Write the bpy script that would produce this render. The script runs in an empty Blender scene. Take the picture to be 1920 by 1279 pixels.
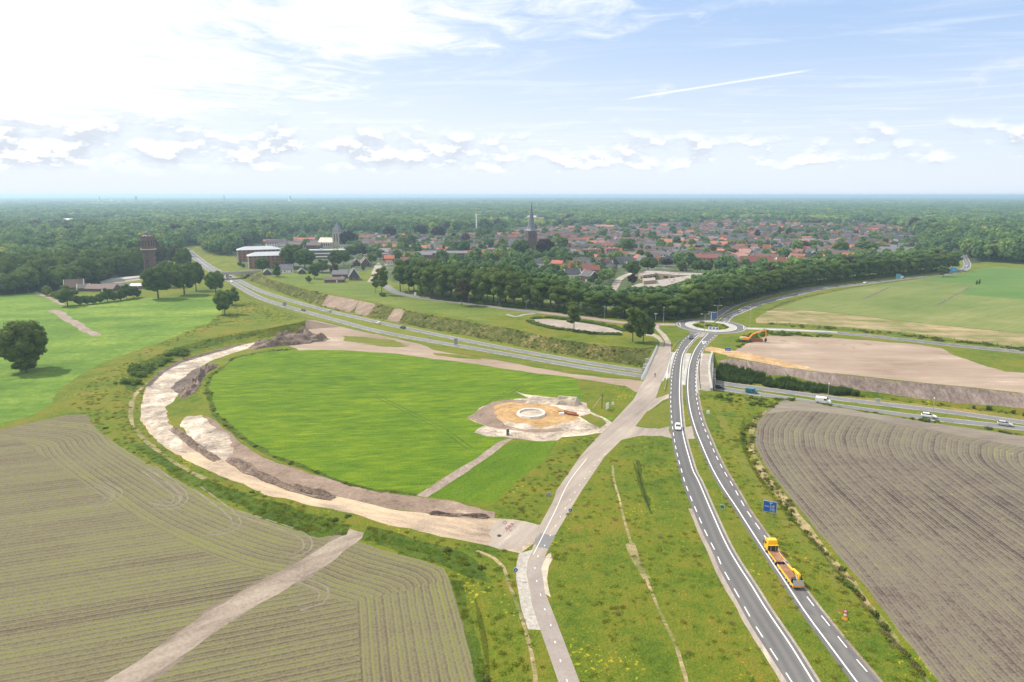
import bpy, bmesh, math, random
import numpy as np
from mathutils import Vector, Matrix
from mathutils.geometry import delaunay_2d_cdt
R = math.radians
random.seed(7); rng = np.random.default_rng(7)
S = bpy.context.scene
COL = S.collection

# ------------------------------------------------------------------ camera
H = 75.0; F = 1280.0; YH = 366.0
PITCH = math.atan((639.5 - YH) / F)
SP, CP = math.sin(PITCH), math.cos(PITCH)
cd = bpy.data.cameras.new('camera'); cam = bpy.data.objects.new('camera', cd); COL.objects.link(cam)
cam.location = (0, 0, H); cam.rotation_euler = (math.pi/2 - PITCH, 0, 0)
cd.sensor_width = 36; cd.lens = 36 * F / 1920; cd.clip_start = 1; cd.clip_end = 60000
S.camera = cam

# ------------------------------------------------------------------ sky, sun, exposure
SUN_EL, SUN_AZ = R(50), R(-66)          # azimuth from +Y towards +X
w = bpy.data.worlds.new('World'); S.world = w; w.use_nodes = True
def world_nodes():
    nt = w.node_tree; nt.nodes.clear(); N = nt.nodes.new; L = nt.links.new
    out = N('ShaderNodeOutputWorld'); bg = N('ShaderNodeBackground'); L(bg.outputs[0], out.inputs[0])
    sky = N('ShaderNodeTexSky'); sky.sky_type = 'NISHITA'; sky.sun_disc = False
    sky.sun_elevation = SUN_EL; sky.sun_rotation = SUN_AZ; sky.altitude = 50
    sky.air_density = 1.0; sky.dust_density = 1.2; sky.ozone_density = 2.0
    tc = N('ShaderNodeTexCoord'); sp = N('ShaderNodeSeparateXYZ'); L(tc.outputs['Generated'], sp.inputs[0])
    def m(op, a, b=None, c=None, clamp=False):
        n = N('ShaderNodeMath'); n.operation = op; n.use_clamp = clamp
        for i, v in enumerate((a, b, c)):
            if v is None: continue
            if isinstance(v, (int, float)): n.inputs[i].default_value = v
            else: L(v, n.inputs[i])
        return n.outputs[0]
    def ss(v, a, b, to=1.0):
        n = N('ShaderNodeMapRange'); n.interpolation_type = 'SMOOTHSTEP'
        L(v, n.inputs[0]); n.inputs[1].default_value = a; n.inputs[2].default_value = b; n.inputs[4].default_value = to
        return n.outputs[0]
    def comb(x, y, z=0.0):
        n = N('ShaderNodeCombineXYZ')
        for i, v in enumerate((x, y, z)):
            if isinstance(v, (int, float)): n.inputs[i].default_value = v
            else: L(v, n.inputs[i])
        return n.outputs[0]
    def noise(vec, sc, det=6, ro=.55, dist=0.0):
        n = N('ShaderNodeTexNoise'); n.inputs['Scale'].default_value = sc; n.inputs['Detail'].default_value = det
        n.inputs['Roughness'].default_value = ro; n.inputs['Distortion'].default_value = dist; L(vec, n.inputs['Vector'])
        return n.outputs[0]
    def mix(f, a, b):
        n = N('ShaderNodeMix'); n.data_type = 'RGBA'
        if isinstance(f, (int, float)): n.inputs[0].default_value = f
        else: L(f, n.inputs[0])
        for i, v in ((6, a), (7, b)):
            if isinstance(v, tuple): n.inputs[i].default_value = (*v, 1)
            else: L(v, n.inputs[i])
        return n.outputs[2]
    x, y, z = sp.outputs
    zc = m('MAXIMUM', z, 0.012)
    u = m('DIVIDE', x, zc); v = m('DIVIDE', y, zc)
    el = m('ARCSINE', z); az = m('ARCTAN2', x, y)
    # high veil of cloud up on the left
    edge = m('SUBTRACT', 5.6, m('ADD', u, m('MULTIPLY', v, 1.02)))
    big = noise(comb(u, v), .42, 7, .6, .6); fine = noise(comb(m('MULTIPLY', u, 1.0), m('MULTIPLY', v, .8), 3.0), 2.4, 8, .68, .9)
    cir = m('ADD', m('MULTIPLY', edge, .24), m('ADD', m('MULTIPLY', m('SUBTRACT', big, .5), 2.6), m('MULTIPLY', m('SUBTRACT', fine, .5), 2.0)))
    lowfade = ss(v, 15, 7.2)
    veil = m('MULTIPLY', ss(cir, -.05, 1.0), lowfade)
    # thin streaks over the blue right-hand side
    a1 = m('ADD', m('MULTIPLY', u, .25), m('MULTIPLY', v, .95)); a2 = m('SUBTRACT', m('MULTIPLY', u, .97), m('MULTIPLY', v, .2))
    st = noise(comb(m('MULTIPLY', a2, .45), m('MULTIPLY', a1, 1.0), 7.0), .9, 8, .62, 1.6)
    streak = m('MULTIPLY', ss(st, .45, .8, .42), ss(z, .03, .09))
    # white glow of thin haze, stronger to the left where the sun is
    lft = ss(az, .75, -.75)
    hz = m('MULTIPLY', ss(el, .26, 0.0), .95)
    glow = m('ADD', hz, m('MULTIPLY', lft, .5), clamp=True)
    base = mix(.55, sky.outputs[0], (7.0, 10.2, 15.6))
    base = mix(m('MULTIPLY', glow, .68), base, (11.9, 12.3, 12.9))
    c1 = mix(streak, base, (12.4, 12.9, 13.6))
    c2 = mix(veil, c1, (13.4, 13.5, 13.7))
    # low cumulus
    cu = comb(m('MULTIPLY', az, 1.0), m('MULTIPLY', el, 1.9), 1.7)
    cu2 = comb(m('MULTIPLY', az, 1.0), m('ADD', m('MULTIPLY', el, 1.9), .016), 1.7)
    n1 = noise(cu, 17, 8, .56); n2 = noise(cu2, 17, 8, .56)
    band = m('MULTIPLY', ss(el, .018, .045), ss(el, .125, .06))
    amt = m('ADD', n1, m('ADD', m('MULTIPLY', band, .17), m('SUBTRACT', m('MULTIPLY', lft, .15), .06)))
    cum = m('MULTIPLY', ss(amt, .585, .80), band)
    shade = ss(m('SUBTRACT', n1, n2), -.035, .05)
    ccol = mix(shade, (7.9, 8.6, 9.6), (13.3, 13.4, 13.5))
    c3 = mix(m('MULTIPLY', cum, .8), c2, ccol)
    # few separate puffs higher up
    pn = noise(comb(az, m('MULTIPLY', el, 2.0), 9.0), 9.0, 8, .55)
    pb = m('MULTIPLY', ss(el, .095, .115), ss(el, .165, .14))
    pf = m('MULTIPLY', ss(pn, .60, .70), pb)
    c4 = mix(m('MULTIPLY', pf, .6), c3, (11.2, 11.4, 11.9))
    # contrails: thin great-circle lines
    def trail(p0, p1, wd, amt_, col_in):
        d0 = ray(*p0); d1 = ray(*p1); n = d0.cross(d1).normalized(); mid = (d0+d1).normalized(); rad = math.cos(d0.angle(d1)/2)
        def dot(vv):
            k = N('ShaderNodeVectorMath'); k.operation = 'DOT_PRODUCT'; L(tc.outputs['Generated'], k.inputs[0]); k.inputs[1].default_value = vv
            return k.outputs['Value']
        dd = m('ABSOLUTE', dot(n)); al = dot(mid)
        e = m('MULTIPLY', ss(dd, wd, wd*.2), ss(al, rad - .0004, rad + .004))
        return mix(m('MULTIPLY', e, amt_), col_in, (13.2, 13.3, 13.5))
    c5 = trail((1160, 188), (1535, 129),   .0020, .6, c4)
    L(c5, bg.inputs[0]); bg.inputs[1].default_value = 0.075
def ray(px, py):
    dx, dy = (px-960)/F, (py-639.5)/F
    return Vector((dx, CP - dy*SP, -(SP + dy*CP))).normalized()
world_nodes()
sl = bpy.data.lights.new('sun', 'SUN'); so = bpy.data.objects.new('sun', sl); COL.objects.link(so)
sl.energy = 5.0; sl.angle = R(.9); sl.color = (1, .92, .79)
sd = Vector((math.cos(SUN_EL)*math.sin(SUN_AZ), math.cos(SUN_EL)*math.cos(SUN_AZ), math.sin(SUN_EL)))
so.rotation_euler = sd.to_track_quat('Z', 'Y').to_euler(); so.location = (0, 0, 300)
S.view_settings.view_transform = 'Standard'; S.view_settings.look = 'None'
S.view_settings.exposure = 0.22; S.view_settings.gamma = 1
S.cycles.max_bounces = 6; S.cycles.transparent_max_bounces = 8; S.cycles.volume_bounces = 1
S.cycles.diffuse_bounces = 3; S.cycles.glossy_bounces = 2

# ------------------------------------------------------------------ helpers
def P(px, py, z=0.0):
    """pixel of the 1920x1279 photograph -> point at height z"""
    dx, dy = (px-960)/F, (py-639.5)/F
    t = (H - z) / max(SP + dy*CP, 1e-4)
    return Vector((dx*t, (CP - dy*SP)*t, z))
def W(pts, z=0.0):
    return [tuple(P(p[0], p[1], p[2] if len(p) > 2 else z))[:2] for p in pts]
def W3(pts, z=0.0):
    return [tuple(P(p[0], p[1], p[2] if len(p) > 2 else z)) for p in pts]
def ppm(px, py, z=0.0):
    dy = (py-639.5)/F
    return F * (SP + dy*CP) / (H - z)
def to_px(x, y, z):
    """world arrays -> photo pixels"""
    dz = z - H; d = y*CP - dz*SP
    return 960 + F*x/d, 639.5 - F*(y*SP + dz*CP)/d
def cr(pts, step=2.0, closed=False):
    """Catmull-Rom through the points, resampled about every step metres"""
    p = [np.array(q, float) for q in pts]; n = len(p); out = []
    rngk = range(n if closed else n-1)
    for i in rngk:
        a, b = p[i], p[(i+1) % n]
        if closed: q0, q3 = p[i-1], p[(i+2) % n]
        else: q0 = p[i-1] if i else 2*a-b; q3 = p[i+2] if i+2 < n else 2*b-a
        L = np.linalg.norm(b-a); k = max(1, int(L/step)); mm = min(k, 60)
        for j in range(mm):
            t = j/mm
            out.append(tuple(.5*((2*a)+(-q0+b)*t+(2*q0-5*a+4*b-q3)*t*t+(-q0+3*a-3*b+q3)*t**3)))
    if not closed: out.append(tuple(p[-1]))
    return out
def off(poly, d):
    """offset an open polyline sideways: + is to its left"""
    a = np.array(poly, float)[:, :2]; t = np.gradient(a, axis=0); t /= np.linalg.norm(t, axis=1)[:, None] + 1e-9
    return [tuple(q) for q in a + np.stack([-t[:, 1], t[:, 0]], 1)*d]
def band(cl, wd, step=2.0):
    c = cr(cl, step); return off(c, wd/2) + off(c, -wd/2)[::-1]
def rough(poly, amp, step=2.5, seed=1):
    """densify a closed outline and give it an uneven edge"""
    r = random.Random(seed); out = []; n = len(poly)
    ph = [r.uniform(0, 6.28) for _ in range(4)]; s = 0
    for i in range(n):
        a = np.array(poly[i][:2]); b = np.array(poly[(i+1) % n][:2]); d = b-a; L = np.linalg.norm(d)
        if L < 1e-6: continue
        k = min(80, max(1, int(L/step))); nn = np.array([-d[1], d[0]])/L
        for j in range(k):
            s += L/k
            o = amp*(.5*math.sin(s/7+ph[0])+.35*math.sin(s/2.9+ph[1])+.5*r.uniform(-1, 1))
            out.append(tuple(a+d*j/k+nn*o))
    return out
def inside(px, py, poly):
    poly = np.asarray([q[:2] for q in poly], float); x = np.asarray(px); y = np.asarray(py); c = np.zeros(x.shape, bool)
    m = (x >= poly[:, 0].min()) & (x <= poly[:, 0].max()) & (y >= poly[:, 1].min()) & (y <= poly[:, 1].max())
    xs, ys = x[m], y[m]; cc = np.zeros(xs.shape, bool); j = len(poly)-1
    for i in range(len(poly)):
        xi, yi = poly[i]; xj, yj = poly[j]
        if yi != yj:
            cc ^= ((yi > ys) != (yj > ys)) & (xs < (xj-xi)*(ys-yi)/(yj-yi)+xi)
        j = i
    c[m] = cc; return c
def dist_poly(x, y, line):
    a = np.array(line, float)[:, :2]; d = np.full(x.shape, 1e9)
    for i in range(len(a)-1):
        p, q = a[i], a[i+1]; v = q-p; L = (v**2).sum()+1e-9
        t = np.clip(((x-p[0])*v[0]+(y-p[1])*v[1])/L, 0, 1)
        d = np.minimum(d, np.hypot(x-p[0]-t*v[0], y-p[1]-t*v[1]))
    return d

# ---- materials
MATS = {}
def newmat(name):
    m = bpy.data.materials.new(name); m.use_nodes = True; nt = m.node_tree; b = nt.nodes['Principled BSDF']
    b.inputs['Roughness'].default_value = .8; MATS[name] = m
    return m, nt, b
def plain(name, col, rough_=.7, metal=0.0, vary=0.0, vscale=1.0, emit=None, spec=.5, bump=0.0):
    if name in MATS: return MATS[name]
    m, nt, b = newmat(name); b.inputs['Base Color'].default_value = (*col, 1); b.inputs['Roughness'].default_value = rough_
    b.inputs['Metallic'].default_value = metal; b.inputs['Specular IOR Level'].default_value = spec
    if vary:
        g = nt.nodes.new('ShaderNodeNewGeometry'); n = nt.nodes.new('ShaderNodeTexNoise'); n.inputs['Scale'].default_value = vscale
        n.inputs['Detail'].default_value = 5; nt.links.new(g.outputs['Position'], n.inputs['Vector'])
        r = nt.nodes.new('ShaderNodeValToRGB'); r.color_ramp.elements[0].position = .3; r.color_ramp.elements[1].position = .7
        r.color_ramp.elements[0].color = (*[c*(1-vary) for c in col], 1); r.color_ramp.elements[1].color = (*[min(1, c*(1+vary)) for c in col], 1)
        nt.links.new(n.outputs[0], r.inputs[0]); nt.links.new(r.outputs[0], b.inputs['Base Color'])
        if bump:
            bp = nt.nodes.new('ShaderNodeBump'); bp.inputs['Strength'].default_value = bump; nt.links.new(n.outputs[0], bp.inputs['Height']); nt.links.new(bp.outputs[0], b.inputs['Normal'])
    return m
def gmat(name, stops, layers, bump=.6, bdist=.3, rows=None, streak=None, specks=None, rough_=.95, patch=None):
    """ground cover: several noise layers (size in metres, weight) drive a colour ramp.
    rows=(attribute, [(period, weight)], softness) ; streak=(angle deg, stretch); specks=[(size, threshold, colour)]"""
    m, nt, b = newmat(name); N = nt.nodes.new; L = nt.links.new
    b.inputs['Roughness'].default_value = rough_; b.inputs['Specular IOR Level'].default_value = .2
    g = N('ShaderNodeNewGeometry'); vec = g.outputs['Position']
    def math_(op, a, b_=None, c=None, clamp=False):
        n = N('ShaderNodeMath'); n.operation = op; n.use_clamp = clamp
        for i, v in enumerate((a, b_, c)):
            if v is None: continue
            if isinstance(v, (int, float)): n.inputs[i].default_value = v
            else: L(v, n.inputs[i])
        return n.outputs[0]
    svec = vec
    if streak:
        mp = N('ShaderNodeMapping'); mp.inputs['Rotation'].default_value = (0, 0, -R(streak[0])); L(vec, mp.inputs[0])
        mp2 = N('ShaderNodeMapping'); mp2.inputs['Scale'].default_value = (1/streak[1], 1, 1); L(mp.outputs[0], mp2.inputs[0]); svec = mp2.outputs[0]
    acc = None; last = None
    for i, ly in enumerate(layers):
        sz, wt = ly[0], ly[1]; st = len(ly) > 2 and ly[2]
        n = N('ShaderNodeTexNoise'); n.inputs['Scale'].default_value = 1/sz; n.inputs['Detail'].default_value = 4 if i else 5
        n.inputs['Roughness'].default_value = .6; n.inputs['Distortion'].default_value = .3; L(svec if st else vec, n.inputs['Vector'])
        t = math_('MULTIPLY', math_('SUBTRACT', n.outputs[0], .5), wt*3.3)
        acc = t if acc is None else math_('ADD', acc, t); last = t
    if rows:
        at = N('ShaderNodeAttribute'); at.attribute_name = rows[0]
        wob = N('ShaderNodeTexNoise'); wob.inputs['Scale'].default_value = .25; L(vec, wob.inputs['Vector'])
        amp = N('ShaderNodeTexNoise'); amp.inputs['Scale'].default_value = .03; amp.inputs['Detail'].default_value = 3; L(vec, amp.inputs['Vector'])
        av = math_('MULTIPLY', amp.outputs[0], 2.0)
        rv = math_('ADD', at.outputs['Fac'], math_('MULTIPLY', wob.outputs[0], .35))
        for per, wt in rows[1]:
            s_ = math_('SINE', math_('MULTIPLY', rv, 2*math.pi/per))
            if wt < 0: s_ = math_('MULTIPLY', math_('POWER', math_('MAXIMUM', s_, 0.0), 4.0), 1.6)
            acc = math_('ADD', acc, math_('MULTIPLY', math_('MULTIPLY', s_, abs(wt) if wt > 0 else wt), av))
    f = math_('ADD', acc, .5, clamp=True)
    r = N('ShaderNodeValToRGB'); e = r.color_ramp.elements
    e[0].position = stops[0][0]; e[0].color = (*stops[0][1], 1); e[1].position = stops[-1][0]; e[1].color = (*stops[-1][1], 1)
    for p_, c in stops[1:-1]:
        q = e.new(p_); q.color = (*c, 1)
    L(f, r.inputs[0]); col = r.outputs[0]
    for sz, th, c in (specks or []):
        n = N('ShaderNodeTexNoise'); n.inputs['Scale'].default_value = 1/sz; n.inputs['Detail'].default_value = 3; L(vec, n.inputs['Vector'])
        n2 = N('ShaderNodeTexNoise'); n2.inputs['Scale'].default_value = 1/(sz*22); n2.inputs['Detail'].default_value = 2; L(vec, n2.inputs['Vector'])
        s_ = math_('ADD', n.outputs[0], math_('MULTIPLY', math_('SUBTRACT', n2.outputs[0], .5), .7))
        mr = N('ShaderNodeMapRange'); L(s_, mr.inputs[0]); mr.inputs[1].default_value = th; mr.inputs[2].default_value = th+.06
        mx = N('ShaderNodeMix'); mx.data_type = 'RGBA'; L(mr.outputs[0], mx.inputs[0]); L(col, mx.inputs[6]); mx.inputs[7].default_value = (*c, 1); col = mx.outputs[2]
    L(col, b.inputs['Base Color'])
    if bump:
        bp = N('ShaderNodeBump'); bp.inputs['Strength'].default_value = bump; bp.inputs['Distance'].default_value = bdist
        L(f, bp.inputs['Height']); L(bp.outputs[0], b.inputs['Normal'])
    return m

# ---- mesh building
class MB:
    def __init__(s): s.v = []; s.f = []; s.m = []; s.mi = 0
    def add(s, vs, fs, M=None):
        o = len(s.v)
        s.v += [tuple(M @ Vector(q)) for q in vs] if M is not None else [tuple(q) for q in vs]
        s.f += [[i+o for i in q] for q in fs]; s.m += [s.mi]*len(fs); return s
    def box(s, a, b, M=None, taper=None):
        x0, y0, z0 = a; x1, y1, z1 = b
        v = [(x0, y0, z0), (x1, y0, z0), (x1, y1, z0), (x0, y1, z0), (x0, y0, z1), (x1, y0, z1), (x1, y1, z1), (x0, y1, z1)]
        if taper:
            cx, cy = (x0+x1)/2, (y0+y1)/2
            v = v[:4]+[(cx+(q[0]-cx)*taper[0]+(taper[2] if len(taper) > 2 else 0), cy+(q[1]-cy)*taper[1], q[2]) for q in v[4:]]
        return s.add(v, [(0, 3, 2, 1), (4, 5, 6, 7), (0, 1, 5, 4), (1, 2, 6, 5), (2, 3, 7, 6), (3, 0, 4, 7)], M)
    def cyl(s, p0, p1, r0, r1=None, n=10, cap=True):
        r1 = r0 if r1 is None else r1; p0 = Vector(p0); p1 = Vector(p1); d = (p1-p0)
        q = d.to_track_quat('Z', 'Y').to_matrix(); v = []
        for p, r in ((p0, r0), (p1, r1)):
            for i in range(n):
                a = 2*math.pi*i/n; v.append(tuple(p + q @ Vector((r*math.cos(a), r*math.sin(a), 0))))
        f = [(i, (i+1) % n, n+(i+1) % n, n+i) for i in range(n)]
        if cap: f += [tuple(range(n-1, -1, -1)), tuple(range(n, 2*n))]
        return s.add(v, f)
    def prism(s, poly, z0, z1, cap=True):
        n = len(poly)
        A = sum(poly[i][0]*poly[(i+1) % n][1]-poly[(i+1) % n][0]*poly[i][1] for i in range(n))
        if A < 0: poly = poly[::-1]
        v = [(p[0], p[1], z0) for p in poly]+[(p[0], p[1], z1) for p in poly]
        f = [(i, (i+1) % n, n+(i+1) % n, n+i) for i in range(n)]
        if cap: f += [tuple(range(n, 2*n)), tuple(range(n-1, -1, -1))]
        return s.add(v, f)
    def gable(s, w_, d, z0, z1, ov=.4, hip=0.0, th=.18, M=None):
        """pitched roof, ridge along x, centred"""
        X, Y, hx = w_/2+ov, d/2+ov, w_/2+ov-hip
        v = [(-X, -Y, z0), (X, -Y, z0), (X, Y, z0), (-X, Y, z0), (-hx, 0, z1), (hx, 0, z1)]
        v += [(a, b, c-th) for a, b, c in v[:4]]
        return s.add(v, [(0, 1, 5, 4), (2, 3, 4, 5), (1, 2, 5), (3, 0, 4), (0, 6, 7, 1), (1, 7, 8, 2), (2, 8, 9, 3), (3, 9, 6, 0), (6, 9, 8, 7)], M)
    def build(s, name, mats, parent=None, smooth=False, loc=None):
        me = bpy.data.meshes.new(name); me.from_pydata(s.v, [], s.f)
        for mm in (mats if isinstance(mats, (list, tuple)) else [mats]): me.materials.append(mm)
        me.polygons.foreach_set('material_index', s.m)
        if smooth: me.polygons.foreach_set('use_smooth', [True]*len(s.f))
        me.update(); o = bpy.data.objects.new(name, me); COL.objects.link(o)
        if parent is not None: o.parent = parent
        if loc is not None: o.location = loc
        return o
def tag(o, label=None, cat=None, group=None, kind=None):
    if label: o['label'] = label
    if cat: o['category'] = cat
    if group: o['group'] = group
    if kind: o['kind'] = kind
    return o
def thing(name, label, cat, loc=(0, 0, 0), rz=0.0, group=None, sc=1.0):
    o = bpy.data.objects.new(name, None); COL.objects.link(o); o.location = loc; o.rotation_euler = (0, 0, rz)
    o.scale = (sc, sc, sc) if not hasattr(sc, '__len__') else sc; o.empty_display_size = .5
    return tag(o, label, cat, group)
def dup(root, loc, rz, sc=1.0, label=None, group=None, mats=None):
    r_ = root.copy(); COL.objects.link(r_); r_.location = loc; r_.rotation_euler = (0, 0, rz)
    r_.scale = (sc, sc, sc) if not hasattr(sc, '__len__') else sc
    if label: r_['label'] = label
    if group: r_['group'] = group
    def rec(src, dst):
        for ch in list(src.children):
            c = ch.copy(); COL.objects.link(c); c.parent = dst; rec(ch, c)
    rec(root, r_); return r_
def Rz(a): return Matrix.Rotation(a, 4, 'Z')
def T(x, y, z=0.0): return Matrix.Translation((x, y, z))
def nth(n):
    if 10 <= n % 100 <= 20: return f'{n}th'
    return f"{n}{ {1: 'st', 2: 'nd', 3: 'rd'}.get(n % 10, 'th')}"
# ------------------------------------------------------------------ relief (heights)
far_crest = W3([(345,463),(405,484),(440,499),(480,510),(507,524),(580,545),(630,556),(705,570),(755,581),(855,599),(960,617),(1040,634),(1110,645),(1207,653),(1232,651),(1258,660.5),(1283,662),(1300,663),(1338,663),(1367,672),(1440,682),(1513,695),(1647,710),(1780,723),(1920,738),(2100,757),(2330,782)])
far_toe = W3([(350,468,-1),(400,498,-4.5),(432,512,-6),(480,531,-6),(530,547,-6),(602,573,-6),(655,585,-6),(725,601,-6),(780,612,-6),(855,625,-6),(960,646,-6),(1040,661,-6),(1107,673,-6),(1207,687,-6),(1280,699,-6),(1347,709,-6),(1440,721,-6),(1560,736,-6),(1647,745,-6),(1780,761,-6),(1920,777,-6),(2100,797,-6),(2330,825,-6)])
near_toe = W3([(344,471,-1),(383,506,-4.5),(415,524,-6),(470,558,-6),(530,579,-6),(585,598,-6),(640,613,-6),(740,634,-6),(850,653,-6),(940,671,-6),(1040,686,-6),(1107,697,-6),(1180,709,-6),(1230,716,-6),(1300,727,-6),(1347,734,-6),(1447,748,-6),(1541,761,-6),(1640,775,-6),(1740,788,-6),(1920,808,-6),(2100,830,-6),(2330,864,-6)])
near_crest_l = W3([(338,468),(372,499),(410,521),(470,563),(530,585),(578,600),(530,611),(500,616),(433,626),(400,632),(350,645),(300,663),(262,680),(238,700),(226,730),(228,770),(245,805),(290,845),(350,880),(430,915),(480,928)])
ramp_out = W3([(583,617,-4.6),(540,625,-4.1),(500,632,-3.6),(433,646,-3.0),(380,660,-2.6),(335,674,-2.1),(298,696,-1.7),(272,725,-1.4),(264,757,-1.2),(266,790,-1.0),(285,820,-.8),(330,853,-.6),(400,888,-.3),(480,920,-.05)])
ramp_in = W3([(600,640,-4.6),(560,640,-4.2),(500,645,-3.6),(450,655,-3.1),(400,672,-2.6),(360,693,-2.0),(330,722,-1.6),(318,755,-1.3),(318,790,-1.0),(345,820,-.7),(400,850,-.3),(440,872,-.05)])
in_crest = W3([(1336.5,733.5),(1311,731),(1280,721),(1252,715.5),(1202,713),(1107,699.5),(1007,686),(940,676),(860,668),(740,660),(640,653),(560,655),(500,660),(445,672),(404,700),(392,733),(404,775),(432,812),(470,845)])
near_crest_r = W3([(1336.5,733.5),(1400,741),(1480,748),(1600,767),(1713,784),(1820,799),(1920,813),(2100,836),(2330,871)])
tin_in, tin_e = [], []
def tin_line(l, closed=False):
    o = len(tin_in); tin_in.extend(l); tin_e.extend([(o+i, o+i+1) for i in range(len(l)-1)])
for l in (far_crest, far_toe, near_toe, near_crest_l, ramp_out, ramp_in, in_crest, near_crest_r): tin_line(l)
ditches = []
def ditch(px, hw, depth):
    c = cr(W(px), 6); ditches.append((c, hw))
    m = [(a[0], a[1], -depth) for a in c[1:-1]]
    l = [(a[0], a[1], 0.0) for a in off(c, hw)]; r_ = [(a[0], a[1], 0.0) for a in off(c, -hw)]
    tin_line(m); tin_line(l); tin_line(r_); tin_in.append((*c[0][:2], 0)); tin_in.append((*c[-1][:2], 0))
ditch([(1194,862),(1203,895),(1213,930),(1222,964)], 1.3, 1.0)
ditch([(1403,782),(1396,812),(1402,845),(1428,893),(1463,938),(1507,988),(1560,1047),(1625,1125),(1690,1205),(1770,1300)], 1.5, 1.0)
ditch([(500,946),(570,968),(650,990)], 1.6, 1.1)
ditch([(690,1003),(780,1026),(850,1050)], 1.6, 1.1)
ditch([(902,1118),(905,1150),(915,1200),(935,1290)], 1.2, 1.0)
BIG = 19000.0
hull = [(-BIG, -900, 0), (BIG, -900, 0), (BIG, 22000, 0), (-BIG, 22000, 0), (-1500, -200, 0), (1500, -200, 0), (1800, 2500, 0), (-1800, 2500, 0)]
tin_in += hull
tv, te, tf, tov, _, _ = delaunay_2d_cdt([Vector(p[:2]) for p in tin_in], tin_e, [], 0, 1e-3)
TZ = np.zeros(len(tv)); 
for i, src in enumerate(tov):
    if src: TZ[i] = min(tin_in[k][2] for k in src)
TV = np.array([tuple(v) for v in tv]); TF = np.array([list(f) for f in tf if len(f) == 3])
_A, _B, _C = TV[TF[:, 0]], TV[TF[:, 1]], TV[TF[:, 2]]
_D = (_B[:, 0]-_A[:, 0])*(_C[:, 1]-_A[:, 1])-(_C[:, 0]-_A[:, 0])*(_B[:, 1]-_A[:, 1])
_act = np.abs(TZ[TF]).max(axis=1) > 0.001     # only sloping / sunk triangles matter
TRI = np.where(_act & (np.abs(_D) > 1e-9))[0]
def hz(x, y):
    """ground height at arrays x, y"""
    x = np.atleast_1d(np.asarray(x, float)); y = np.atleast_1d(np.asarray(y, float)); z = np.zeros(x.shape)
    idx = np.where((x > -480) & (x < 420) & (y > 80) & (y < 1150))[0]
    X, Y = x[idx], y[idx]; Z = np.zeros(X.shape)
    for k in TRI:
        a, b, c = _A[k], _B[k], _C[k]; lo = np.minimum(np.minimum(a, b), c)-.01; hi = np.maximum(np.maximum(a, b), c)+.01
        m = (X >= lo[0]) & (X <= hi[0]) & (Y >= lo[1]) & (Y <= hi[1])
        if not m.any(): continue
        xs, ys = X[m], Y[m]; d = _D[k]
        l1 = ((b[0]-xs)*(c[1]-ys)-(c[0]-xs)*(b[1]-ys))/d; l2 = ((c[0]-xs)*(a[1]-ys)-(a[0]-xs)*(c[1]-ys))/d; l3 = 1-l1-l2
        ok = (l1 > -1e-5) & (l2 > -1e-5) & (l3 > -1e-5); zz = l1*TZ[TF[k, 0]]+l2*TZ[TF[k, 1]]+l3*TZ[TF[k, 2]]
        mi = np.where(m)[0][ok]; Z[mi] = zz[ok]
    z[idx] = Z; return z
def hz1(x, y): return float(hz([x], [y])[0])
def G(px, py, z=0.0):
    """pixel -> ground point (z is the assumed level), snapped to the relief"""
    p = P(px, py, z); return Vector((p.x, p.y, hz1(p.x, p.y)))

# ------------------------------------------------------------------ ground materials
OLIVE, GRASS, LUSH, STRAW = (.135,.145,.032), (.10,.145,.022), (.062,.118,.014), (.26,.215,.095)
def st(*a): return list(a)
meadow = gmat('meadow', st((0,(0.038,0.073,0.005)),(.3,(0.072,0.118,0.007)),(.5,(0.113,0.143,0.010)),(.7,(0.155,0.150,0.014)),(.88,(0.181,0.133,0.029)),(1,(0.202,0.163,0.073))), [(26,.30),(7,.26),(1.6,.22),(.45,.30)], 1.0, .5, specks=[(.8,.70,(.34,.30,.008)),(2.2,.70,(.16,.11,.03)),(.4,.80,(.42,.4,.28))])
verge = gmat('verge', st((0,(0.054,0.091,0.008)),(.4,(0.104,0.134,0.012)),(.65,(0.146,0.140,0.023)),(1,(0.200,0.155,0.073))), [(20,.25),(4,.25),(.9,.22),(.3,.3)], .8, .3)
wheat = gmat('wheat', st((0,(0.037,0.087,0.002)),(.3,(0.070,0.143,0.003)),(.55,(0.106,0.184,0.004)),(.8,(0.158,0.229,0.005)),(1,(0.193,0.251,0.013))), [(60,.18),(16,.16,True),(3.4,.34,True),(1.3,.32,True),(.5,.34)], 1.0, .6, streak=(8,4))
wheat2 = gmat('wheat_strip', st((0,(0.039,0.088,0.002)),(.5,(0.082,0.154,0.004)),(1,(0.156,0.209,0.010))), [(22,.2),(4,.24,True),(1.1,.26),(.4,.3)], 1, .5, streak=(50,4))
pasture = gmat('pasture', st((0,(0.046,0.101,0.009)),(.35,(0.074,0.145,0.012)),(.65,(0.115,0.185,0.020)),(1,(0.197,0.251,0.038))), [(70,.55),(18,.35,True),(3.5,.35),(.8,.25)], .5, .3, streak=(12,4))
cropland = gmat('cropland', st((0,(0.069,0.105,0.026)),(.35,(0.108,0.146,0.036)),(.65,(0.141,0.169,0.049)),(1,(0.223,0.208,0.086))), [(90,.45),(16,.25,True),(2.2,.3,True),(.7,.2)], .4, .3, streak=(33,9))
cropgreen = gmat('crop_green', st((0,(0.047,0.105,0.020)),(.5,(0.075,0.143,0.028)),(1,(0.122,0.180,0.048))), [(60,.4),(8,.3,True),(1.5,.2)], .4, .3, streak=(-4,8))
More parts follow.
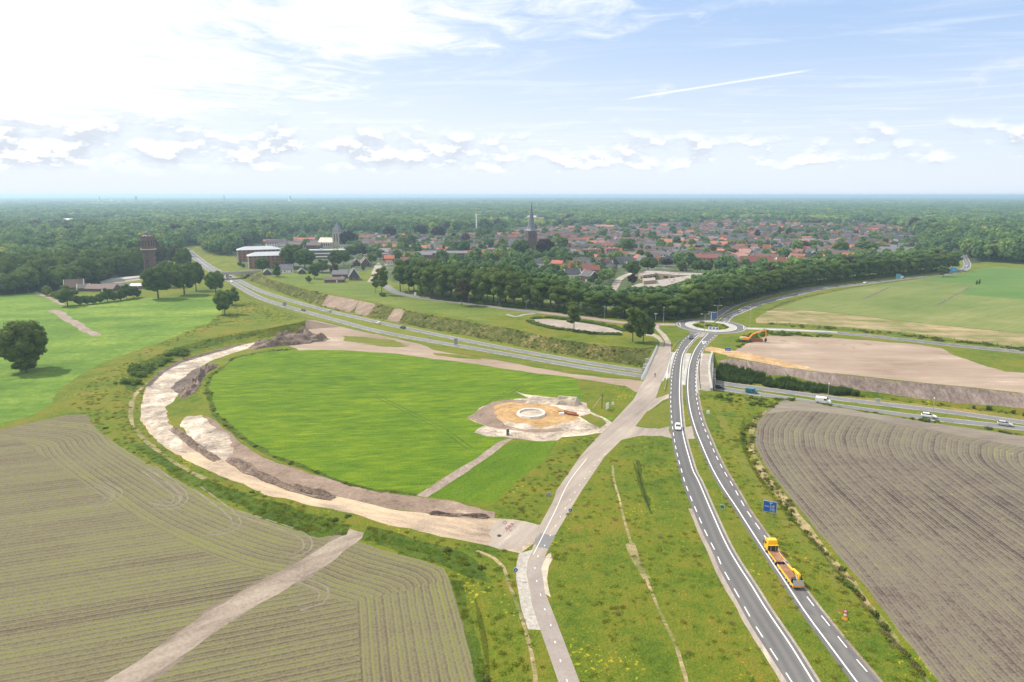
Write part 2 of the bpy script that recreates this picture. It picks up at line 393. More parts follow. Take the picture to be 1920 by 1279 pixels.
rowf = gmat('row_crop', st((0,(0.062,0.050,0.034)),(.38,(0.123,0.105,0.066)),(.58,(0.154,0.141,0.081)),(.74,(0.141,0.148,0.045)),(1,(0.167,0.203,0.029))), [(60,.16),(11,.12,True),(1.6,.12),(.45,.34)], .7, .25, rows=('row', [(.75,.12),(1.5,.12),(4.5,.05),(13.5,.05),(18.0,-.06)]), streak=(8,4))
trackm = gmat('track_soil', st((0,(0.120,0.093,0.073)),(.4,(0.221,0.181,0.147)),(.7,(0.294,0.250,0.206)),(1,(0.368,0.323,0.274))), [(14,.2),(3,.3,True),(.7,.25)], .7, .25, rows=('row', [(3.4,.05)]), streak=(36,8))
tracke = gmat('track_edge', st((0,(.085,.068,.055)),(.5,(.16,.13,.105)),(1,(.23,.19,.155))), [(6,.3,True),(1.2,.3,True),(.4,.2)], .9, .3, streak=(36,8))
rowr = gmat('row_crop_soil', st((0,(0.048,0.037,0.034)),(.28,(0.098,0.078,0.065)),(.52,(0.145,0.123,0.097)),(.76,(0.147,0.135,0.090)),(1,(0.194,0.185,0.070))), [(45,.20),(10,.20),(1.8,.22),(.45,.34)], .6, .25, rows=('row', [(.75,.12),(1.5,.11),(3.0,.08),(12.0,-.07)]), specks=[(1.6,.80,(.36,.33,.035))])
soil_head = gmat('soil_headland', st((0,(0.115,0.095,0.080)),(.5,(0.177,0.150,0.126)),(1,(0.230,0.221,0.146))), [(30,.35),(6,.3,True),(1.2,.35,True),(.4,.3)], .5, .2, streak=(-9,6))
gm2 = gmat('meadow_green', st((0,(0.046,0.079,0.011)),(.35,(0.077,0.119,0.015)),(.65,(0.115,0.150,0.024)),(1,(0.168,0.175,0.043))), [(60,.4),(14,.3,True),(3,.3),(.8,.3)], .6, .3, streak=(5,4))
gm3 = gmat('bright_verge', st((0,(0.064,0.096,0.009)),(.5,(0.119,0.144,0.014)),(1,(0.178,0.152,0.027))), [(20,.25),(4,.25),(.9,.22),(.3,.3)], .6, .2)
haulm = gmat('haul_sand', st((0,(0.171,0.132,0.108)),(.3,(0.301,0.235,0.180)),(.6,(0.422,0.329,0.234)),(.85,(0.523,0.404,0.278)),(1,(0.582,0.470,0.350))), [(26,.35),(6,.4,True),(1.7,.25,True),(.5,.22)], .9, .4, rows=('row', [(2.6,.05),(.9,.03)]), streak=(-20,3))
ringm = gmat('ring_sand', st((0,(0.190,0.113,0.049)),(.35,(0.330,0.203,0.090)),(.7,(0.430,0.288,0.143)),(1,(0.520,0.378,0.217))), [(7,.35),(2.2,.3),(.6,.3)], 1, .4, rows=('row', [(2.3,.06),(.8,.04)]))
sand = gmat('sand', st((0,(0.194,0.169,0.155)),(.3,(0.331,0.288,0.245)),(.6,(0.446,0.382,0.302)),(.85,(0.533,0.446,0.331)),(1,(.80,.72,.60))), [(26,.35),(6,.35),(1.7,.28),(.5,.25)], .8, .35)
sand_w = gmat('sand_white', st((0,(0.126,0.109,0.100)),(.28,(0.266,0.227,0.189)),(.55,(0.379,0.317,0.257)),(1,(0.725,0.623,0.510))), [(20,.38),(5,.45),(1.4,.3),(.5,.25)], .8, .35)
sand_o = gmat('sand_orange', st((0,(0.216,0.130,0.062)),(.35,(0.346,0.221,0.107)),(.7,(0.446,0.304,0.163)),(1,(0.720,0.540,0.343))), [(9,.4),(2.5,.4),(.6,.3)], 1, .4, rows=None)
dirt = gmat('dirt', st((0,(0.105,0.074,0.055)),(.35,(0.192,0.141,0.110)),(.7,(0.261,0.196,0.156)),(1,(0.413,0.331,0.267))), [(22,.35),(5,.3),(1.1,.3),(.4,.2)], .8, .35)
dirt_r = gmat('dirt_flat', st((0,(0.121,0.085,0.063)),(.3,(0.242,0.182,0.141)),(.65,(0.299,0.233,0.184)),(1,(0.513,0.421,0.336))), [(55,.42),(14,.3,True),(2.5,.22,True),(.6,.2)], .5, .25, streak=(-6,6), specks=[(5,.74,(.19,.14,.10))])
dirt_d = gmat('dirt_dark', st((0,(0.050,0.041,0.038)),(.35,(0.108,0.086,0.077)),(.7,(0.180,0.144,0.131)),(1,(0.279,0.234,0.211))), [(12,.35),(2.5,.4),(.7,.4),(.25,.25)], 1, .5)
bank_s = gmat('soil_bank', st((0,(0.085,0.065,0.055)),(.35,(0.166,0.128,0.114)),(.65,(0.237,0.190,0.166)),(1,(0.342,0.285,0.247))), [(30,.3),(3.2,.32,True),(1.2,.35,True),(.4,.3)], 1, .5, streak=(84,7))
bank_g = gmat('grass_bank', st((0,(0.040,0.059,0.010)),(.35,(0.075,0.097,0.017)),(.6,(0.125,0.129,0.029)),(.82,(0.200,0.170,0.061)),(1,(0.310,0.256,0.122))), [(26,.4),(4,.4),(1.2,.5),(.4,.4)], 1, .7)
ditchm = gmat('dark_ditch_grass', st((0,(0.028,0.044,0.006)),(.5,(0.057,0.090,0.011)),(1,(0.138,0.180,0.019))), [(3,.25),(.9,.28),(.3,.3)], 1, .6)  # darker green for the strip along the ditch bottom
bank_l = gmat('lush_bank', st((0,(.030,.062,.006)),(.4,(.058,.105,.008)),(.75,(.105,.145,.014)),(1,(.17,.16,.03))), [(16,.25),(3,.25),(.9,.28),(.3,.3)], 1, .6)
asph_rt = gmat('asphalt_worn', st((0,(0.077,0.076,0.083)),(.5,(0.114,0.112,0.115)),(1,(0.166,0.158,0.155))), [(40,.3,True),(5,.14,True),(.5,.12)], .15, .05, rough_=.85, rows=('row', [(1.75,.13)]), streak=(75,8))
asph = gmat('asphalt', st((0,(0.083,0.083,0.088)),(.5,(0.119,0.118,0.122)),(1,(0.162,0.157,0.156))), [(30,.35),(3,.12),(.5,.2)], .15, .05, rough_=.85)
asph2 = gmat('asphalt_old', st((0,(0.113,0.113,0.118)),(.5,(0.158,0.157,0.165)),(1,(0.211,0.204,0.204))), [(30,.35),(3,.15),(.5,.2)], .15, .05, rough_=.85)
asph_r = gmat('asphalt_red', st((0,(.20,.14,.13)),(.5,(.27,.20,.19)),(1,(.33,.26,.25))), [(30,.35),(3,.15),(.5,.2)], .15, .05)
service = gmat('service', st((0,(0.185,0.157,0.139)),(.4,(0.260,0.221,0.196)),(.7,(0.319,0.278,0.238)),(1,(0.483,0.420,0.360))), [(30,.4),(6,.3,True),(1.5,.25,True),(.5,.2)], .3, .08, streak=(62,10))
cyclep = gmat('cycle_path', st((0,(0.192,0.160,0.152)),(.5,(0.256,0.224,0.208)),(1,(0.336,0.296,0.272))), [(20,.3),(4,.25),(.6,.25)], .2, .05)
paver = gmat('pavers', st((0,(0.204,0.190,0.177)),(.5,(0.320,0.299,0.272)),(1,(0.493,0.459,0.416))), [(8,.2),(.8,.4),(.35,.35)], .4, .06)
conc = gmat('concrete', st((0,(0.255,0.247,0.232)),(.5,(0.345,0.338,0.315)),(1,(.56,.54,.50))), [(8,.3),(1.5,.3),(.4,.2)], .2, .05)
tan = gmat('tan_slab', st((0,(0.214,0.184,0.162)),(.5,(0.266,0.233,0.207)),(1,(0.450,0.405,0.360))), [(8,.3),(1.5,.3),(.4,.25)], .2, .05)
arena = gmat('riding_sand', st((0,(0.214,0.179,0.151)),(.5,(0.270,0.230,0.202)),(1,(0.452,0.398,0.351))), [(14,.3),(3,.3),(.5,.2)], .3, .1)
path_b = gmat('path_soil', st((0,(0.134,0.097,0.076)),(.5,(0.230,0.183,0.152)),(1,(0.383,0.331,0.276))), [(9,.3),(2,.3),(.5,.3)], .6, .2)
straw = gmat('straw_band', st((0,(0.085,0.111,0.025)),(.35,(0.153,0.153,0.051)),(.6,(0.255,0.204,0.111)),(1,(.40,.31,.19))), [(28,.45),(8,.45,True),(1.5,.35,True),(.5,.3)], .7, .3, streak=(-10,5))
orangeg = gmat('rusty_grass', st((0,(.10,.115,.025)),(.5,(.175,.15,.03)),(1,(.28,.19,.06))), [(18,.4),(3,.4),(.8,.4)], .7, .25)
townfloor = gmat('town_floor', st((0,(.035,.06,.02)),(.55,(.06,.085,.028)),(.75,(.10,.10,.075)),(1,(.2,.19,.17))), [(60,.4),(14,.55),(3,.4)], .3, .3)
forestfloor = gmat('forest_floor', st((0,(.02,.035,.014)),(.5,(.035,.055,.018)),(1,(.07,.085,.03))), [(300,.3),(60,.3),(9,.4)], .3, .3)
paint = plain('road_paint', (.72,.72,.70), .7, vary=.1, vscale=2)

# ------------------------------------------------------------------ land cover: one partition of the ground
REG = []     # name, polygon, material, level, kind, extra
def reg(name, poly, mat, up=False, row=None, ro=0.0, seed=1, label=None):
    if ro: poly = rough(poly, ro, seed=seed)
    REG.append(dict(name=name, poly=poly, mat=mat, up=up, row=row))
DECK = W([(1232,651),(1258,660.5),(1283,662),(1300,663),(1338,663),(1337,700),(1336.5,733.5),(1311,731),(1280,721),(1252,715.5),(1202,713),(1217,681)])
# distant cover first, later ones win
reg('forest_floor', [(-BIG+5, 1250), (BIG-5, 1250), (BIG-5, 21990), (-BIG+5, 21990)], forestfloor)
reg('forest_floor', W([(-900,585),(60,551),(110,547),(185,534),(262,514),(335,478),(350,458),(345,440),(-900,440)]), forestfloor)
reg('town_ground', W([(378,470),(438,478),(455,500),(500,506),(560,506),(600,522),(700,505),(740,530),(900,540),(1000,560),(1100,580),(1300,570),(1400,545),(1560,520),(1790,498),(1820,470),(1760,440),(1400,400),(378,420)]), townfloor)
reg('forest_floor', W([(1815,495),(1860,490),(1960,494),(2700,512),(2700,430),(1700,410),(1740,455)]), forestfloor)
reg('pasture', W([(-400,548),(0,555),(62,549),(117,571),(262,558),(375,549),(400,556),(416,575),(415,590),(387,607),(300,642),(250,660),(200,677),(150,703),(110,733),(97,757),(63,777),(0,797),(-400,860)]), pasture, ro=.8)
reg('bare_strip', W([(90,582),(112,581),(150,605),(192,630),(172,631),(130,607)]), path_b, ro=1.0, seed=5)
reg('field_path', W([(62,549),(70,547),(115,565),(122,573),(113,571),(90,560)]), path_b, ro=.6)
# left arable field
lf_main = [(-500,830),(0,805),(77,853),(167,913),(250,966),(377,1033),(500,1080),(640,1126),(667,1126),(690,1290),(690,1500),(-500,1500)]
lf_b = [(0,805),(127,778),(160,777),(180,803),(215,830),(267,863),(333,900),(400,937),(483,970),(567,997),(620,1005),(670,1015),(723,1033),(790,1050),(833,1066),(842,1086)]
hb = cr(W(lf_b), 6)
lfm = W(lf_main)
r0, r1 = np.array(W([(0,1048)])[0]), np.array(W([(313,1003)])[0]); dm = (r1-r0)/np.linalg.norm(r1-r0); nm = np.array([-dm[1], dm[0]])
v0, v1 = np.array(W([(842,1086)])[0]), np.array(W([(897,1279)])[0]); dv = (v1-v0)/np.linalg.norm(v1-v0); nv = np.array([-dv[1], dv[0]])
hb_d = cr(W([(60,790)]+lf_b[3:]+[(900,1100)]), 4)
reg('arable_field', lfm, rowf, row=lambda x, y: x*nm[0]+y*nm[1])
reg('field_headland', W([(0,805)])+hb[2:]+W([(842,1086),(760,1110),(667,1128),(640,1126),(500,1080),(377,1033),(250,966),(167,913),(77,853)]), rowf, row=lambda x, y: dist_poly(x, y, hb_d))
reg('field_strip', W([(667,1126),(740,1112),(842,1086),(873,1186),(897,1279),(945,1450),(690,1450)]), rowf, row=lambda x, y: x*nv[0]+y*nv[1])
FT_ = W([(100,1340),(200,1279),(290,1215),(367,1163),(450,1112),(517,1080),(575,1045),(613,1016),(640,1003),(655,992),(690,1000),(668,1016),(640,1033),(610,1058),(567,1083),(520,1113),(467,1146),(400,1190),(330,1236),(260,1279),(170,1345)])
ft_c = cr(W([(135,1343),(230,1279),(310,1226),(383,1176),(458,1128),(542,1081),(592,1050),(626,1024),(655,1003)]), 3)
reg('track_edge', rough(off(ft_c, 3.4)+off(ft_c, -3.2)[::-1], 1.2, 2, seed=44), tracke)
reg('field_track', FT_, trackm, ro=.7, seed=3, row=lambda x, y: dist_poly(x, y, ft_c))
# wild verge between
reg('lush_grass', W([(500,938),(560,955),(660,985),(650,1003),(600,1006),(540,990),(480,965),(420,938),(350,905),(290,868),(250,835),(270,830),(330,868),(400,905)]), bank_l, ro=.7)
reg('lush_grass', W([(690,988),(740,1000),(800,1015),(870,1035),(900,1050),(915,1090),(880,1078),(830,1062),(760,1040),(673,1013)]), bank_l, ro=.7)
reg('weedy_strip', W([(842,1086),(862,1090),(893,1186),(925,1290),(897,1285),(873,1186)]), bank_l, ro=.4)
reg('lush_bank', W([(578,601),(500,617),(433,627),(400,633),(350,646),(300,664),(262,681),(242,700),(235,730),(250,730),(265,705),(300,683),(350,661,-1.5),(433,640,-2.4),(500,627,-3),(583,614,-4.4)]), bank_l, ro=.4)
reg('grass_verge', W([(150,703),(200,677),(300,642),(400,612),(430,606),(400,628),(330,650),(270,672),(232,695),(222,735),(200,760),(160,777),(127,778),(0,803),(0,798),(63,778),(97,758),(110,734)]), meadow, ro=.5)
# green fields in the loop
loop_field = [(443,672),(470,665),(500,660),(560,656),(640,655),(740,662),(873,679),(1007,699),(1060,706),(1100,711),(1140,717),(1170,724),(1188,734),(1190,745),(1170,770),(1150,785),(1060,822),(965,822),(935,829),(894,859),(783,927),(707,917),(640,901),(583,880),(517,853),(450,813),(407,773),(393,733),(400,703)]
reg('rough_band', W([(438,668),(500,655),(560,652),(500,668),(440,690),(412,712),(402,735),(415,770),(450,805),(517,845),(583,874),(640,896),(707,912),(783,922),(783,930),(707,922),(640,907),(583,887),(517,860),(440,820),(396,776),(383,735),(392,702)]), bank_l, ro=.5)
reg('grain_field', W(loop_field), wheat, ro=.8)
for q in ([(905,765),(935,745),(965,730),(985,722)], [(917,768),(950,746),(975,731),(997,721)], [(880,840),(820,800),(700,740)]):
    c_ = cr(W(q), 3)
    for o_ in (-.9, .9): reg('wheel_track', rough(off(c_, o_+.22)+off(c_, o_-.22)[::-1], .08, 2), bank_l)
reg('wild_grass', W([(1098,757),(1092,735),(1075,712),(1100,711),(1140,717),(1170,724),(1188,734),(1190,747),(1172,768),(1150,782),(1115,778)]), meadow, ro=.8)
reg('grain_strip', W([(967,829),(1047,829),(1023,863),(973,897),(923,946),(860,940),(797,931),(870,885),(916,857),(950,832)]), wheat2, ro=.3)
reg('footpath', W([(935,829),(963,820),(950,831),(916,857.5),(870,888),(800,933),(780,929),(835,893),(894,859)]), path_b, ro=.25)
# works area around the octagon
reg('works_sand', W([(965,734),(985,740),(1010,742),(1040,745),(1080,748),(1098,756),(1097,764),(1108,772),(1130,782),(1150,795),(1166,790),(1175,778),(1187,770),(1187,800),(1150,812),(1123,812),(1095,817),(1055,820),(1045,826),(1000,826),(965,822),(945,819),(912,818),(888,811),(893,803),(907,798),(875,783),(892,775),(905,762),(925,754),(941,752),(971,747),(990,747)]), sand_w, ro=.7, seed=4)
reg('works_topsoil', W([(875,783),(892,775),(905,762),(925,753),(960,748),(990,751),(975,760),(945,772),(937,785),(950,797),(985,806),(1050,803),(1060,808),(1000,812),(950,806),(915,800)]), dirt, ro=.6, seed=8)
reg('sparse_grass', W([(1085,780),(1108,775),(1130,784),(1140,795),(1125,803),(1108,792)]), verge, ro=.8, seed=9)
c8 = P(997, 776)
reg('works_ring', [(c8.x+13.2*math.cos(a)+2.5*max(0, math.cos(a))**3, c8.y+13.2*math.sin(a)-1.5*max(0, math.cos(a))) for a in [i*math.tau/40 for i in range(40)]], ringm, ro=3.4, seed=2, row=lambda x, y: np.hypot(x-c8.x, y-c8.y))
# construction ramp
reg('topsoil_strip', W([(400,835),(383,778),(400,785),(430,813),(467,842),(520,869),(580,888),(640,905),(710,922),(783,931),(857,943),(930,960),(927,971),(870,966),(807,962),(717,951),(633,930),(560,912),(500,893),(430,867)]), dirt, ro=.6, seed=6)
reg('pale_spoil', W([(333,776),(383,776),(405,800),(430,825),(440,850),(425,868),(385,850),(350,825),(340,800)]), sand_w, ro=1.2, seed=7)
ramp_o = [(590,629,-5),(545,632,-4.3),(500,637,-3.6),(433,651,-3),(383,665,-2.6),(335,680,-2.1),(300,700,-1.7),(275,727,-1.4),(264,757,-1.2),(266,788,-1),(285,818,-.8),(317,843,-.6),(400,887,-.2),(500,926),(567,944),(640,960),(713,978),(807,1000),(890,1019),(975,1037),(1003,1018),(1012,985),(960,976),(927,972),(870,967),(807,963),(717,952),(633,932),(560,914),(500,895),(430,868),(385,850,-.3),(350,826,-.6),(322,802,-1),(314,775,-1.2),(330,745,-1.4),(345,715,-1.7),(385,683,-2.4),(433,664,-3),(500,648,-3.6),(560,641,-4.2)]
hr_o = W(ramp_o[:21])
reg('haul_road', W(ramp_o), haulm, ro=.6, seed=11, row=lambda x, y: dist_poly(x, y, hr_o))
reg('haul_road_white', W([(500,638,-3.6),(433,652,-3),(383,666,-2.6),(335,681,-2.1),(300,701,-1.7),(275,728,-1.4),(266,757,-1.2),(268,788,-1),(286,816,-.8),(318,840,-.6),(350,850,-.4),(345,822,-.6),(320,800,-1),(312,775,-1.2),(330,745,-1.4),(345,715,-1.7),(385,683,-2.4),(433,664,-3)]), sand_w, ro=.8, seed=12)
reg('junction_dirt', rough(W([(940,974),(1012,985),(1003,1018),(978,1037),(925,1022),(915,1000)]), 1.6, 2, seed=51), service)
reg('gravel_edge', W([(470,642,-3.4),(433,649,-3),(383,662,-2.6),(335,676,-2.1),(300,696,-1.7),(272,724,-1.4),(280,726,-1.4),(306,700,-1.7),(340,681,-2.1),(388,666,-2.6),(436,653,-3)]), dirt_d, ro=.2)
reg('grass_island', W([(313,760,-1.3),(330,752,-1.3),(365,748,-1),(383,768,-.6),(365,775,-.8),(335,790,-1),(330,805,-.9),(315,792,-1.1)]), meadow, ro=1, seed=13)
reg('spoil_slope', W([(352,700,-1.8),(372,690,-2),(395,685,-1.2),(383,710,-.8),(370,730,-.8),(350,745,-1),(330,735,-1.5),(320,728,-1.6)]), dirt_d, ro=.8, seed=14)
reg('green_sliver', W([(385,683,-2.2),(433,665,-2.8),(490,657,-2.4),(445,668),(412,690),(392,710,-.5),(378,722,-.6)]), meadow, ro=.4)
# sand between ramp end and expressway, and the long dirt track
reg('expressway_ground', W([(470,558,-6),(600,612,-6),(780,642,-6),(940,672,-6),(1190,712,-6),(1200,712),(1107,700),(1007,688),(940,679),(860,671),(640,655),(560,640,-4.2),(590,618,-5),(560,600)]), meadow)
reg('sand_ground', W([(572,620,-5),(590,606,-6),(610,606,-6),(645,614,-6),(680,622,-6),(740,635,-6),(790,645,-5),(815,655,-3),(850,661,-1),(907,670),(1007,690),(1073,701),(1140,709),(1203,714),(1215,722),(1200,735),(1190,735),(1173,724),(1140,718),(1073,708),(1007,700),(873,680),(740,663),(640,656),(560,657),(540,648,-3),(600,640,-4.6)]), dirt_r, ro=.6, seed=15)
reg('grass_patch', W([(642,630,-5.5),(690,631,-5.5),(735,637,-5),(770,648,-3),(740,652,-2),(690,649,-3),(650,640,-4.6)]), verge, ro=1.4, seed=16)
reg('grass_patch', W([(812,661,-1),(860,664,-1),(905,670),(900,674),(850,671),(815,666)]), meadow, ro=.6, seed=17)
# expressway banks
reg('far_bank', W([(480,510),(507,524),(580,545),(630,556),(705,570),(755,581),(855,599),(960,617),(1040,634),(1110,645),(1207,653),(1233,650),(1207,687,-6),(1107,673,-6),(1040,661,-6),(960,646,-6),(855,625,-6),(780,612,-6),(725,601,-6),(655,585,-6),(602,573,-6),(530,547,-6),(480,531,-6),(432,512,-6)]), bank_g, ro=.5, seed=18)
for i, q in enumerate([[(616,553),(655,560),(704,570),(690,592,-6),(640,583,-6),(602,573,-6)], [(672,564),(699,569),(686,592,-6),(658,587,-6)], [(739,578),(760,582),(748,606,-6),(724,602,-6)]]):
    reg('scraped_bank', W(q), dirt if i != 1 else dirt, ro=.5, seed=19+i)
reg('embankment_grass', W([(668,567),(675,562),(664,588,-6),(655,586,-6)]), bank_g, ro=.3)
reg('bare_bank', W([(1367,672),(1440,682),(1513,695),(1647,710),(1780,723),(1920,738),(2330,782),(2330,820,-6),(1920,774,-6),(1780,759,-6),(1647,743,-6),(1560,728,-5),(1440,705,-3.8),(1380,692,-3),(1345,680,-2)]), bank_s, ro=.3)
reg('rusty_verge', W([(1347,712,-6),(1440,724,-6),(1560,740,-6),(1647,748,-6),(1780,764,-6),(1920,780,-6),(2330,828,-6),(2330,840,-6),(1920,790,-6),(1780,771,-6),(1613,750,-6),(1447,731,-6),(1347,717,-6)]), orangeg, ro=.2)
reg('works_field', W([(1363,668),(1380,657),(1397,645),(1420,636),(1443,630),(1510,631),(1580,635),(1713,645),(1763,653),(1785,664),(1813,674),(1850,688),(1885,697),(1920,699),(2330,735),(2330,780),(1920,737),(1780,722),(1647,709),(1513,694),(1440,681)]), dirt_r, ro=.7, seed=23)
reg('sandy_track', W([(1319,652),(1333,650),(1365,656),(1400,662),(1450,672),(1513,688),(1530,694),(1480,689),(1420,679),(1370,668),(1340,660),(1322,658)]), sand_o, ro=.5, seed=24)
# right-hand arable field
rf = [(1467,750),(1513,754),(1613,771),(1713,788),(1820,803),(1920,817),(2500,905),(2500,1500),(1900,1500),(1763,1279),(1710,1213),(1663,1153),(1597,1070),(1540,1003),(1487,940),(1447,890),(1417,840),(1415,815),(1423,790),(1440,768)]
rf_left = cr(W([(1530,735),(1467,752),(1423,790),(1415,815),(1417,840),(1447,890),(1487,940),(1540,1003),(1597,1070),(1663,1153),(1710,1213),(1763,1279),(1900,1460)]), 3)
reg('dry_margin', W([(1440,768),(1420,790),(1411,815),(1413,842),(1443,893),(1483,943),(1536,1007),(1593,1075),(1658,1158),(1705,1218),(1757,1285),(1850,1400),(1828,1400),(1745,1285),(1692,1222),(1640,1155),(1578,1075),(1522,1007),(1470,943),(1430,893),(1405,842),(1403,815),(1413,786),(1452,758)]), straw, ro=.35, seed=25)
reg('crop_field', W(rf), rowr, ro=.25, row=lambda x, y: dist_poly(x, y, rf_left))
reg('field_headland', W([(1467,750),(1513,754),(1613,771),(1713,788),(1820,803),(1920,817),(2500,905),(2500,945),(1920,838),(1820,820),(1713,801),(1613,781),(1540,773),(1490,770),(1440,775)]), soil_head, ro=.3)
# far right fields
reg('straw_band', W([(1416,598),(1440,583),(1455,577),(1565,587),(1690,602),(1920,626),(2500,680),(2500,735),(1920,652),(1813,638),(1690,622),(1580,613),(1480,606),(1418,606)]), straw, ro=.5, seed=26)
reg('ditch_line', W([(1440,607),(1480,609),(1580,617),(1690,627),(1813,641),(1920,654),(2500,728),(2500,733),(1920,657),(1813,644),(1690,629),(1580,619),(1480,611)]), bank_l)
reg('crop_meadow', W([(1455,576),(1465,575),(1515,558),(1590,542),(1665,531),(1740,521),(1802,513),(1840,504),(1855,501),(1920,503),(2700,530),(2700,700),(1920,625),(1690,601),(1565,586)]), cropland, ro=.4)
reg('green_crop', W([(1730,524),(1802,514),(1840,505),(1855,502),(1920,504),(2700,532),(2700,620),(1920,562),(1860,557),(1800,551),(1815,541),(1827,533),(1790,530)]), cropgreen, ro=.4)
reg('drain_line', W([(1617,561),(1669,537),(1671,538),(1620,562)]), dirt_d)
reg('drain_line', W([(1754,573),(1824,534),(1826,535),(1758,573)]), dirt_d)
reg('ditch_line', W([(1440,579),(1470,566),(1515,554),(1590,539),(1665,529),(1740,519),(1740,520.5),(1665,530.5),(1590,541),(1515,557),(1472,570),(1442,583)]), bank_g)
# meadow behind the far crest
reg('green_meadow', W([(480,508),(560,506),(617,514),(690,525),(705,540),(742,552),(805,563),(880,572),(960,583),(1010,589),(980,594),(960,592),(900,595),(960,612),(855,594),(755,577),(705,566),(630,552),(580,541),(507,520)]), gm2, ro=.4)
reg('riding_arena', W([(992,601),(997,598),(1030,598.5),(1067,602),(1110,608),(1150,616),(1167,622),(1165,626),(1120,623.5),(1080,619),(1035,612.5),(1005,606)]), arena, ro=.2)
reg('reservoir_cover', W([(187,531),(210,523),(262,519),(268,521),(262,525),(205,533),(190,535)]), arena)
# ---- roads
reg('median_grass', W([(480,537,-6),(616,577,-6),(755,607,-6),(855,628,-6),(960,648,-6),(1107,675,-6),(1207,690,-6),(1200,711,-6),(1107,696,-6),(960,669,-6),(855,652,-6),(740,633,-6),(585,597,-6),(480,562,-6)]), gm3)
EW_U = [(347,466,-1),(392,499,-4.6),(432,519,-6),(480,543,-6),(530,560,-6),(616,584,-6),(655,593,-6),(709,605,-6),(755,615,-6),(855,635.5,-6),(960,656,-6),(1107,682,-6),(1207,697,-6),(1280,708,-6),(1347,718.5,-6),(1447,732,-6),(1541,744.5,-6),(1613,753.5,-6),(1780,773,-6),(1920,793,-6),(2100,816,-6),(2320,844,-6)]
EW_L = [(346,468,-1),(387,502,-4.6),(422,521,-6),(480,554,-6),(530,572,-6),(580,586,-6),(635,601,-6),(705,619.5,-6),(805,638.5,-6),(880,651,-6),(960,665,-6),(1040,679,-6),(1107,690,-6),(1200,704,-6),(1280,716,-6),(1347,727,-6),(1447,742,-6),(1541,756,-6),(1640,770,-6),(1740,783,-6),(1920,803,-6),(2100,826,-6),(2320,856,-6)]
EW_U = [(x, y-.8, z) for x, y, z in EW_U]; EW_L = [(x, y+.7, z) for x, y, z in EW_L]
EWU, EWL = cr(W(EW_U), 6), cr(W(EW_L), 6)
reg('expressway', band(W(EW_U), 6.2, 6), asph2)
reg('expressway', band(W(EW_L), 6.2, 6), asph2)
reg('side_street', band(W([(965,594),(985,589),(1010,586),(960,580),(880,569.5),(805,560.5),(767,554.5),(745,549),(730,541),(722,534)][2:]), 7.5, 6), asph2)
reg('side_street', band(W([(1010,585.5),(1060,591),(1110,597.5),(1160,604),(1210,607.5),(1272,608.5)]), 7.0, 6), asph_r)
reg('side_street', W([(688,528),(695,520),(697,510),(704,496),(710,492),(716,498),(714,508),(706,520),(702,530)]), service)
reg('cycle_path', band(W([(950,589),(966,594),(982,590),(1003,588)]), 3.0, 4), cyclep)
reg('side_street', band(W([(1130,560),(1150,541),(1160,525),(1170,518),(1185,512)]), 6.5, 5), service)
N1 = [(1332,600),(1348,588),(1375.5,572.5),(1414.6,560),(1440,552.5),(1480,545),(1530,539.5),(1570,536)]
N2 = [(1345,612),(1357,602),(1365,593),(1385,585),(1415,572),(1446,563.5),(1480,555),(1540,541.5),(1590,535.5),(1627,531),(1665,526),(1715,520),(1765,515),(1790,510.5),(1808,505),(1814,497),(1811,488),(1806,478)]
reg('distributor_road', band(W(N1), 6.5, 5), asph)
reg('distributor_road', band(W(N2), 8.0, 5), asph)
EA = [(1360,613),(1393,615.5),(1480,618.5),(1580,625),(1680,635),(1813,650),(1920,660.5),(2100,682),(2400,720)]
reg('distributor_road', band(W(EA), 8.0, 6), asph)
reg('crossing_patch', W([(1165,818),(1187,798),(1215,803),(1240,803),(1256,799),(1256,808),(1262,822),(1240,817),(1200,817),(1165,825)]), service, ro=.3)
reg('crossing_patch', W([(1276,803),(1296,799),(1304,823),(1288,823)]), service, ro=.2)
reg('crossing_patch', W([(1218,756),(1230,747),(1240,743),(1257,736),(1257,745),(1243,751),(1228,762),(1214,772)]), service, ro=.1)
LD = cr(W([(1560,1400),(1500,1303),(1470,1256),(1440,1210),(1413,1168),(1392,1131),(1372,1096),(1355,1065),(1342,1035),(1328,1008),(1317,985),(1307,961),(1298,940),(1290,920),(1283,901),(1279.3,887),(1271.5,859),(1265,828),(1259.8,790),(1257.7,757),(1258,735),(1260.5,700),(1266,674),(1275,648),(1284,636),(1297,626)]), 2)
LS = cr(W([(1600,1400),(1525,1279),(1483,1211),(1437,1143),(1408,1096),(1380,1053),(1358,1013),(1330,950),(1310,903),(1300,884),(1292.6,860),(1284,829),(1278,797),(1274.5,752.6),(1274,735),(1274.6,712),(1276,688.6),(1280,665),(1289.5,649),(1303,634),(1312,627)]), 2)
RS = cr(W([(1737,1450),(1655,1343),(1607,1279),(1558,1213),(1510,1148),(1467,1083),(1427,1023),(1403,986),(1380,950),(1357,916),(1341,888.7),(1328.6,863.6),(1316,834),(1303.6,802.6),(1293.4,765),(1289.5,729),(1291,696),(1294,680),(1302,658),(1313,641.7),(1328,624.5)]), 2)
RD = cr(W([(1765,1430),(1680,1325),(1627,1261),(1588,1215),(1555,1173),(1525,1135),(1492,1090),(1455,1036),(1418,983),(1402,960),(1388,936),(1377,916),(1365,896),(1355,879),(1339.5,848),(1327.8,819.8),(1317.6,794.8),(1309.8,766.6),(1305,737),(1304.4,705.6),(1308,673),(1316,655.7),(1328,641),(1342,628)]), 2)
gs = LD[:max(i for i, q in enumerate(LD) if to_px(q[0], q[1], 0)[1] > 945)]
reg('gravel_shoulder', off(gs, 1.75)+off(gs, -.2)[::-1], service, up=True, ro=.15)
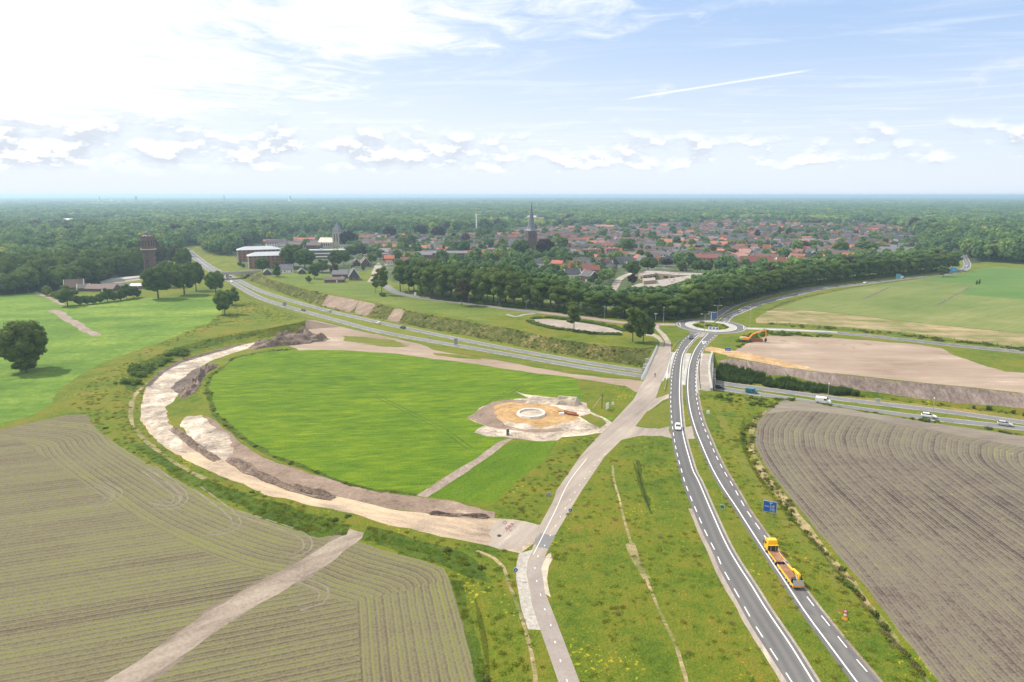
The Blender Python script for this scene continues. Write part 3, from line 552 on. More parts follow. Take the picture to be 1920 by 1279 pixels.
reg('concrete_strip', off(LS, .4)+off(LS, -1.25)[::-1], tan, up=True)
reg('deck_paving', rough(DECK, 0.0, 4), conc, up=True)
reg('main_road', off(LD, .75)+off(LS, -.75)[::-1], asph_rt, up=True, row=lambda x, y: dist_poly(x, y, LS)+.1)
reg('main_road', off(RS, .9)+off(RD, -.8)[::-1], asph_rt, up=True, row=lambda x, y: dist_poly(x, y, RS)+.1)
reg('main_road', off(RD, -.75)+off(RD, -1.25)[::-1], path_b, up=True)
sv_l = [(1090,1400),(1048,1279),(1013,1181),(998,1136),(987,1073),(988,1053),(1003,1016),(1012,985),(1037,940),(1043,920),(1090,853),(1115,825),(1140,800),(1187,750),(1207,713),(1220,681),(1233,650),(1246,651),(1247,640),(1239,627.6),(1228.5,616.6),(1229,610)]
sv_r = [(1130,1400),(1087,1279),(1053,1190),(1023,1113),(1017,1066),(1023,1040),(1047,993),(1090,921),(1133,857),(1173,817),(1193,797),(1227,753),(1240,717),(1252,690),(1258,660),(1258,641.7),(1249,627.6),(1236,616.6),(1236,610)]
reg('service_road', W(sv_l)+W(sv_r)[::-1], service, up=True)
reg('cycle_path', W([(1236,649.5),(1244,649.5),(1245,641.7),(1238,632),(1228,626),(1211,625),(1211,629),(1225,631),(1233,636),(1237,641)]), service)
reg('cycle_path', W([(1130,1420),(1087,1281),(1053,1191),(1023,1113),(1017,1066),(1020,1050),(992,1050),(988,1060),(998,1136),(1013,1181),(1048,1281),(1090,1420)]), cyclep, up=True)
reg('paved_shoulder', W([(973,1038),(968,1060),(968,1086),(977,1140),(990,1180),(1013,1181),(998,1136),(987,1073),(990,1050),(1000,1030)]), paver, up=True)
reg('asphalt_patch', W([(1001,1018),(1013,1000),(1040,1005),(1028,1030),(1008,1026)]), asph2, up=True, ro=.2)
reg('sand_edge', W([(1023,1042),(1033,1035),(1036,1048),(1030,1062),(1026,1085),(1032,1120),(1024,1113),(1018,1066)]), sand, up=True, ro=.3, seed=33)
reg('verge_island', W([(1246,709),(1256,709),(1256,738),(1238,745),(1231,747),(1237,730)]), verge, up=True, ro=.15)
reg('verge_island', W([(1220,776),(1236,760),(1256,750),(1256,775),(1257,799),(1235,804),(1215,801),(1196,797)]), verge, up=True, ro=.15)
reg('median_deck', W([(1286,664),(1296,664),(1289,690),(1286,712),(1285,716),(1278,714),(1279,690)]), conc, up=True)
for q, w_, mt in (([(1148,873),(1152,900),(1160,930),(1170,975),(1187,1030),(1205,1068),(1222,1110),(1245,1165),(1268,1215),(1292,1290)], .3, straw), ([(1180,1018),(1187,1040),(1197,1062),(1213,1085)], .9, straw), ([(893,1032),(925,1045),(945,1063),(953,1090),(968,1130),(985,1180),(995,1225),(1006,1285)], .35, straw),
 ([(275,712),(252,738),(245,765),(248,792),(262,815),(285,835),(320,862),(352,882),(385,897)], .7, straw), ([(1350,780),(1385,850),(1430,925),(1520,1030),(1600,1130)], 1.2, verge), ([(1440,1030),(1470,1075),(1500,1120)], .9, path_b)):
    c_ = cr(W(q), 2.5); reg('worn_trail', rough(off(c_, w_)+off(c_, -w_)[::-1], w_*.45, 1.5, seed=len(REG)), mt)
for q in ([(170,915),(205,930),(188,945),(160,938)], [(190,905),(222,925),(200,945),(165,948)], [(270,880),(330,925),(322,945),(285,940)], [(285,875),(342,925),(330,950),(290,950)], [(370,915),(440,970),(430,995),(390,1000)], [(440,960),(560,1000),(575,1030),(540,1045)], [(560,1085),(605,1105),(600,1128),(560,1140)]):
    c_ = cr(W(q), 2)
    for o_ in (-.9, .9): reg('wheel_track', rough(off(c_, o_+.2)+off(c_, o_-.2)[::-1], .06, 2), soil_head)
c_ = cr(W([(1194,862),(1203,895),(1213,930),(1222,964)]), 2); reg('ditch_line', rough(off(c_, .5)+off(c_, -.5)[::-1], .35, 1.2), ditchm)
# roundabout
RC = P(1332.5, 611); 
def ell(a, b, n=64): return [(RC.x+a*math.cos(t), RC.y+b*math.sin(t)) for t in [k*math.tau/n for k in range(n)]]
reg('roundabout_road', ell(20.5, 23.5), asph)
reg('distributor_road', W([(1345,592),(1358,600),(1372,610),(1396,612),(1396,619),(1375,622),(1350,627),(1330,628),(1316,627),(1300,632),(1290,643),(1283,648),(1292,632),(1294,625),(1288,617),(1272,612),(1272,605),(1290,603),(1310,600),(1335,592)]), asph)
reg('main_road', W([(1306,656),(1316,641),(1328,627),(1345,626),(1334,633),(1322,650),(1316,658)]), asph, up=True)
reg('apron', ell(14, 17.5), conc)
reg('roundabout_island', ell(10, 12.2), meadow)
reg('splitter_island', W([(1315,623.5),(1327,624),(1318,632),(1308,633)]), tan)
reg('splitter_verge', W([(1307,633),(1316,632),(1306,646),(1297,661),(1289,661),(1290,650),(1298,641)]), verge)
reg('splitter_island', W([(1237,608),(1242,607.3),(1268,608),(1267,610),(1238,609.8)]), tan)
reg('splitter_island', W([(1340,601),(1346,596),(1352,597),(1346,602.5)]), tan)
reg('splitter_island', W([(1399,614.5),(1500,618),(1570,622),(1570,623.5),(1400,617)]), conc)
reg('splitter_median', W([(1335,606),(1350,596),(1365,585),(1385,576),(1414,566),(1440,558.5),(1480,550),(1480,553),(1446,560),(1414,568),(1385,579),(1367,586),(1356,596),(1349,603)]), verge)
print('regions', len(REG))
# ------------------------------------------------------------------ build the partition
def build_ground():
    vs, es = [], []
    def addp(poly):
        o = len(vs); n = len(poly); vs.extend([Vector((float(q[0]), float(q[1]))) for q in poly]); es.extend([(o+i, o+(i+1) % n) for i in range(n)])
    for r in REG: addp(r['poly'])
    # relief edges
    o = len(vs); vs.extend([Vector((p[0], p[1])) for p in TV]); used = set()
    for f in TF[_act]:
        for a, b in ((f[0], f[1]), (f[1], f[2]), (f[2], f[0])):
            e = (min(a, b), max(a, b))
            if e not in used: used.add(e); es.append((o+int(e[0]), o+int(e[1])))
    # lattice points where a row pattern is carried
    for r in REG:
        if r['row']:
            a = np.array([q[:2] for q in r['poly']]); lo, hi = a.min(0), a.max(0); lo = np.maximum(lo, [-330, 70]); hi = np.minimum(hi, [420, 330])
            X, Y = np.meshgrid(np.arange(lo[0], hi[0], 2.6), np.arange(lo[1], hi[1], 2.6)); X = X.ravel(); Y = Y.ravel()
            X[::2] += .7; m = inside(X, Y, r['poly']); vs.extend([Vector((float(x), float(y))) for x, y in zip(X[m], Y[m])])
    v, e, f, *_ = delaunay_2d_cdt(vs, es, [], 0, 2e-3)
    V = np.array([tuple(q) for q in v]); Fc = np.array([list(q) for q in f if len(q) == 3])
    Z = hz(V[:, 0], V[:, 1]); cen = V[Fc].mean(1)
    low = np.full(len(Fc), -1); up = np.full(len(Fc), -1)
    for i, r in enumerate(REG):
        m = inside(cen[:, 0], cen[:, 1], r['poly'])
        (up if r['up'] else low)[m] = i
    deck = inside(cen[:, 0], cen[:, 1], DECK)
    top = np.where(up >= 0, up, low)
    jobs = {}
    for i in range(-1, len(REG)):
        a = Fc[(top == i) & ~deck]; b = Fc[(up == i) & deck] if i >= 0 else Fc[:0]; c = Fc[(low == i) & deck & (Z[Fc].min(1) < -.05)]
        if len(a)+len(b)+len(c) == 0: continue
        tri = np.concatenate([a, b, c]); lev = np.concatenate([np.zeros(len(a)), np.ones(len(b)), np.zeros(len(c))]).astype(int)
        key = tri + (lev*len(V))[:, None]; uq, inv = np.unique(key.ravel(), return_inverse=True)
        vi = uq % len(V); zz = np.where(uq >= len(V), 0.0, Z[vi]); P3 = np.column_stack([V[vi], zz]); F3 = inv.reshape(-1, 3)
        # orient upwards
        A, B, C_ = P3[F3[:, 0]], P3[F3[:, 1]], P3[F3[:, 2]]
        s = (B[:, 0]-A[:, 0])*(C_[:, 1]-A[:, 1])-(C_[:, 0]-A[:, 0])*(B[:, 1]-A[:, 1]); fl = s < 0; F3[fl] = F3[fl][:, ::-1]
        nm_ = REG[i]['name'] if i >= 0 else 'ground'
        me = bpy.data.meshes.new(nm_); me.from_pydata(P3.tolist(), [], F3.tolist()); me.materials.append(REG[i]['mat'] if i >= 0 else meadow)
        if i >= 0 and REG[i]['row']:
            at = me.attributes.new('row', 'FLOAT', 'POINT'); at.data.foreach_set('value', REG[i]['row'](P3[:, 0], P3[:, 1]).astype(np.float32))
        ob = bpy.data.objects.new(nm_, me); COL.objects.link(ob); ob['kind'] = 'structure'
build_ground()

# ------------------------------------------------------------------ road markings
def ribbon(name, line, wd, dash=None, z=.025, up=False, start=0.0, mat=None):
    a = np.array(line, float)[:, :2]; seg = np.hypot(*np.diff(a, axis=0).T); s = np.r_[0, np.cumsum(seg)]; L = s[-1]
    mb = MB()
    def piece(s0, s1):
        n = max(1, int((s1-s0)/3)); ss = np.linspace(s0, s1, n+1); x = np.interp(ss, s, a[:, 0]); y = np.interp(ss, s, a[:, 1])
        t = np.stack([np.interp(ss+.4, s, a[:, 0])-np.interp(ss-.4, s, a[:, 0]), np.interp(ss+.4, s, a[:, 1])-np.interp(ss-.4, s, a[:, 1])], 1)
        t /= np.hypot(t[:, 0], t[:, 1])[:, None]+1e-9; nx, ny = -t[:, 1]*wd/2, t[:, 0]*wd/2
        zz = np.zeros(len(x)) if up else hz(x, y)
        v = [(x[i]+nx[i], y[i]+ny[i], zz[i]+z) for i in range(n+1)]+[(x[i]-nx[i], y[i]-ny[i], zz[i]+z) for i in range(n+1)]
        mb.add(v, [(i, n+1+i, n+2+i, i+1) for i in range(n)])
    if dash is None: piece(start, L)
    else:
        q = start
        while q < L-dash[0]: piece(q, q+dash[0]); q += dash[0]+dash[1]
    o = mb.build(name, mat or paint); o['kind'] = 'structure'; return o
ribbon('road_marking', LS, .26, up=True); ribbon('road_marking', RS, .26, up=True)
ribbon('road_marking', LD, .2, (3, 3), up=True); ribbon('road_marking', RD, .2, (3, 3), up=True)
ribbon('road_marking', cr(W([(1250,712),(1252,690),(1261,668),(1270,655)]), 2), .2, up=True)
ribbon('road_marking', cr(W([(1307,737),(1306.5,710),(1309,682),(1317,660)]), 2), .2, up=True)
for l in (EWU, EWL):
    k = 2
    ribbon('road_marking', off(l, 2.6)[2:], .16); ribbon('road_marking', off(l, -2.6)[2:], .16, (9, 3))
for l, wd in ((cr(W(N2), 3), 3.0), (cr(W(EA), 3), 3.2), (cr(W(N1), 3), 2.5)):
    ribbon('road_marking', off(l, wd)[4:], .2); ribbon('road_marking', off(l, -wd)[4:], .2)
    if wd > 2.6: ribbon('road_marking', l[5:], .16, (3, 3))
ribbon('road_marking', cr(W([(957,1113),(1000,1040),(1040,960),(1066,905),(1100,860)][1:]), 2), .13, up=True)
ribbon('road_marking', cr(W([(1064,1279),(1052,1243),(1043,1212),(1035,1182),(1028,1155),(1018,1136),(1014,1117),(1009,1099),(1004,1082),(1003,1062),(1010,1040),(1022,1022),(1030,1008),(1050,970),(1080,920),(1110,880),(1140,845)]), 2), .16, (.6, 4.2), up=True)
ribbon('road_marking', [tuple(p) for p in (lambda e: e+e[:1])(ell(19.2, 22.2))], .2)
ribbon('road_marking', [tuple(p) for p in (lambda e: e+e[:1])(ell(14.2, 17.7))], .25)
# give-way triangle painted on the lane
mb = MB(); c = P(1319.5, 643); d = Vector((.35, 1, 0)).normalized(); n_ = Vector((-d.y, d.x, 0))
o3 = [c+n_*1.2+d*4.0, c-n_*1.2+d*4.0, c-d*4.0]; i3 = [c+n_*.7+d*3.2, c-n_*.7+d*3.2, c-d*1.6]
mb.add([(*p[:2], .03) for p in o3+i3], [(1, 4, 3, 0), (2, 5, 4, 1), (0, 3, 5, 2)]); mb.build('road_marking', paint)['kind'] = 'structure'
# give-way teeth at the roundabout entries
for a, b in (((1301,628.5),(1313,623.5)), ((1276,612),(1274,605)), ((1394,611.5),(1395,618)), ((1353,600),(1361,604.5))):
    ribbon('road_marking', [tuple(P(*a))[:2], tuple(P(*b))[:2]], .5, (.6, .5), z=.03)
# ------------------------------------------------------------------ vegetation
def leafmat(name, a, b_, c, tl=.42):
    m, nt, b = newmat(name); N = nt.nodes.new; L = nt.links.new
    b.inputs['Roughness'].default_value = .7; b.inputs['Specular IOR Level'].default_value = .15
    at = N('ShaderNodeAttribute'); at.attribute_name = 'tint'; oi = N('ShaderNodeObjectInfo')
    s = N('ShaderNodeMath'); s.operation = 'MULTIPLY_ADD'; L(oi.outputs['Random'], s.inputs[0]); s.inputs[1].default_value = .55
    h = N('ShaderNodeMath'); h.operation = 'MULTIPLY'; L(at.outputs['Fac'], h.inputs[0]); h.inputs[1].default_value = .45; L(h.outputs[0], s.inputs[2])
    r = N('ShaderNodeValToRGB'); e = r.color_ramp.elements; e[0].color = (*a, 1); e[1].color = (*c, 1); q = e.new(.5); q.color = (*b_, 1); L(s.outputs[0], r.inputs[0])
    L(r.outputs[0], b.inputs['Base Color'])
    tr = N('ShaderNodeBsdfTranslucent'); L(r.outputs[0], tr.inputs[0]); mx = N('ShaderNodeMixShader'); mx.inputs[0].default_value = tl
    L(b.outputs[0], mx.inputs[1]); L(tr.outputs[0], mx.inputs[2]); L(mx.outputs[0], nt.nodes['Material Output'].inputs[0])
    return m
LM = {
 'green': leafmat('leaf_green', (.072,.125,.024), (.11,.175,.032), (.15,.21,.042)),
 'dark': leafmat('leaf_dark', (.056,.10,.022), (.084,.14,.028), (.115,.17,.036)),
 'mid': leafmat('leaf_mid', (.07,.11,.02), (.10,.15,.026), (.14,.185,.036)),
 'light': leafmat('leaf_light', (.075,.12,.025), (.11,.16,.032), (.15,.20,.042)),
 'copper': leafmat('leaf_copper', (.028,.014,.016), (.045,.022,.022), (.07,.035,.028)),
 'brown': leafmat('leaf_brown', (.065,.055,.02), (.09,.075,.026), (.12,.095,.03)),
 'yellow': leafmat('leaf_yellow', (.26,.24,.02), (.36,.33,.025), (.46,.40,.03)),
 'reed': leafmat('leaf_reed', (.04,.075,.018), (.07,.12,.028), (.12,.165,.05)),
 'weed': leafmat('leaf_weed', (.05,.085,.018), (.10,.135,.03), (.20,.19,.07)),
}
# forest: mixture over the instance random number
def forestmat():
    m, nt, b = newmat('leaf_forest'); N = nt.nodes.new; L = nt.links.new
    b.inputs['Roughness'].default_value = .75; b.inputs['Specular IOR Level'].default_value = .1
    at = N('ShaderNodeAttribute'); at.attribute_name = 'tint'; oi = N('ShaderNodeObjectInfo')
    r = N('ShaderNodeValToRGB'); r.color_ramp.interpolation = 'LINEAR'; e = r.color_ramp.elements
    e[0].position = 0; e[0].color = (.05,.09,.034, 1); e[1].position = 1; e[1].color = (.20,.20,.03, 1)
    for p_, c in ((.3,(.085,.14,.042)), (.6,(.125,.18,.05)), (.84,(.18,.23,.065)), (.94,(.105,.15,.03)), (.965,(.05,.03,.022)), (.98,(.035,.02,.02)), (.985,(.12,.16,.035))):
        q = e.new(p_); q.color = (*c, 1)
    nz = N('ShaderNodeTexNoise'); nz.inputs['Scale'].default_value = .009; nz.inputs['Detail'].default_value = 3; L(oi.outputs['Location'], nz.inputs['Vector'])
    k1 = N('ShaderNodeMath'); k1.operation = 'MULTIPLY_ADD'; L(nz.outputs[0], k1.inputs[0]); k1.inputs[1].default_value = 2.6; k1.inputs[2].default_value = -.80
    k2 = N('ShaderNodeMath'); k2.operation = 'MULTIPLY'; k2.use_clamp = True; L(oi.outputs['Random'], k2.inputs[0]); L(k1.outputs[0], k2.inputs[1])
    k3 = N('ShaderNodeMath'); k3.operation = 'MAXIMUM'; L(k2.outputs[0], k3.inputs[0])
    k4 = N('ShaderNodeMath'); k4.operation = 'GREATER_THAN'; L(oi.outputs['Random'], k4.inputs[0]); k4.inputs[1].default_value = .955
    k5 = N('ShaderNodeMath'); k5.operation = 'MULTIPLY'; L(k4.outputs[0], k5.inputs[0]); L(oi.outputs['Random'], k5.inputs[1]); L(k5.outputs[0], k3.inputs[1])
    L(k3.outputs[0], r.inputs[0])
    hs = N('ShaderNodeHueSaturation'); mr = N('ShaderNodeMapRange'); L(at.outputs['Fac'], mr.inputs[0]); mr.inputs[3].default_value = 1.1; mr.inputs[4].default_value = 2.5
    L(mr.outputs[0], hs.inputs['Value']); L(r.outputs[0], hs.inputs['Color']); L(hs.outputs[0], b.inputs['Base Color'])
    tr = N('ShaderNodeBsdfTranslucent'); L(hs.outputs[0], tr.inputs[0]); mx = N('ShaderNodeMixShader'); mx.inputs[0].default_value = .35
    L(b.outputs[0], mx.inputs[1]); L(tr.outputs[0], mx.inputs[2]); L(mx.outputs[0], nt.nodes['Material Output'].inputs[0])
    return m
LM['forest'] = forestmat()
bark = plain('bark', (.085,.068,.05), .9, vary=.3, vscale=3)
def leaves(lobes, n, card, r_, squash=1.0, jitter=.32, core=.86):
    """quads spread over a set of lobes (centre, radius) and a rough core inside each"""
    V, Fs, Tn = [], [], []
    tot = sum(l[3]**2 for l in lobes)
    for (cx, cy, cz, lr) in lobes:
        k = max(6, int(n*lr*lr/tot)); tint = r_.random()
        d = r_.normal(size=(k, 3)); d /= np.linalg.norm(d, axis=1)[:, None]
        d[:, 2] = np.where(d[:, 2] < -.45, -d[:, 2], d[:, 2])
        rad = lr*(1+r_.normal(0, .09, k)); p = np.array([cx, cy, cz])+d*rad[:, None]*np.array([1, 1, squash])
        nrm = d+r_.normal(0, jitter, (k, 3)); nrm /= np.linalg.norm(nrm, axis=1)[:, None]
        a = np.cross(nrm, r_.normal(size=(k, 3))); a /= np.linalg.norm(a, axis=1)[:, None]; b_ = np.cross(nrm, a)
        s = card*r_.uniform(.6, 1.3, k)[:, None]; s2 = s*r_.uniform(.5, 1.0, k)[:, None]
        q = np.stack([p-a*s-b_*s2*.6, p+a*s*.7-b_*s2, p+a*s+b_*s2*.7, p-a*s*.6+b_*s2], 1).reshape(-1, 3)
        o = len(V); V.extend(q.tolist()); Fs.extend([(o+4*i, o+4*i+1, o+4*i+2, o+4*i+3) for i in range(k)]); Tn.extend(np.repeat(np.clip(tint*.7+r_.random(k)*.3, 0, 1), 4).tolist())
        # darker core added inside each lobe to block light
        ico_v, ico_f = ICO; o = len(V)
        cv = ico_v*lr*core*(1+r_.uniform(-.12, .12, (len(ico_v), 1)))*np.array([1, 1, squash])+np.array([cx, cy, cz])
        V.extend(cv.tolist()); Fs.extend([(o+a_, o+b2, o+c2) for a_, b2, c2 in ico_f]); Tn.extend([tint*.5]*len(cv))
    return V, Fs, Tn
def _ico():
    bm = bmesh.new(); bmesh.ops.create_icosphere(bm, subdivisions=2, radius=1); bm.verts.ensure_lookup_table()
    v = np.array([tuple(q.co) for q in bm.verts]); f = [tuple(x.index for x in q.verts) for q in bm.faces]; bm.free(); return v, f
ICO = _ico()
def leafmesh(name, V, Fs, Tn, mat):
    me = bpy.data.meshes.new(name); me.from_pydata(V, [], Fs); me.materials.append(mat)
    a = me.attributes.new('tint', 'FLOAT', 'POINT'); a.data.foreach_set('value', np.array(Tn, np.float32)); me.update(); return me
def crown_lobes(kind, r_):
    L = []
    if kind == 'oak':      # h 20, r 9
        for i in range(40):
            a = i*2.4+r_.uniform(-.3, .3); v = -.85+1.8*(i+.5)/40; rr = 6.6*math.sqrt(max(.03, 1-v*v))*r_.uniform(.82, 1.05)
            L.append((rr*math.cos(a), rr*math.sin(a), 11.4+v*6.6, r_.uniform(1.6, 2.7)))
        L += [(0, 0, 10.5, 5.4), (0, 0, 13, 4.6)]
    elif kind == 'belt':   # h 20, r 5.5, deep crown
        for i in range(24):
            a = r_.uniform(0, 6.283); v = r_.uniform(-.95, .95); rr = 3.7*(1-abs(v)**2.6)**.5*r_.uniform(.75, 1.15)
            L.append((rr*math.cos(a), rr*math.sin(a), 11.6+v*7.0, r_.uniform(1.4, 2.2)))
        L += [(0, 0, 9, 3.0), (0, 0, 14, 3.0)]
    elif kind == 'slender':  # h 18, open crown
        for i in range(22):
            a = r_.uniform(0, 6.283); v = r_.uniform(-1, 1); rr = 3.7*(1-abs(v)**2.2)**.5*r_.uniform(.6, 1.15)
            L.append((rr*math.cos(a), rr*math.sin(a), 11.0+v*5.6, r_.uniform(1.0, 1.8)))
        L += [(0, 0, 10, 2.0), (0, 0, 13, 2.0)]
    elif kind == 'round':  # h 12, r 5.5
        for i in range(20):
            a = r_.uniform(0, 6.283); v = r_.uniform(-.85, .95); rr = 3.9*math.sqrt(max(.05, 1-v*v))*r_.uniform(.8, 1.05)
            L.append((rr*math.cos(a), rr*math.sin(a), 6.4+v*4.1, r_.uniform(1.2, 1.9)))
        L.append((0, 0, 6.2, 3.4))
    elif kind == 'column':  # h 14 r 2.6
        for i in range(16):
            a = r_.uniform(0, 6.283); v = i/15; rr = 1.3*r_.uniform(.4, 1)*(1-v*.6)
            L.append((rr*math.cos(a), rr*math.sin(a), 2.2+v*10.2, 1.7*(1-v*.5)))
    elif kind == 'conifer':
        for i in range(30):
            v = r_.random()**1.3; a = r_.uniform(0, 6.283); rr = 2.6*(1-v)*r_.uniform(.5, 1)
            L.append((rr*math.cos(a), rr*math.sin(a), 1.6+v*11, .55+.9*(1-v)))
        L += [(0, 0, 3+k*2.0, 2.0-k*.42) for k in range(5)]
    elif kind == 'bush':   # h 4.4, r 3
        for i in range(12):
            a = r_.uniform(0, 6.283); v = r_.uniform(-.3, .9); rr = 2.0*math.sqrt(max(.05, 1-v*v))*r_.uniform(.7, 1.05)
            L.append((rr*math.cos(a), rr*math.sin(a), 1.8+v*1.6, r_.uniform(.8, 1.3)))
        L.append((0, 0, 1.6, 1.7))
    return L
KH = dict(oak=(20, 9.0), belt=(20, 5.6), slender=(18, 5.0), round=(12, 5.4), column=(14, 2.9), conifer=(14, 3.3), bush=(4.4, 3.0))
KC = dict(oak=(5200, .42), belt=(4200, .34), slender=(2600, .30), round=(2800, .27), column=(1500, .24), conifer=(2200, .22), bush=(1300, .18))
def trunk_mb(kind, r_):
    mb = MB(); h, rad = KH[kind]; lo = dict(oak=(.5, .22, 9), belt=(.32, .16, 9), slender=(.24, .12, 9), round=(.28, .14, 5), column=(.18, .08, 6), conifer=(.2, .06, 9), bush=(.12, .06, 1.6))[kind]
    mb.cyl((0, 0, -.3), (0, 0, lo[2]*.5), lo[0], lo[0]*.75, 8); mb.cyl((0, 0, lo[2]*.5), (.2, .1, lo[2]*1.25), lo[0]*.75, lo[1]*.7, 8)
    if kind not in ('conifer', 'column'):
        for k in range(6):
            a = k*1.05+r_.uniform(-.3, .3); z0 = lo[2]*r_.uniform(.45, .9); q = rad*.5
            mb.cyl((0, 0, z0), (q*math.cos(a), q*math.sin(a), z0+lo[2]*.45), lo[1]*.6, lo[1]*.2, 5)
    return mb
CROWN = {}; TRUNK = {}
for kind in KH:
    for s in range(3 if kind in ('oak', 'belt', 'round') else 2):
        r_ = np.random.default_rng(100+s*7+len(kind)); n, cdz = KC[kind]
        V, Fs, Tn = leaves(crown_lobes(kind, r_), n, cdz, r_, squash=.9, core=.8 if kind in ('slender',) else .86)
        CROWN[kind, s] = leafmesh('crown', V, Fs, Tn, LM['green'])
        o = trunk_mb(kind, r_).build('trunk', bark); TRUNK[kind, s] = o.data; bpy.data.objects.remove(o)
tree_count = 0
def tree(x, y, h, wd, kind, leaf, label, cat='tree', group=None, name=None, z=None, rot=None):
    """one tree: Empty > crown, trunk"""
    global tree_count
    tree_count += 1; s = tree_count % (3 if kind in ('oak', 'belt', 'round') else 2)
    hh, rr = KH[kind]; sz, sx = h/hh, wd/2/rr
    nm_ = name or dict(oak='oak_tree', belt='belt_tree', slender='slender_tree', round='round_tree', column='columnar_tree', conifer='conifer_tree', bush='bush')[kind]
    z = hz1(x, y) if z is None else z
    t = thing(nm_, label, cat, (x, y, z), rot if rot is not None else random.uniform(0, 6.28), group, (sx, sx, sz))
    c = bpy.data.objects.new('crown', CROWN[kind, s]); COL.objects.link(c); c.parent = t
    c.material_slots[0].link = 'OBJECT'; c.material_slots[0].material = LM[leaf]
    k = bpy.data.objects.new('trunk', TRUNK[kind, s]); COL.objects.link(k); k.parent = t
    return t
def tpx(px, py, wpx, hpx, kind, leaf, label, **kw):
    p = P(px, py); k = ppm(px, py); return tree(p.x, p.y, hpx/k, wpx/k, kind, leaf, label, **kw)

# named single trees (pixel of the foot, width and height in photo pixels)
tpx(48, 694, 92, 96, 'oak', 'mid', 'broad dark oak standing alone in the green pasture')
tpx(50, 699, 50, 44, 'round', 'green', 'low bushy tree growing at the foot of the lone pasture oak')
tpx(405, 553, 40, 46, 'oak', 'green', 'round leafy tree beside the expressway, just left of the small overpass')
tpx(422, 590, 40, 48, 'round', 'green', 'rounded tree at the pasture corner closest to the expressway')
tpx(436, 572, 30, 34, 'round', 'green', 'smaller tree tucked behind the pasture corner tree', )
tpx(297, 560, 60, 62, 'oak', 'dark', 'widest dark tree of the clump in front of the water tower')
tpx(346, 553, 52, 60, 'oak', 'dark', 'tall dark tree right of the widest one near the water tower')
tpx(318, 538, 44, 50, 'oak', 'dark', 'dark tree half hidden between the two big ones by the water tower')
tpx(368, 545, 36, 56, 'oak', 'dark', 'narrow dark tree closing the clump on the side of the expressway')
tpx(345, 512, 34, 48, 'oak', 'green', 'leafy tree behind the water tower clump')
tpx(330, 500, 26, 40, 'oak', 'brown', 'brownish tree on the slope behind the water tower clump')
tpx(302, 498, 24, 36, 'oak', 'brown', 'pale brownish tree directly right of the water tower shaft')
tpx(252, 516, 34, 44, 'oak', 'dark', 'dark tree directly left of the water tower shaft')
tpx(127, 574, 42, 40, 'round', 'dark', 'round dark tree at the left end of the hedge by the farmhouse')
tpx(87, 555, 24, 22, 'bush', 'light', 'small light green bushy tree on the field corner', name='bushy_tree')
tpx(104, 560, 16, 15, 'bush', 'light', 'pale shrub between the field corner and the hedge', name='shrub')
for i, (x, y, wd, hh) in enumerate([(150,572,24,20),(163,571,22,19),(176,570,22,18),(189,568,22,21),(202,566,24,27),(214,565,22,22),(226,563,22,22),(238,561,24,30),(250,559,24,24),(258,558,18,18)]):
    tpx(x, y, wd, hh, 'round' if hh > 22 else 'bush', 'dark', f'{nth(i+1)} dark bush from the left in the hedge below the farmhouse', name='hedge_bush', cat='bush', group='bushes of the farmhouse hedge')
tpx(716, 553, 30, 55, 'slender', 'mid', 'tall open tree at the left end of the belt by the street bend')
tpx(704, 549, 18, 38, 'slender', 'green', 'slim tree leaning beside the tall open one at the street bend')
tpx(717, 556, 14, 8, 'bush', 'dark', 'round clipped shrub at the foot of the tree by the street bend', name='shrub')
tpx(866, 573, 36, 54, 'slender', 'brown', 'thin pale tree standing alone in front of the tree belt')
tpx(1076, 622, 38, 58, 'slender', 'mid', 'lone tree growing on the edge of the sandy riding arena')
tpx(1186, 641, 40, 70, 'slender', 'mid', 'tall tree beside the bridge end, left one of the pair')
tpx(1206, 643, 42, 62, 'round', 'mid', 'bushy tree beside the bridge end, right one of the pair')
tpx(1768, 519, 20, 22, 'round', 'dark', 'round dark tree between the distributor road and the green field')
tpx(1831, 534, 5, 9, 'column', 'dark', 'tiny left sapling of the pair in the middle of the green field', name='sapling')
tpx(1836, 533, 6, 10, 'column', 'dark', 'tiny right sapling of the pair in the middle of the green field', name='sapling')
tpx(789, 557, 11, 13, 'bush', 'light', 'light shrub by the side street in front of the belt', name='shrub')
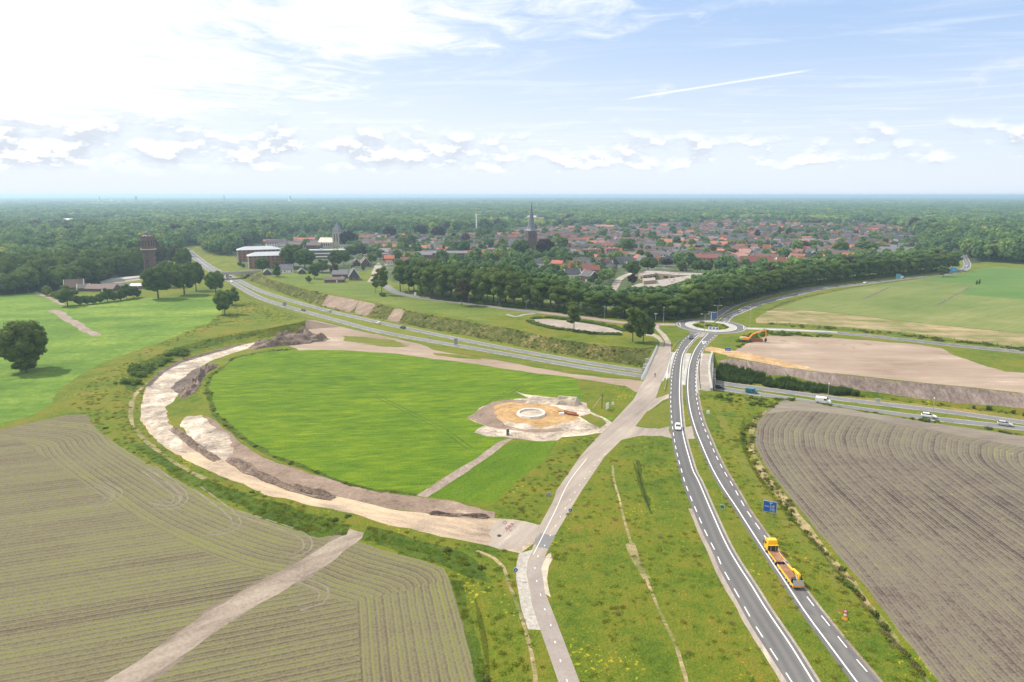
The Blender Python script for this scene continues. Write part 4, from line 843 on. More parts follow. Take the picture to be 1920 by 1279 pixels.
park = [(493,512,30,30,'oak','green'),(520,519,24,30,'column','dark'),(550,503,50,46,'oak','dark'),(572,506,42,40,'oak','dark'),(590,523,25,30,'round','dark'),(579,531,13,15,'round','green'),(604,511,32,27,'round','green'),(630,502,30,34,'oak','dark'),(645,498,26,30,'oak','green'),(627,514,20,22,'round','brown'),(660,484,34,24,'oak','dark'),(680,480,17,20,'round','copper'),(697,496,22,22,'round','green'),(713,487,20,20,'round','green'),(681,508,8,10,'round','dark'),(661,505,8,9,'round','green'),(450,500,10,10,'round','dark'),(457,503,8,9,'round','dark'),
 (652,464,32,31,'oak','copper'),(664,462,20,26,'oak','dark'),(731,448,28,24,'oak','copper'),(789,446,30,24,'oak','copper'),(822,450,30,25,'oak','copper'),(851,452,12,15,'oak','copper'),(756,468,24,24,'oak','green'),(771,465,20,24,'oak','dark'),(783,477,14,16,'round','dark'),(911,450,20,22,'oak','green'),(706,442,20,20,'oak','green'),(684,440,16,14,'round','green'),(545,445,20,20,'oak','green'),(555,452,14,14,'column','green'),(616,442,24,20,'oak','green'),(435,478,26,24,'oak','dark'),(426,480,18,22,'oak','green'),
 (975,482,40,34,'oak','green'),(1021,483,38,36,'oak','copper'),(985,500,30,22,'round','green'),(889,494,26,24,'oak','brown'),(920,498,24,24,'oak','green'),(945,500,22,22,'round','green'),(1055,470,26,26,'oak','green'),(1052,466,12,9,'round','yellow'),(1068,474,12,16,'column','dark'),(1086,503,13,16,'round','yellow'),(1104,502,15,15,'round','green'),(1068,498,26,20,'round','dark'),(1120,500,11,13,'round','dark'),(1175,478,24,31,'oak','green'),(1200,489,17,22,'oak','dark'),(1152,502,12,25,'conifer','dark'),(1124,484,14,13,'round','copper'),(1186,520,30,32,'oak','light'),(1185,534,20,22,'round','copper'),(1215,508,38,26,'oak','green'),(1250,500,24,16,'round','copper'),(1278,508,24,20,'round','green'),(1307,512,24,24,'oak','dark'),(1325,512,24,24,'oak','dark'),(1283,498,12,10,'round','light'),(1135,520,16,22,'round','green'),(1352,486,20,16,'oak','green'),(1372,483,24,18,'oak','light'),(1460,446,16,22,'conifer','brown'),(1528,470,28,20,'oak','light'),(1545,488,19,21,'round','yellow'),(1575,480,32,28,'oak','green'),(1587,440,12,7,'round','yellow'),(1622,475,44,24,'oak','green'),(1450,478,20,14,'round','light'),(1885,478,12,13,'round','yellow'),(1908,482,26,19,'round','yellow'),(1822,487,14,22,'oak','copper')]
cols = dict(mid='green', green='mid green', dark='dark green', light='light green', copper='copper purple', brown='brownish', yellow='bright yellow')
shp = dict(oak='broad', round='rounded', column='narrow upright', conifer='pointed conical', slender='slim')
seen = {}
for (x, y, wd, hh, k, lf) in park:
    where = 'in the park left of the old church' if x < 640 else 'near the old church' if x < 715 else 'among the roofs between the two churches' if x < 940 else 'around the foot of the tall spire' if x < 1072 else 'between the spire and the flat-roofed school' if x < 1170 else 'around the flat-roofed school' if x < 1345 else 'among the houses on the right of town' if x < 1760 else 'beyond the far right junction'
    base = f'{shp[k]} {cols[lf]} tree {where}'; seen.setdefault(base, []).append((x, y, wd, hh, k, lf))
for base, l in seen.items():
    l.sort()
    for i, q in enumerate(l):
        tpx(*q, base if len(l) == 1 else f'{base}, {nth(i+1)} from left')
# the belt of tall trees between the side road and the town
belt_f = cr(W([(742,548),(765,551),(800,559),(850,565),(900,571),(960,577),(1010,582),(1060,589),(1110,594),(1160,598),(1220,601),(1280,600),(1320,592),(1350,579),(1380,571),(1430,557),(1500,541),(1560,532),(1640,523),(1720,515),(1792,508)]), 9.5)
nb = 0; BELT_BACK = []
for row, (o_, skip) in enumerate(((4, 0), (14, 0), (24, .0))):
    l = off(belt_f, o_); cnt = 0
    for i, p in enumerate(l):
        px_ = to_px(p[0], p[1], 0)[0]
        h = (26 if px_ < 960 else 26-(px_-960)*.05 if px_ < 1100 else 17.5 if px_ < 1290 else 20.5)*random.uniform(.95, 1.06)
        if row == 0: h *= .93
        if row == 2 or (row == 1 and px_ > 1000): BELT_BACK.append((p[0], p[1], h)); continue
        cnt += 1
        rn = ('front', 'middle', 'back')[row]
        tree(p[0]+random.uniform(-1.5, 1.5), p[1]+random.uniform(-1.5, 1.5), h, random.uniform(14, 17.5), 'belt', random.choice(['green', 'green', 'mid', 'dark']),
             f'tall leafy tree of the long town belt, {nth(cnt)} from left in its {rn} row', group='trees of the long belt', z=0.0); nb += 1
print('belt', nb, 'trees', tree_count)

# ---- forest as one mass, scattered
def scatter(name, pts, scl, rot, pick, protos, kind='stuff'):
    pc = bpy.data.collections.new(name+'_kinds')
    for i, me in enumerate(protos):
        pc.objects.link(bpy.data.objects.new(f'{name}_{i:02d}', me))
    me = bpy.data.meshes.new(name); me.vertices.add(len(pts)); me.vertices.foreach_set('co', np.asarray(pts, np.float32).ravel())
    for an, ty, dat in (('scl', 'FLOAT_VECTOR', scl), ('rot', 'FLOAT', rot), ('pick', 'INT', pick)):
        a = me.attributes.new(an, ty, 'POINT')
        a.data.foreach_set('vector' if ty == 'FLOAT_VECTOR' else 'value', np.asarray(dat, np.int32 if ty == 'INT' else np.float32).ravel())
    o = bpy.data.objects.new(name, me); COL.objects.link(o); o['kind'] = kind
    ng = bpy.data.node_groups.new(name, 'GeometryNodeTree'); N = ng.nodes.new; L = ng.links.new
    ng.interface.new_socket('Geometry', in_out='INPUT', socket_type='NodeSocketGeometry'); ng.interface.new_socket('Geometry', in_out='OUTPUT', socket_type='NodeSocketGeometry')
    gi, go = N('NodeGroupInput'), N('NodeGroupOutput'); iop = N('GeometryNodeInstanceOnPoints'); ci = N('GeometryNodeCollectionInfo')
    ci.inputs['Collection'].default_value = pc; ci.inputs['Separate Children'].default_value = True; ci.inputs['Reset Children'].default_value = True
    def attr(n, t):
        k = N('GeometryNodeInputNamedAttribute'); k.data_type = t; k.inputs['Name'].default_value = n; return k.outputs['Attribute']
    L(gi.outputs[0], iop.inputs['Points']); L(ci.outputs[0], iop.inputs['Instance']); iop.inputs['Pick Instance'].default_value = True
    L(attr('pick', 'INT'), iop.inputs['Instance Index']); L(attr('scl', 'FLOAT_VECTOR'), iop.inputs['Scale'])
    cx = N('ShaderNodeCombineXYZ'); L(attr('rot', 'FLOAT'), cx.inputs[2]); L(cx.outputs[0], iop.inputs['Rotation'])
    L(iop.outputs[0], go.inputs[0]); md = o.modifiers.new('scatter', 'NODES'); md.node_group = ng
    return o
def lowtree(kind, seed, n, card):
    r_ = np.random.default_rng(seed); V, Fs, Tn = leaves(crown_lobes(kind, r_), n, card, r_, squash=.9)
    o = len(V); V += [(-.3, -.3, 0), (.3, -.3, 0), (0, .35, 0), (-.2, -.2, 8), (.2, -.2, 8), (0, .2, 8)]; Fs += [(o, o+1, o+4, o+3), (o+1, o+2, o+5, o+4), (o+2, o, o+3, o+5)]; Tn += [0]*6
    return leafmesh('forest_tree', V, Fs, Tn, LM['forest'])
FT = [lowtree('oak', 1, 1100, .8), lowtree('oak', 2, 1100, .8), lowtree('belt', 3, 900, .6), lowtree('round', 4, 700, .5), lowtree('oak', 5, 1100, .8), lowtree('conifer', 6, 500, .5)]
FH = np.array([20, 20, 20, 12, 20, 14.0])
def clump(seed):
    r_ = np.random.default_rng(seed); L = []
    for i in range(13): L.append((r_.uniform(-13, 13), r_.uniform(-13, 13), r_.uniform(6.0, 14.0), r_.uniform(3.2, 6.4)))
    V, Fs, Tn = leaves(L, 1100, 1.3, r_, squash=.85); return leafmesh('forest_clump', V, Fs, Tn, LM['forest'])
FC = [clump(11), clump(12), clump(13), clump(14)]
LIMX = [-3000,60,110,185,262,335,345,375,390,430,460,520,640,760,880,960,1050,1150,1300,1360,1450,1520,1620,1700,1730,1750,1800,1815,1850,1920,5000]
LIMY = [700,550,546,532,514,477,461,461,477,481,468,446,440,442,439,433,427,426,420,413,415,424,420,429,454,461,470,487,493,496,530]
def limit(px): return np.interp(px, LIMX, LIMY)
EWcl = [tuple(q) for q in EWU[:60]]
def forest_pts(y0, y1, cell, jit=.45, wedge=.80):
    out = []
    ys = np.arange(y0, y1, cell)
    for y in ys:
        xs = np.arange(-y*wedge-60, y*wedge+60, cell); out.append(np.stack([xs+rng.uniform(-jit, jit, len(xs))*cell, y+rng.uniform(-jit, jit, len(xs))*cell], 1))
    return np.concatenate(out)
p = forest_pts(430, 1500, 11.8); px, py = to_px(p[:, 0], p[:, 1], 0); keep = py < limit(px)-.3
p = p[keep]; px = px[keep]; py = py[keep]
ok = (np.hypot(p[:, 0]-P(283, 509).x, p[:, 1]-P(283, 509).y) > 16); p = p[ok]
print('near forest', len(p))
# the nearest of the wood become individuals
dd = np.hypot(p[:, 0], p[:, 1]); order = np.argsort(dd); NI = max(0, 296-tree_count)
px, py = to_px(p[:, 0], p[:, 1], 0); inview = (px > -15) & (px < 1935); big = [i for i in order if inview[i]][:NI]
big_l = [i for i in big if px[i] < 600]; big_r = [i for i in big if px[i] >= 600]
for lst, txt in ((big_l, 'tree in the front of the big left wood'), (big_r, 'tree in the front of the right wood')):
    lst.sort(key=lambda i: px[i])
    for k, i in enumerate(lst):
        lf = random.choices(['green', 'dark', 'light', 'brown'], [5, 4, 1.5, .5])[0]
        tree(p[i, 0], p[i, 1], random.uniform(16, 25), random.uniform(14, 22), 'oak', lf, f'{cols[lf]} broadleaf {txt}, {nth(k+1)} from left', group='front trees of the woods', z=0.0)
mask = np.ones(len(p), bool); mask[big] = False; p = p[mask]
n = len(p); pk = rng.choice([0, 1, 2, 3, 4, 5], n, p=[.28, .25, .17, .1, .17, .03]); sc = rng.uniform(.72, 1.25, n)*np.where(rng.random(n) < .15, 1.22, 1)
SCAT = [(p, np.stack([sc*.95, sc*.95, sc], 1), rng.uniform(0, 6.28, n), pk)]
pf = forest_pts(1500, 4600, 22); px, py = to_px(pf[:, 0], pf[:, 1], 0); k = py < limit(px)
clear = [(1440,1460,403,406),(1785,1830,403,406),(1590,1625,386,388),(1820,1920,375,378),(340,420,380,384),(100,330,376,381),(1050,1110,393,396)]
for a, b_, c, d in clear: k &= ~((px > a) & (px < b_) & (py > c) & (py < d))
cg = np.sin(pf[:, 0]/210+1)*np.sin(pf[:, 1]/330+2)+.6*np.sin(pf[:, 0]/97+pf[:, 1]/260); k &= cg < 1.18
pf = pf[k]; n = len(pf); s = rng.uniform(.8, 1.35, n)
SCAT2 = [(pf, np.stack([s, s, rng.uniform(.8, 1.25, n)], 1), rng.uniform(0, 6.28, n), rng.integers(0, 4, n))]
pf = forest_pts(4600, 17500, 75); n = len(pf); s = rng.uniform(3.0, 5.0, n)
SCAT2.append((pf, np.stack([s, s, rng.uniform(.8, 1.5, n)], 1), rng.uniform(0, 6.28, n), rng.integers(0, 4, n)))
def cat_scatter(name, lst, protos):
    pts = np.concatenate([np.column_stack([q[0], q[4] if len(q) > 4 else np.zeros(len(q[0]))]) for q in lst])
    print(name, len(pts))
    return scatter(name, pts, np.concatenate([q[1] for q in lst]), np.concatenate([q[2] for q in lst]), np.concatenate([q[3] for q in lst]), protos)
bb = np.array(BELT_BACK); n = len(bb); sx = rng.uniform(1.25, 1.5, n)
SCAT.append((bb[:, :2], np.stack([sx, sx, bb[:, 2]/20*1.03], 1), rng.uniform(0, 6.28, n), np.full(n, 2)))
cat_scatter('distant_forest', SCAT2, FC)
# ------------------------------------------------------------------ buildings
def roofmat(name, c): return plain(name, c, .75, vary=.22, vscale=1.3)
RM = dict(orange=roofmat('roof_orange', (.35,.11,.055)), red=roofmat('roof_red', (.18,.055,.042)), brown=roofmat('roof_brown', (.10,.06,.054)),
          dark=roofmat('roof_dark', (.055,.055,.065)), grey=roofmat('roof_grey', (.125,.118,.14)), pink=roofmat('roof_pink', (.22,.13,.115)))
WM = dict(brick=plain('brick', (.22,.105,.075), .85, vary=.2, vscale=2), white=plain('white_render', (.66,.64,.60), .8, vary=.08), cream=plain('cream_render', (.48,.42,.33), .8, vary=.1),
          darkbrick=plain('dark_brick', (.10,.065,.058), .85, vary=.2, vscale=2), yellowbrick=plain('yellow_brick', (.34,.25,.17), .85, vary=.15, vscale=2))
glass = plain('glass', (.035,.045,.055), .12, spec=.8); trim = plain('white_trim', (.72,.72,.70), .6); zinc = plain('zinc_roof', (.33,.36,.40), .5, vary=.12, vscale=.5)
flatr = plain('flat_roof', (.27,.235,.215), .9, vary=.25, vscale=.6); slate = plain('slate', (.115,.125,.15), .55, vary=.2, vscale=2); steel = plain('galvanised', (.45,.47,.49), .45, .6)
solar = plain('solar_panel', (.02,.03,.07), .15, spec=.9); white_p = plain('white_paint', (.75,.75,.74), .4); black = plain('black_rubber', (.02,.02,.021), .7)
def house(name, label, cat, loc, rz, w_, d, eave, ridge, wall, roof, hip=0.0, chim=1, wins=True, group=None, door=True, gabtrim=False, floors=None):
    t = thing(name, label, cat, loc, rz, group); mb = MB(); mb.box((-w_/2, -d/2, -.2), (w_/2, d/2, eave))
    if hip < d*.3:
        for s in (-1, 1):
            X = s*(w_/2-hip*.3); mb.add([(X, -d/2, eave), (X, d/2, eave), (X, 0, ridge-.25)], [(0, 1, 2) if s > 0 else (0, 2, 1)])
    mb.build('wall', wall, t)
    r_ = MB().gable(w_, d, eave-.05, ridge, hip=hip).build('roof', roof, t)
    if chim: c = MB().box((w_*.22, -.35, ridge-1.2), (w_*.22+.7, .35, ridge+.9)).build('chimney', WM['brick'], r_)
    if gabtrim:
        g = MB()
        for s in (-1, 1):
            X = s*(w_/2+.42)
            g = MB()
            for q in (-1, 1): g.cyl((X, q*(d/2+.4), eave), (X, 0, ridge+.05), .16, n=5)
            g.build('bargeboard', trim, r_)
    if wins:
        fl = floors or max(1, int(eave/2.7))
        for k in range(fl):
            z = 1.0+k*2.8
            for side in (-1, 1):
                n = max(2, int(w_/3.2))
                for i in range(n):
                    x = -w_/2+(i+.5)*w_/n; MB().box((x-.6, side*d/2-.06, z), (x+.6, side*d/2+.06, z+1.25)).build('window', glass, t)
                n = max(2, int(d/3.4))
                for i in range(n):
                    y = -d/2+(i+.5)*d/n; MB().box((side*w_/2-.06, y-.55, z), (side*w_/2+.06, y+.55, z+1.25)).build('window', glass, t)
    if door: MB().box((w_*.1, -d/2-.08, 0), (w_*.1+1, -d/2+.05, 2.1)).build('door', trim, t)
    return t
def hpx(px, py, z=0): p = P(px, py); return (p.x, p.y, z)
# farmhouse at left
house('farmhouse', 'dark-walled house with white-edged gable and skylight behind the hedge, left of the water tower', 'house', hpx(141, 545), R(25), 13, 10, 3.2, 9.2, WM['darkbrick'], RM['brown'], gabtrim=True)
house('annex', 'low dark annex with white edges against the farmhouse behind the hedge', 'house', hpx(158, 545), R(25), 8, 9, 2.6, 5.6, WM['darkbrick'], RM['dark'], chim=0, gabtrim=True)
house('barn', 'long low barn with dark roof right of the farmhouse', 'barn', hpx(193, 545), R(-4), 24, 10, 2.2, 5.4, WM['darkbrick'], RM['brown'], chim=0, wins=False)
house('barn', 'second low barn with dark roof, closer to the water tower', 'barn', hpx(222, 541), R(6), 20, 8, 2.2, 4.6, WM['darkbrick'], RM['dark'], chim=0, wins=False)
house('shed', 'small brick shed with pale roof at the end of the barns', 'shed', hpx(258, 541), R(6), 9, 6, 2.6, 4.4, WM['brick'], zinc, chim=0, wins=False)
for i, (a, b_, hh) in enumerate((([(187,530),(210,523),(262,519),(262,522),(208,528),(190,533)], '', .9),)):
    o = MB().prism(W(a), 0, hh).build('reservoir', [conc]); tag(o, 'flat pale reservoir roof lying behind the barns', 'reservoir')
# water tower
def water_tower():
    p = P(283, 510); t = thing('water_tower', 'tall round brick water tower with flared top rising from the wood', 'water tower', (p.x, p.y, 0))
    prof = [(0, 6.2), (3, 5.9), (12, 5.4), (19, 5.6), (21, 6.4), (22.3, 7.0)]; n = 16
    def lathe(pr, nm_, mat, par=t):
        mb = MB(); v = [(r_*math.cos(a*math.tau/n), r_*math.sin(a*math.tau/n), z) for z, r_ in pr for a in range(n)]
        f = [(k*n+i, k*n+(i+1) % n, (k+1)*n+(i+1) % n, (k+1)*n+i) for k in range(len(pr)-1) for i in range(n)]; f.append(tuple(range((len(pr)-1)*n, len(pr)*n)))
        return mb.add(v, f).build(nm_, mat, par)
    tb = plain('tower_brick', (.13,.072,.062), .9, vary=.25, vscale=.8)
    lathe(prof, 'shaft', tb); lathe([(22.3, 7.25), (23.2, 7.25)], 'ring', WM['cream']); lathe([(23.2, 6.9), (34.5, 6.9), (34.6, 7.2), (35.6, 7.2)], 'tank', tb)
    lathe([(35.6, 6.3), (36.6, 1.6), (39.2, 1.5), (40.5, .2)], 'cap', slate)
    MB().cyl((0, 0, 40), (0, 0, 47), .12, .05, 6).build('mast', steel, t)
    for k in range(n):
        a = (k+.5)*math.tau/n; M = Rz(a)
        MB().box((6.75, -.5, 26), (7.0, .5, 31.5), M).build('window', glass, t)
        if k % 4 == 0:
            for z in (5, 10.5, 16): MB().box((5.2, -.4, z), (5.95-(z-5)*.02, .4, z+1.8), M).build('window', glass, t)
        MB().box((6.75, -.45, 35.6), (7.2, .45, 36.5), M).build('merlon', tb, t)
water_tower()
# tall-spired church
def spire_church():
    p = P(996, 474); t = thing('spire_church', 'brick church with tall slim slate spire standing above the town', 'church', (p.x, p.y, 0), R(12))
    MB().box((-6, -6, 0), (6, 6, 29)).build('tower', WM['darkbrick'], t)
    for s, z in ((12, 29), ): pass
    n = 8; pr = [(29, 7.6), (32, 5.6), (37, 4.2), (52, 2.0), (66, .12)]
    v = [(r_*math.cos((a+.5)*math.tau/n), r_*math.sin((a+.5)*math.tau/n), z) for z, r_ in pr for a in range(n)]
    f = [(k*n+i, k*n+(i+1) % n, (k+1)*n+(i+1) % n, (k+1)*n+i) for k in range(4) for i in range(n)]+[tuple(range(4*n, 5*n)), tuple(range(n-1, -1, -1))]
    sp = MB().add(v, f).build('spire', slate, t); MB().cyl((0, 0, 65.5), (0, 0, 69), .12, n=5).box((-.9, -.08, 67.5), (.9, .08, 67.7)).build('cross', steel, sp)
    for a in range(4):
        M = Rz(a*math.pi/2)
        for x in (-2.2, 2.2): MB().box((x-.9, -6.12, 20), (x+.9, -5.95, 26), M).build('window', glass, t)
        MB().box((-6.5, -6.5, 0), (-5.4, -5.4, 24), M).build('buttress', WM['brick'], t)
    MB().box((-30, -7, 0), (-6, 7, 10)).add([(-30, -7, 10), (-30, 7, 10), (-30, 0, 18)], [(0, 2, 1)]).build('nave', WM['darkbrick'], t)
    MB().gable(24, 14, 10, 18.5, M=T(-18, 0)).build('nave_roof', slate, t)
    MB().box((-24, -12, 0), (-14, 12, 9)).build('transept', WM['darkbrick'], t); MB().gable(24, 10, 9, 15, M=T(-19, 0) @ Rz(math.pi/2)).build('transept_roof', slate, t)
    MB().cyl((-19, 0, 18), (-19, 0, 25), .5, .05, 6).build('ridge_turret', slate, t)
spire_church()
def old_church():
    p = P(634, 464); t = thing('old_church', 'old stone church with saddle-topped tower and pale nave roof', 'church', (p.x, p.y, 0), R(-14))
    stone = plain('old_stone', (.36,.315,.25), .9, vary=.2, vscale=.6)
    MB().box((-5.5, -5.5, 0), (5.5, 5.5, 23)).build('tower', stone, t)
    v = [(-5.8, -5.8, 23), (5.8, -5.8, 23), (5.8, 5.8, 23), (-5.8, 5.8, 23), (0, -.3, 37.5), (0, .3, 37.5)]
    MB().add(v, [(0, 1, 4), (1, 2, 5, 4), (2, 3, 5), (3, 0, 4, 5), (3, 2, 1, 0)]).build('tower_roof', slate, t)
    for a in range(4):
        M = Rz(a*math.pi/2)
        for x in (-2, 2): MB().box((x-.7, -5.62, 9), (x+.7, -5.45, 20), M).build('window', glass, t)
    MB().box((-28, -7, 0), (-5.5, 7, 7.5)).add([(-28, -7, 7.5), (-28, 7, 7.5), (-28, 0, 14)], [(0, 2, 1)]).build('nave', WM['cream'], t)
    MB().gable(22.5, 14, 7.5, 14.2, M=T(-16.8, 0)).build('nave_roof', plain('pale_roof', (.52,.49,.43), .8, vary=.1), t)
    for i in range(6): MB().box((-26+i*3.5, -7.12, 2), (-24.6+i*3.5, -6.95, 6)).build('window', glass, t)
old_church()
def block(name, label, cat, loc, rz, w_, d, h, wall, roof='hip', rm=None, fl=4, side=None, n=8, ridge=3.5, band_=False, group=None):
    t = thing(name, label, cat, loc, rz, group); MB().box((-w_/2, -d/2, 0), (w_/2, d/2, h)).build('wall', wall, t)
    if side: MB().box((-w_/2-.12, -d/2-.1, 0), (-w_/2+.3, d/2+.1, h-.05)).build('gable_wall', side, t)
    if roof == 'hip': MB().gable(w_, d, h, h+ridge, ov=1.2, hip=d*.55).build('roof', rm or zinc, t)
    elif roof == 'gable': MB().gable(w_, d, h, h+ridge, ov=.5).build('roof', rm or RM['dark'], t)
    else:
        MB().box((-w_/2-.35, -d/2-.35, h), (w_/2+.35, d/2+.35, h+.45)).build('roof', rm or flatr, t)
        MB().box((-w_*.2, -1.5, h+.45), (-w_*.2+3, 1.5, h+1.9)).box((w_*.2, -1, h+.45), (w_*.2+2, 1, h+1.4)).build('roof_unit', steel, t)
    fh = h/fl
    for k in range(fl):
        z = k*fh+.9
        if band_:
            for s in (-1, 1): MB().box((-w_/2+.6, s*d/2-.07, z), (w_/2-.6, s*d/2+.07, z+fh*.55)).build('window', glass, t)
            MB().box((-w_/2-.07, -d/2+.6, z), (-w_/2+.07, d/2-.6, z+fh*.55)).build('window', glass, t)
        else:
            for s in (-1, 1):
                for i in range(n):
                    x = -w_/2+(i+.5)*w_/n; MB().box((x-.75, s*d/2-.07, z), (x+.75, s*d/2+.07, z+1.5)).build('window', glass, t)
            for i in range(max(2, int(d/4))):
                y = -d/2+(i+.5)*d/max(2, int(d/4)); MB().box((-w_/2-.2, y-.75, z), (-w_/2+.1, y+.75, z+1.5)).build('window', trim if side else glass, t)
    return t
q = P(486, 488); block('apartment_block', 'rear four-storey apartment block with hipped metal roof beside the overpass', 'building', (q.x, q.y, 0), R(22), 46, 17, 13, WM['brick'], side=WM['cream'], n=10)
q = P(508, 501); block('apartment_block', 'front four-storey apartment block with hipped metal roof, nearest the overpass', 'building', (q.x, q.y, 0), R(22), 44, 17, 13, WM['brick'], side=WM['cream'], n=10)
q = P(614, 486); block('office_building', 'long white office building with glass bands behind the park trees', 'building', (q.x, q.y, 0), R(5), 42, 14, 11, WM['white'], roof='flat', fl=3, band_=True, rm=zinc)
q = P(655, 478); block('office_wing', 'low white wing with roof equipment right of the glass-banded office', 'building', (q.x, q.y, 0), R(5), 24, 12, 8, WM['white'], roof='flat', fl=2, n=6)
q = P(803, 489); block('brick_office', 'brick office wing with grey mansard roof, left of the long dark one above the belt', 'building', (q.x, q.y, 0), R(-4), 26, 16, 7.5, WM['brick'], roof='gable', fl=2, n=8, ridge=3.5, rm=RM['grey'])
q = P(845, 490); block('brick_office', 'long office building with grey mansard roof rising above the tree belt', 'building', (q.x, q.y, 0), R(-2), 40, 14, 10, WM['brick'], roof='gable', fl=3, n=14, ridge=2.2, rm=RM['grey'])
q = P(1109, 484); block('red_capped_block', 'pinkish brick apartment block with red roof slab, left of its twin', 'building', (q.x, q.y, 0), R(10), 20, 15, 10.5, plain('pink_brick', (.36,.20,.155), .85, vary=.1), roof='flat', fl=3, n=4, rm=RM['red'])
q = P(1145, 482); block('red_capped_block', 'pinkish brick apartment block with red roof slab, right of its twin', 'building', (q.x, q.y, 0), R(10), 17, 15, 10.5, MATS['pink_brick'], roof='flat', fl=3, n=4, rm=RM['red'])
q = P(1078, 488); block('grey_house', 'grey-roofed building left of the two red-capped blocks', 'building', (q.x, q.y, 0), R(30), 18, 12, 6, WM['brick'], roof='gable', fl=2, n=4, ridge=5, rm=RM['grey'])
# flat-roofed school
def flat_px(name, label, pts, h, wall, roof, z=None, cat='school', fins=True):
    fp = W([(a, b_, h) for a, b_ in pts]); c = np.mean(np.array(fp), 0); t = thing(name, label, cat, (c[0], c[1], 0))
    lp = [(a-c[0], b_-c[1]) for a, b_ in fp]; MB().prism(lp, 0, h, cap=False).build('wall', wall, t)
    A = sum(lp[i][0]*lp[(i+1) % len(lp)][1]-lp[(i+1) % len(lp)][0]*lp[i][1] for i in range(len(lp))); s = 1 if A > 0 else -1
    MB().prism(lp, h, h+.4).build('roof', roof, t); n = len(lp)
    for i in range(n):
        a, b_ = np.array(lp[i]), np.array(lp[(i+1) % n]); L = np.linalg.norm(b_-a)
        if L < 6: continue
        u = (b_-a)/L; o = np.array([u[1], -u[0]])*s
        for k in range(int(L/7)):
            m = a+u*(3.5+k*7); q_ = [m-u*2.4-o*.1, m+u*2.4-o*.1, m+u*2.4+o*.08, m-u*2.4+o*.08]; MB().prism([tuple(v) for v in q_], 1.0, 2.9).build('window', glass, t)
    if fins:
        rx = random.Random(4)
        for k in range(9):
            w0, w1 = rx.randrange(n), rx.random()*.6+.2; m = np.array(lp[w0])*(1-w1)*.7+np.array(lp[(w0+3) % n])*w1*.7
            if inside([m[0]], [m[1]], lp)[0]: MB().box((m[0]-.6, m[1]-.5, h+.4), (m[0]+.6, m[1]+.5, h+1.1)).build('roof_unit', steel, t)
    return t
flat_px('school', 'front wing of the flat-roofed school, with pale roof and red corner', [(1178,539),(1200,532),(1228,533),(1229,527),(1268,521),(1318,514),(1302,522),(1273,529.5),(1248,537),(1225,540)], 4.2, WM['brick'], flatr)
flat_px('school', 'rear wing of the flat-roofed school around the courtyard', [(1197,514),(1213,508),(1240,509),(1270,512),(1320,513),(1302,517.5),(1268,516.5),(1232,513.5),(1205,517)], 4.2, WM['yellowbrick'], flatr)
flat_px('school_hall', 'square brick hall standing between the two school wings', [(1205,523),(1228,521),(1229,526),(1207,528)], 7.0, WM['yellowbrick'], flatr, fins=False)
MBo = MB(); q = P(1207, 533)
# industrial halls right
q = P(1682, 477); block('storage_hall', 'wide grey-roofed hall behind the right end of the belt', 'hall', (q.x, q.y, 0), R(-4), 46, 26, 5, RM['grey'], roof='gable', fl=1, n=10, ridge=5, rm=RM['grey'])
q = P(1655, 480); block('storage_hall', 'lower grey-roofed hall just left of the wide one behind the belt', 'hall', (q.x, q.y, 0), R(-2), 30, 14, 4, RM['grey'], roof='gable', fl=1, n=6, ridge=4, rm=RM['grey'])
q = P(1590, 489); block('villa', 'long white villa with orange hipped roof behind the right part of the belt', 'house', (q.x, q.y, 0), R(-3), 22, 10, 4.5, WM['white'], fl=1, n=6, ridge=5, rm=RM['orange'])
q = P(1020, 466); block('shop_hall', 'long pale flat roof to the right of the spire church', 'hall', (q.x, q.y, 0), R(0), 34, 18, 7, WM['cream'], roof='flat', fl=2, n=8)
q = P(935, 440); block('shop_hall', 'long white flat-roofed hall left behind the spire church', 'hall', (q.x, q.y, 0), R(-3), 44, 16, 6, WM['cream'], roof='flat', fl=2, n=8, rm=flatr)
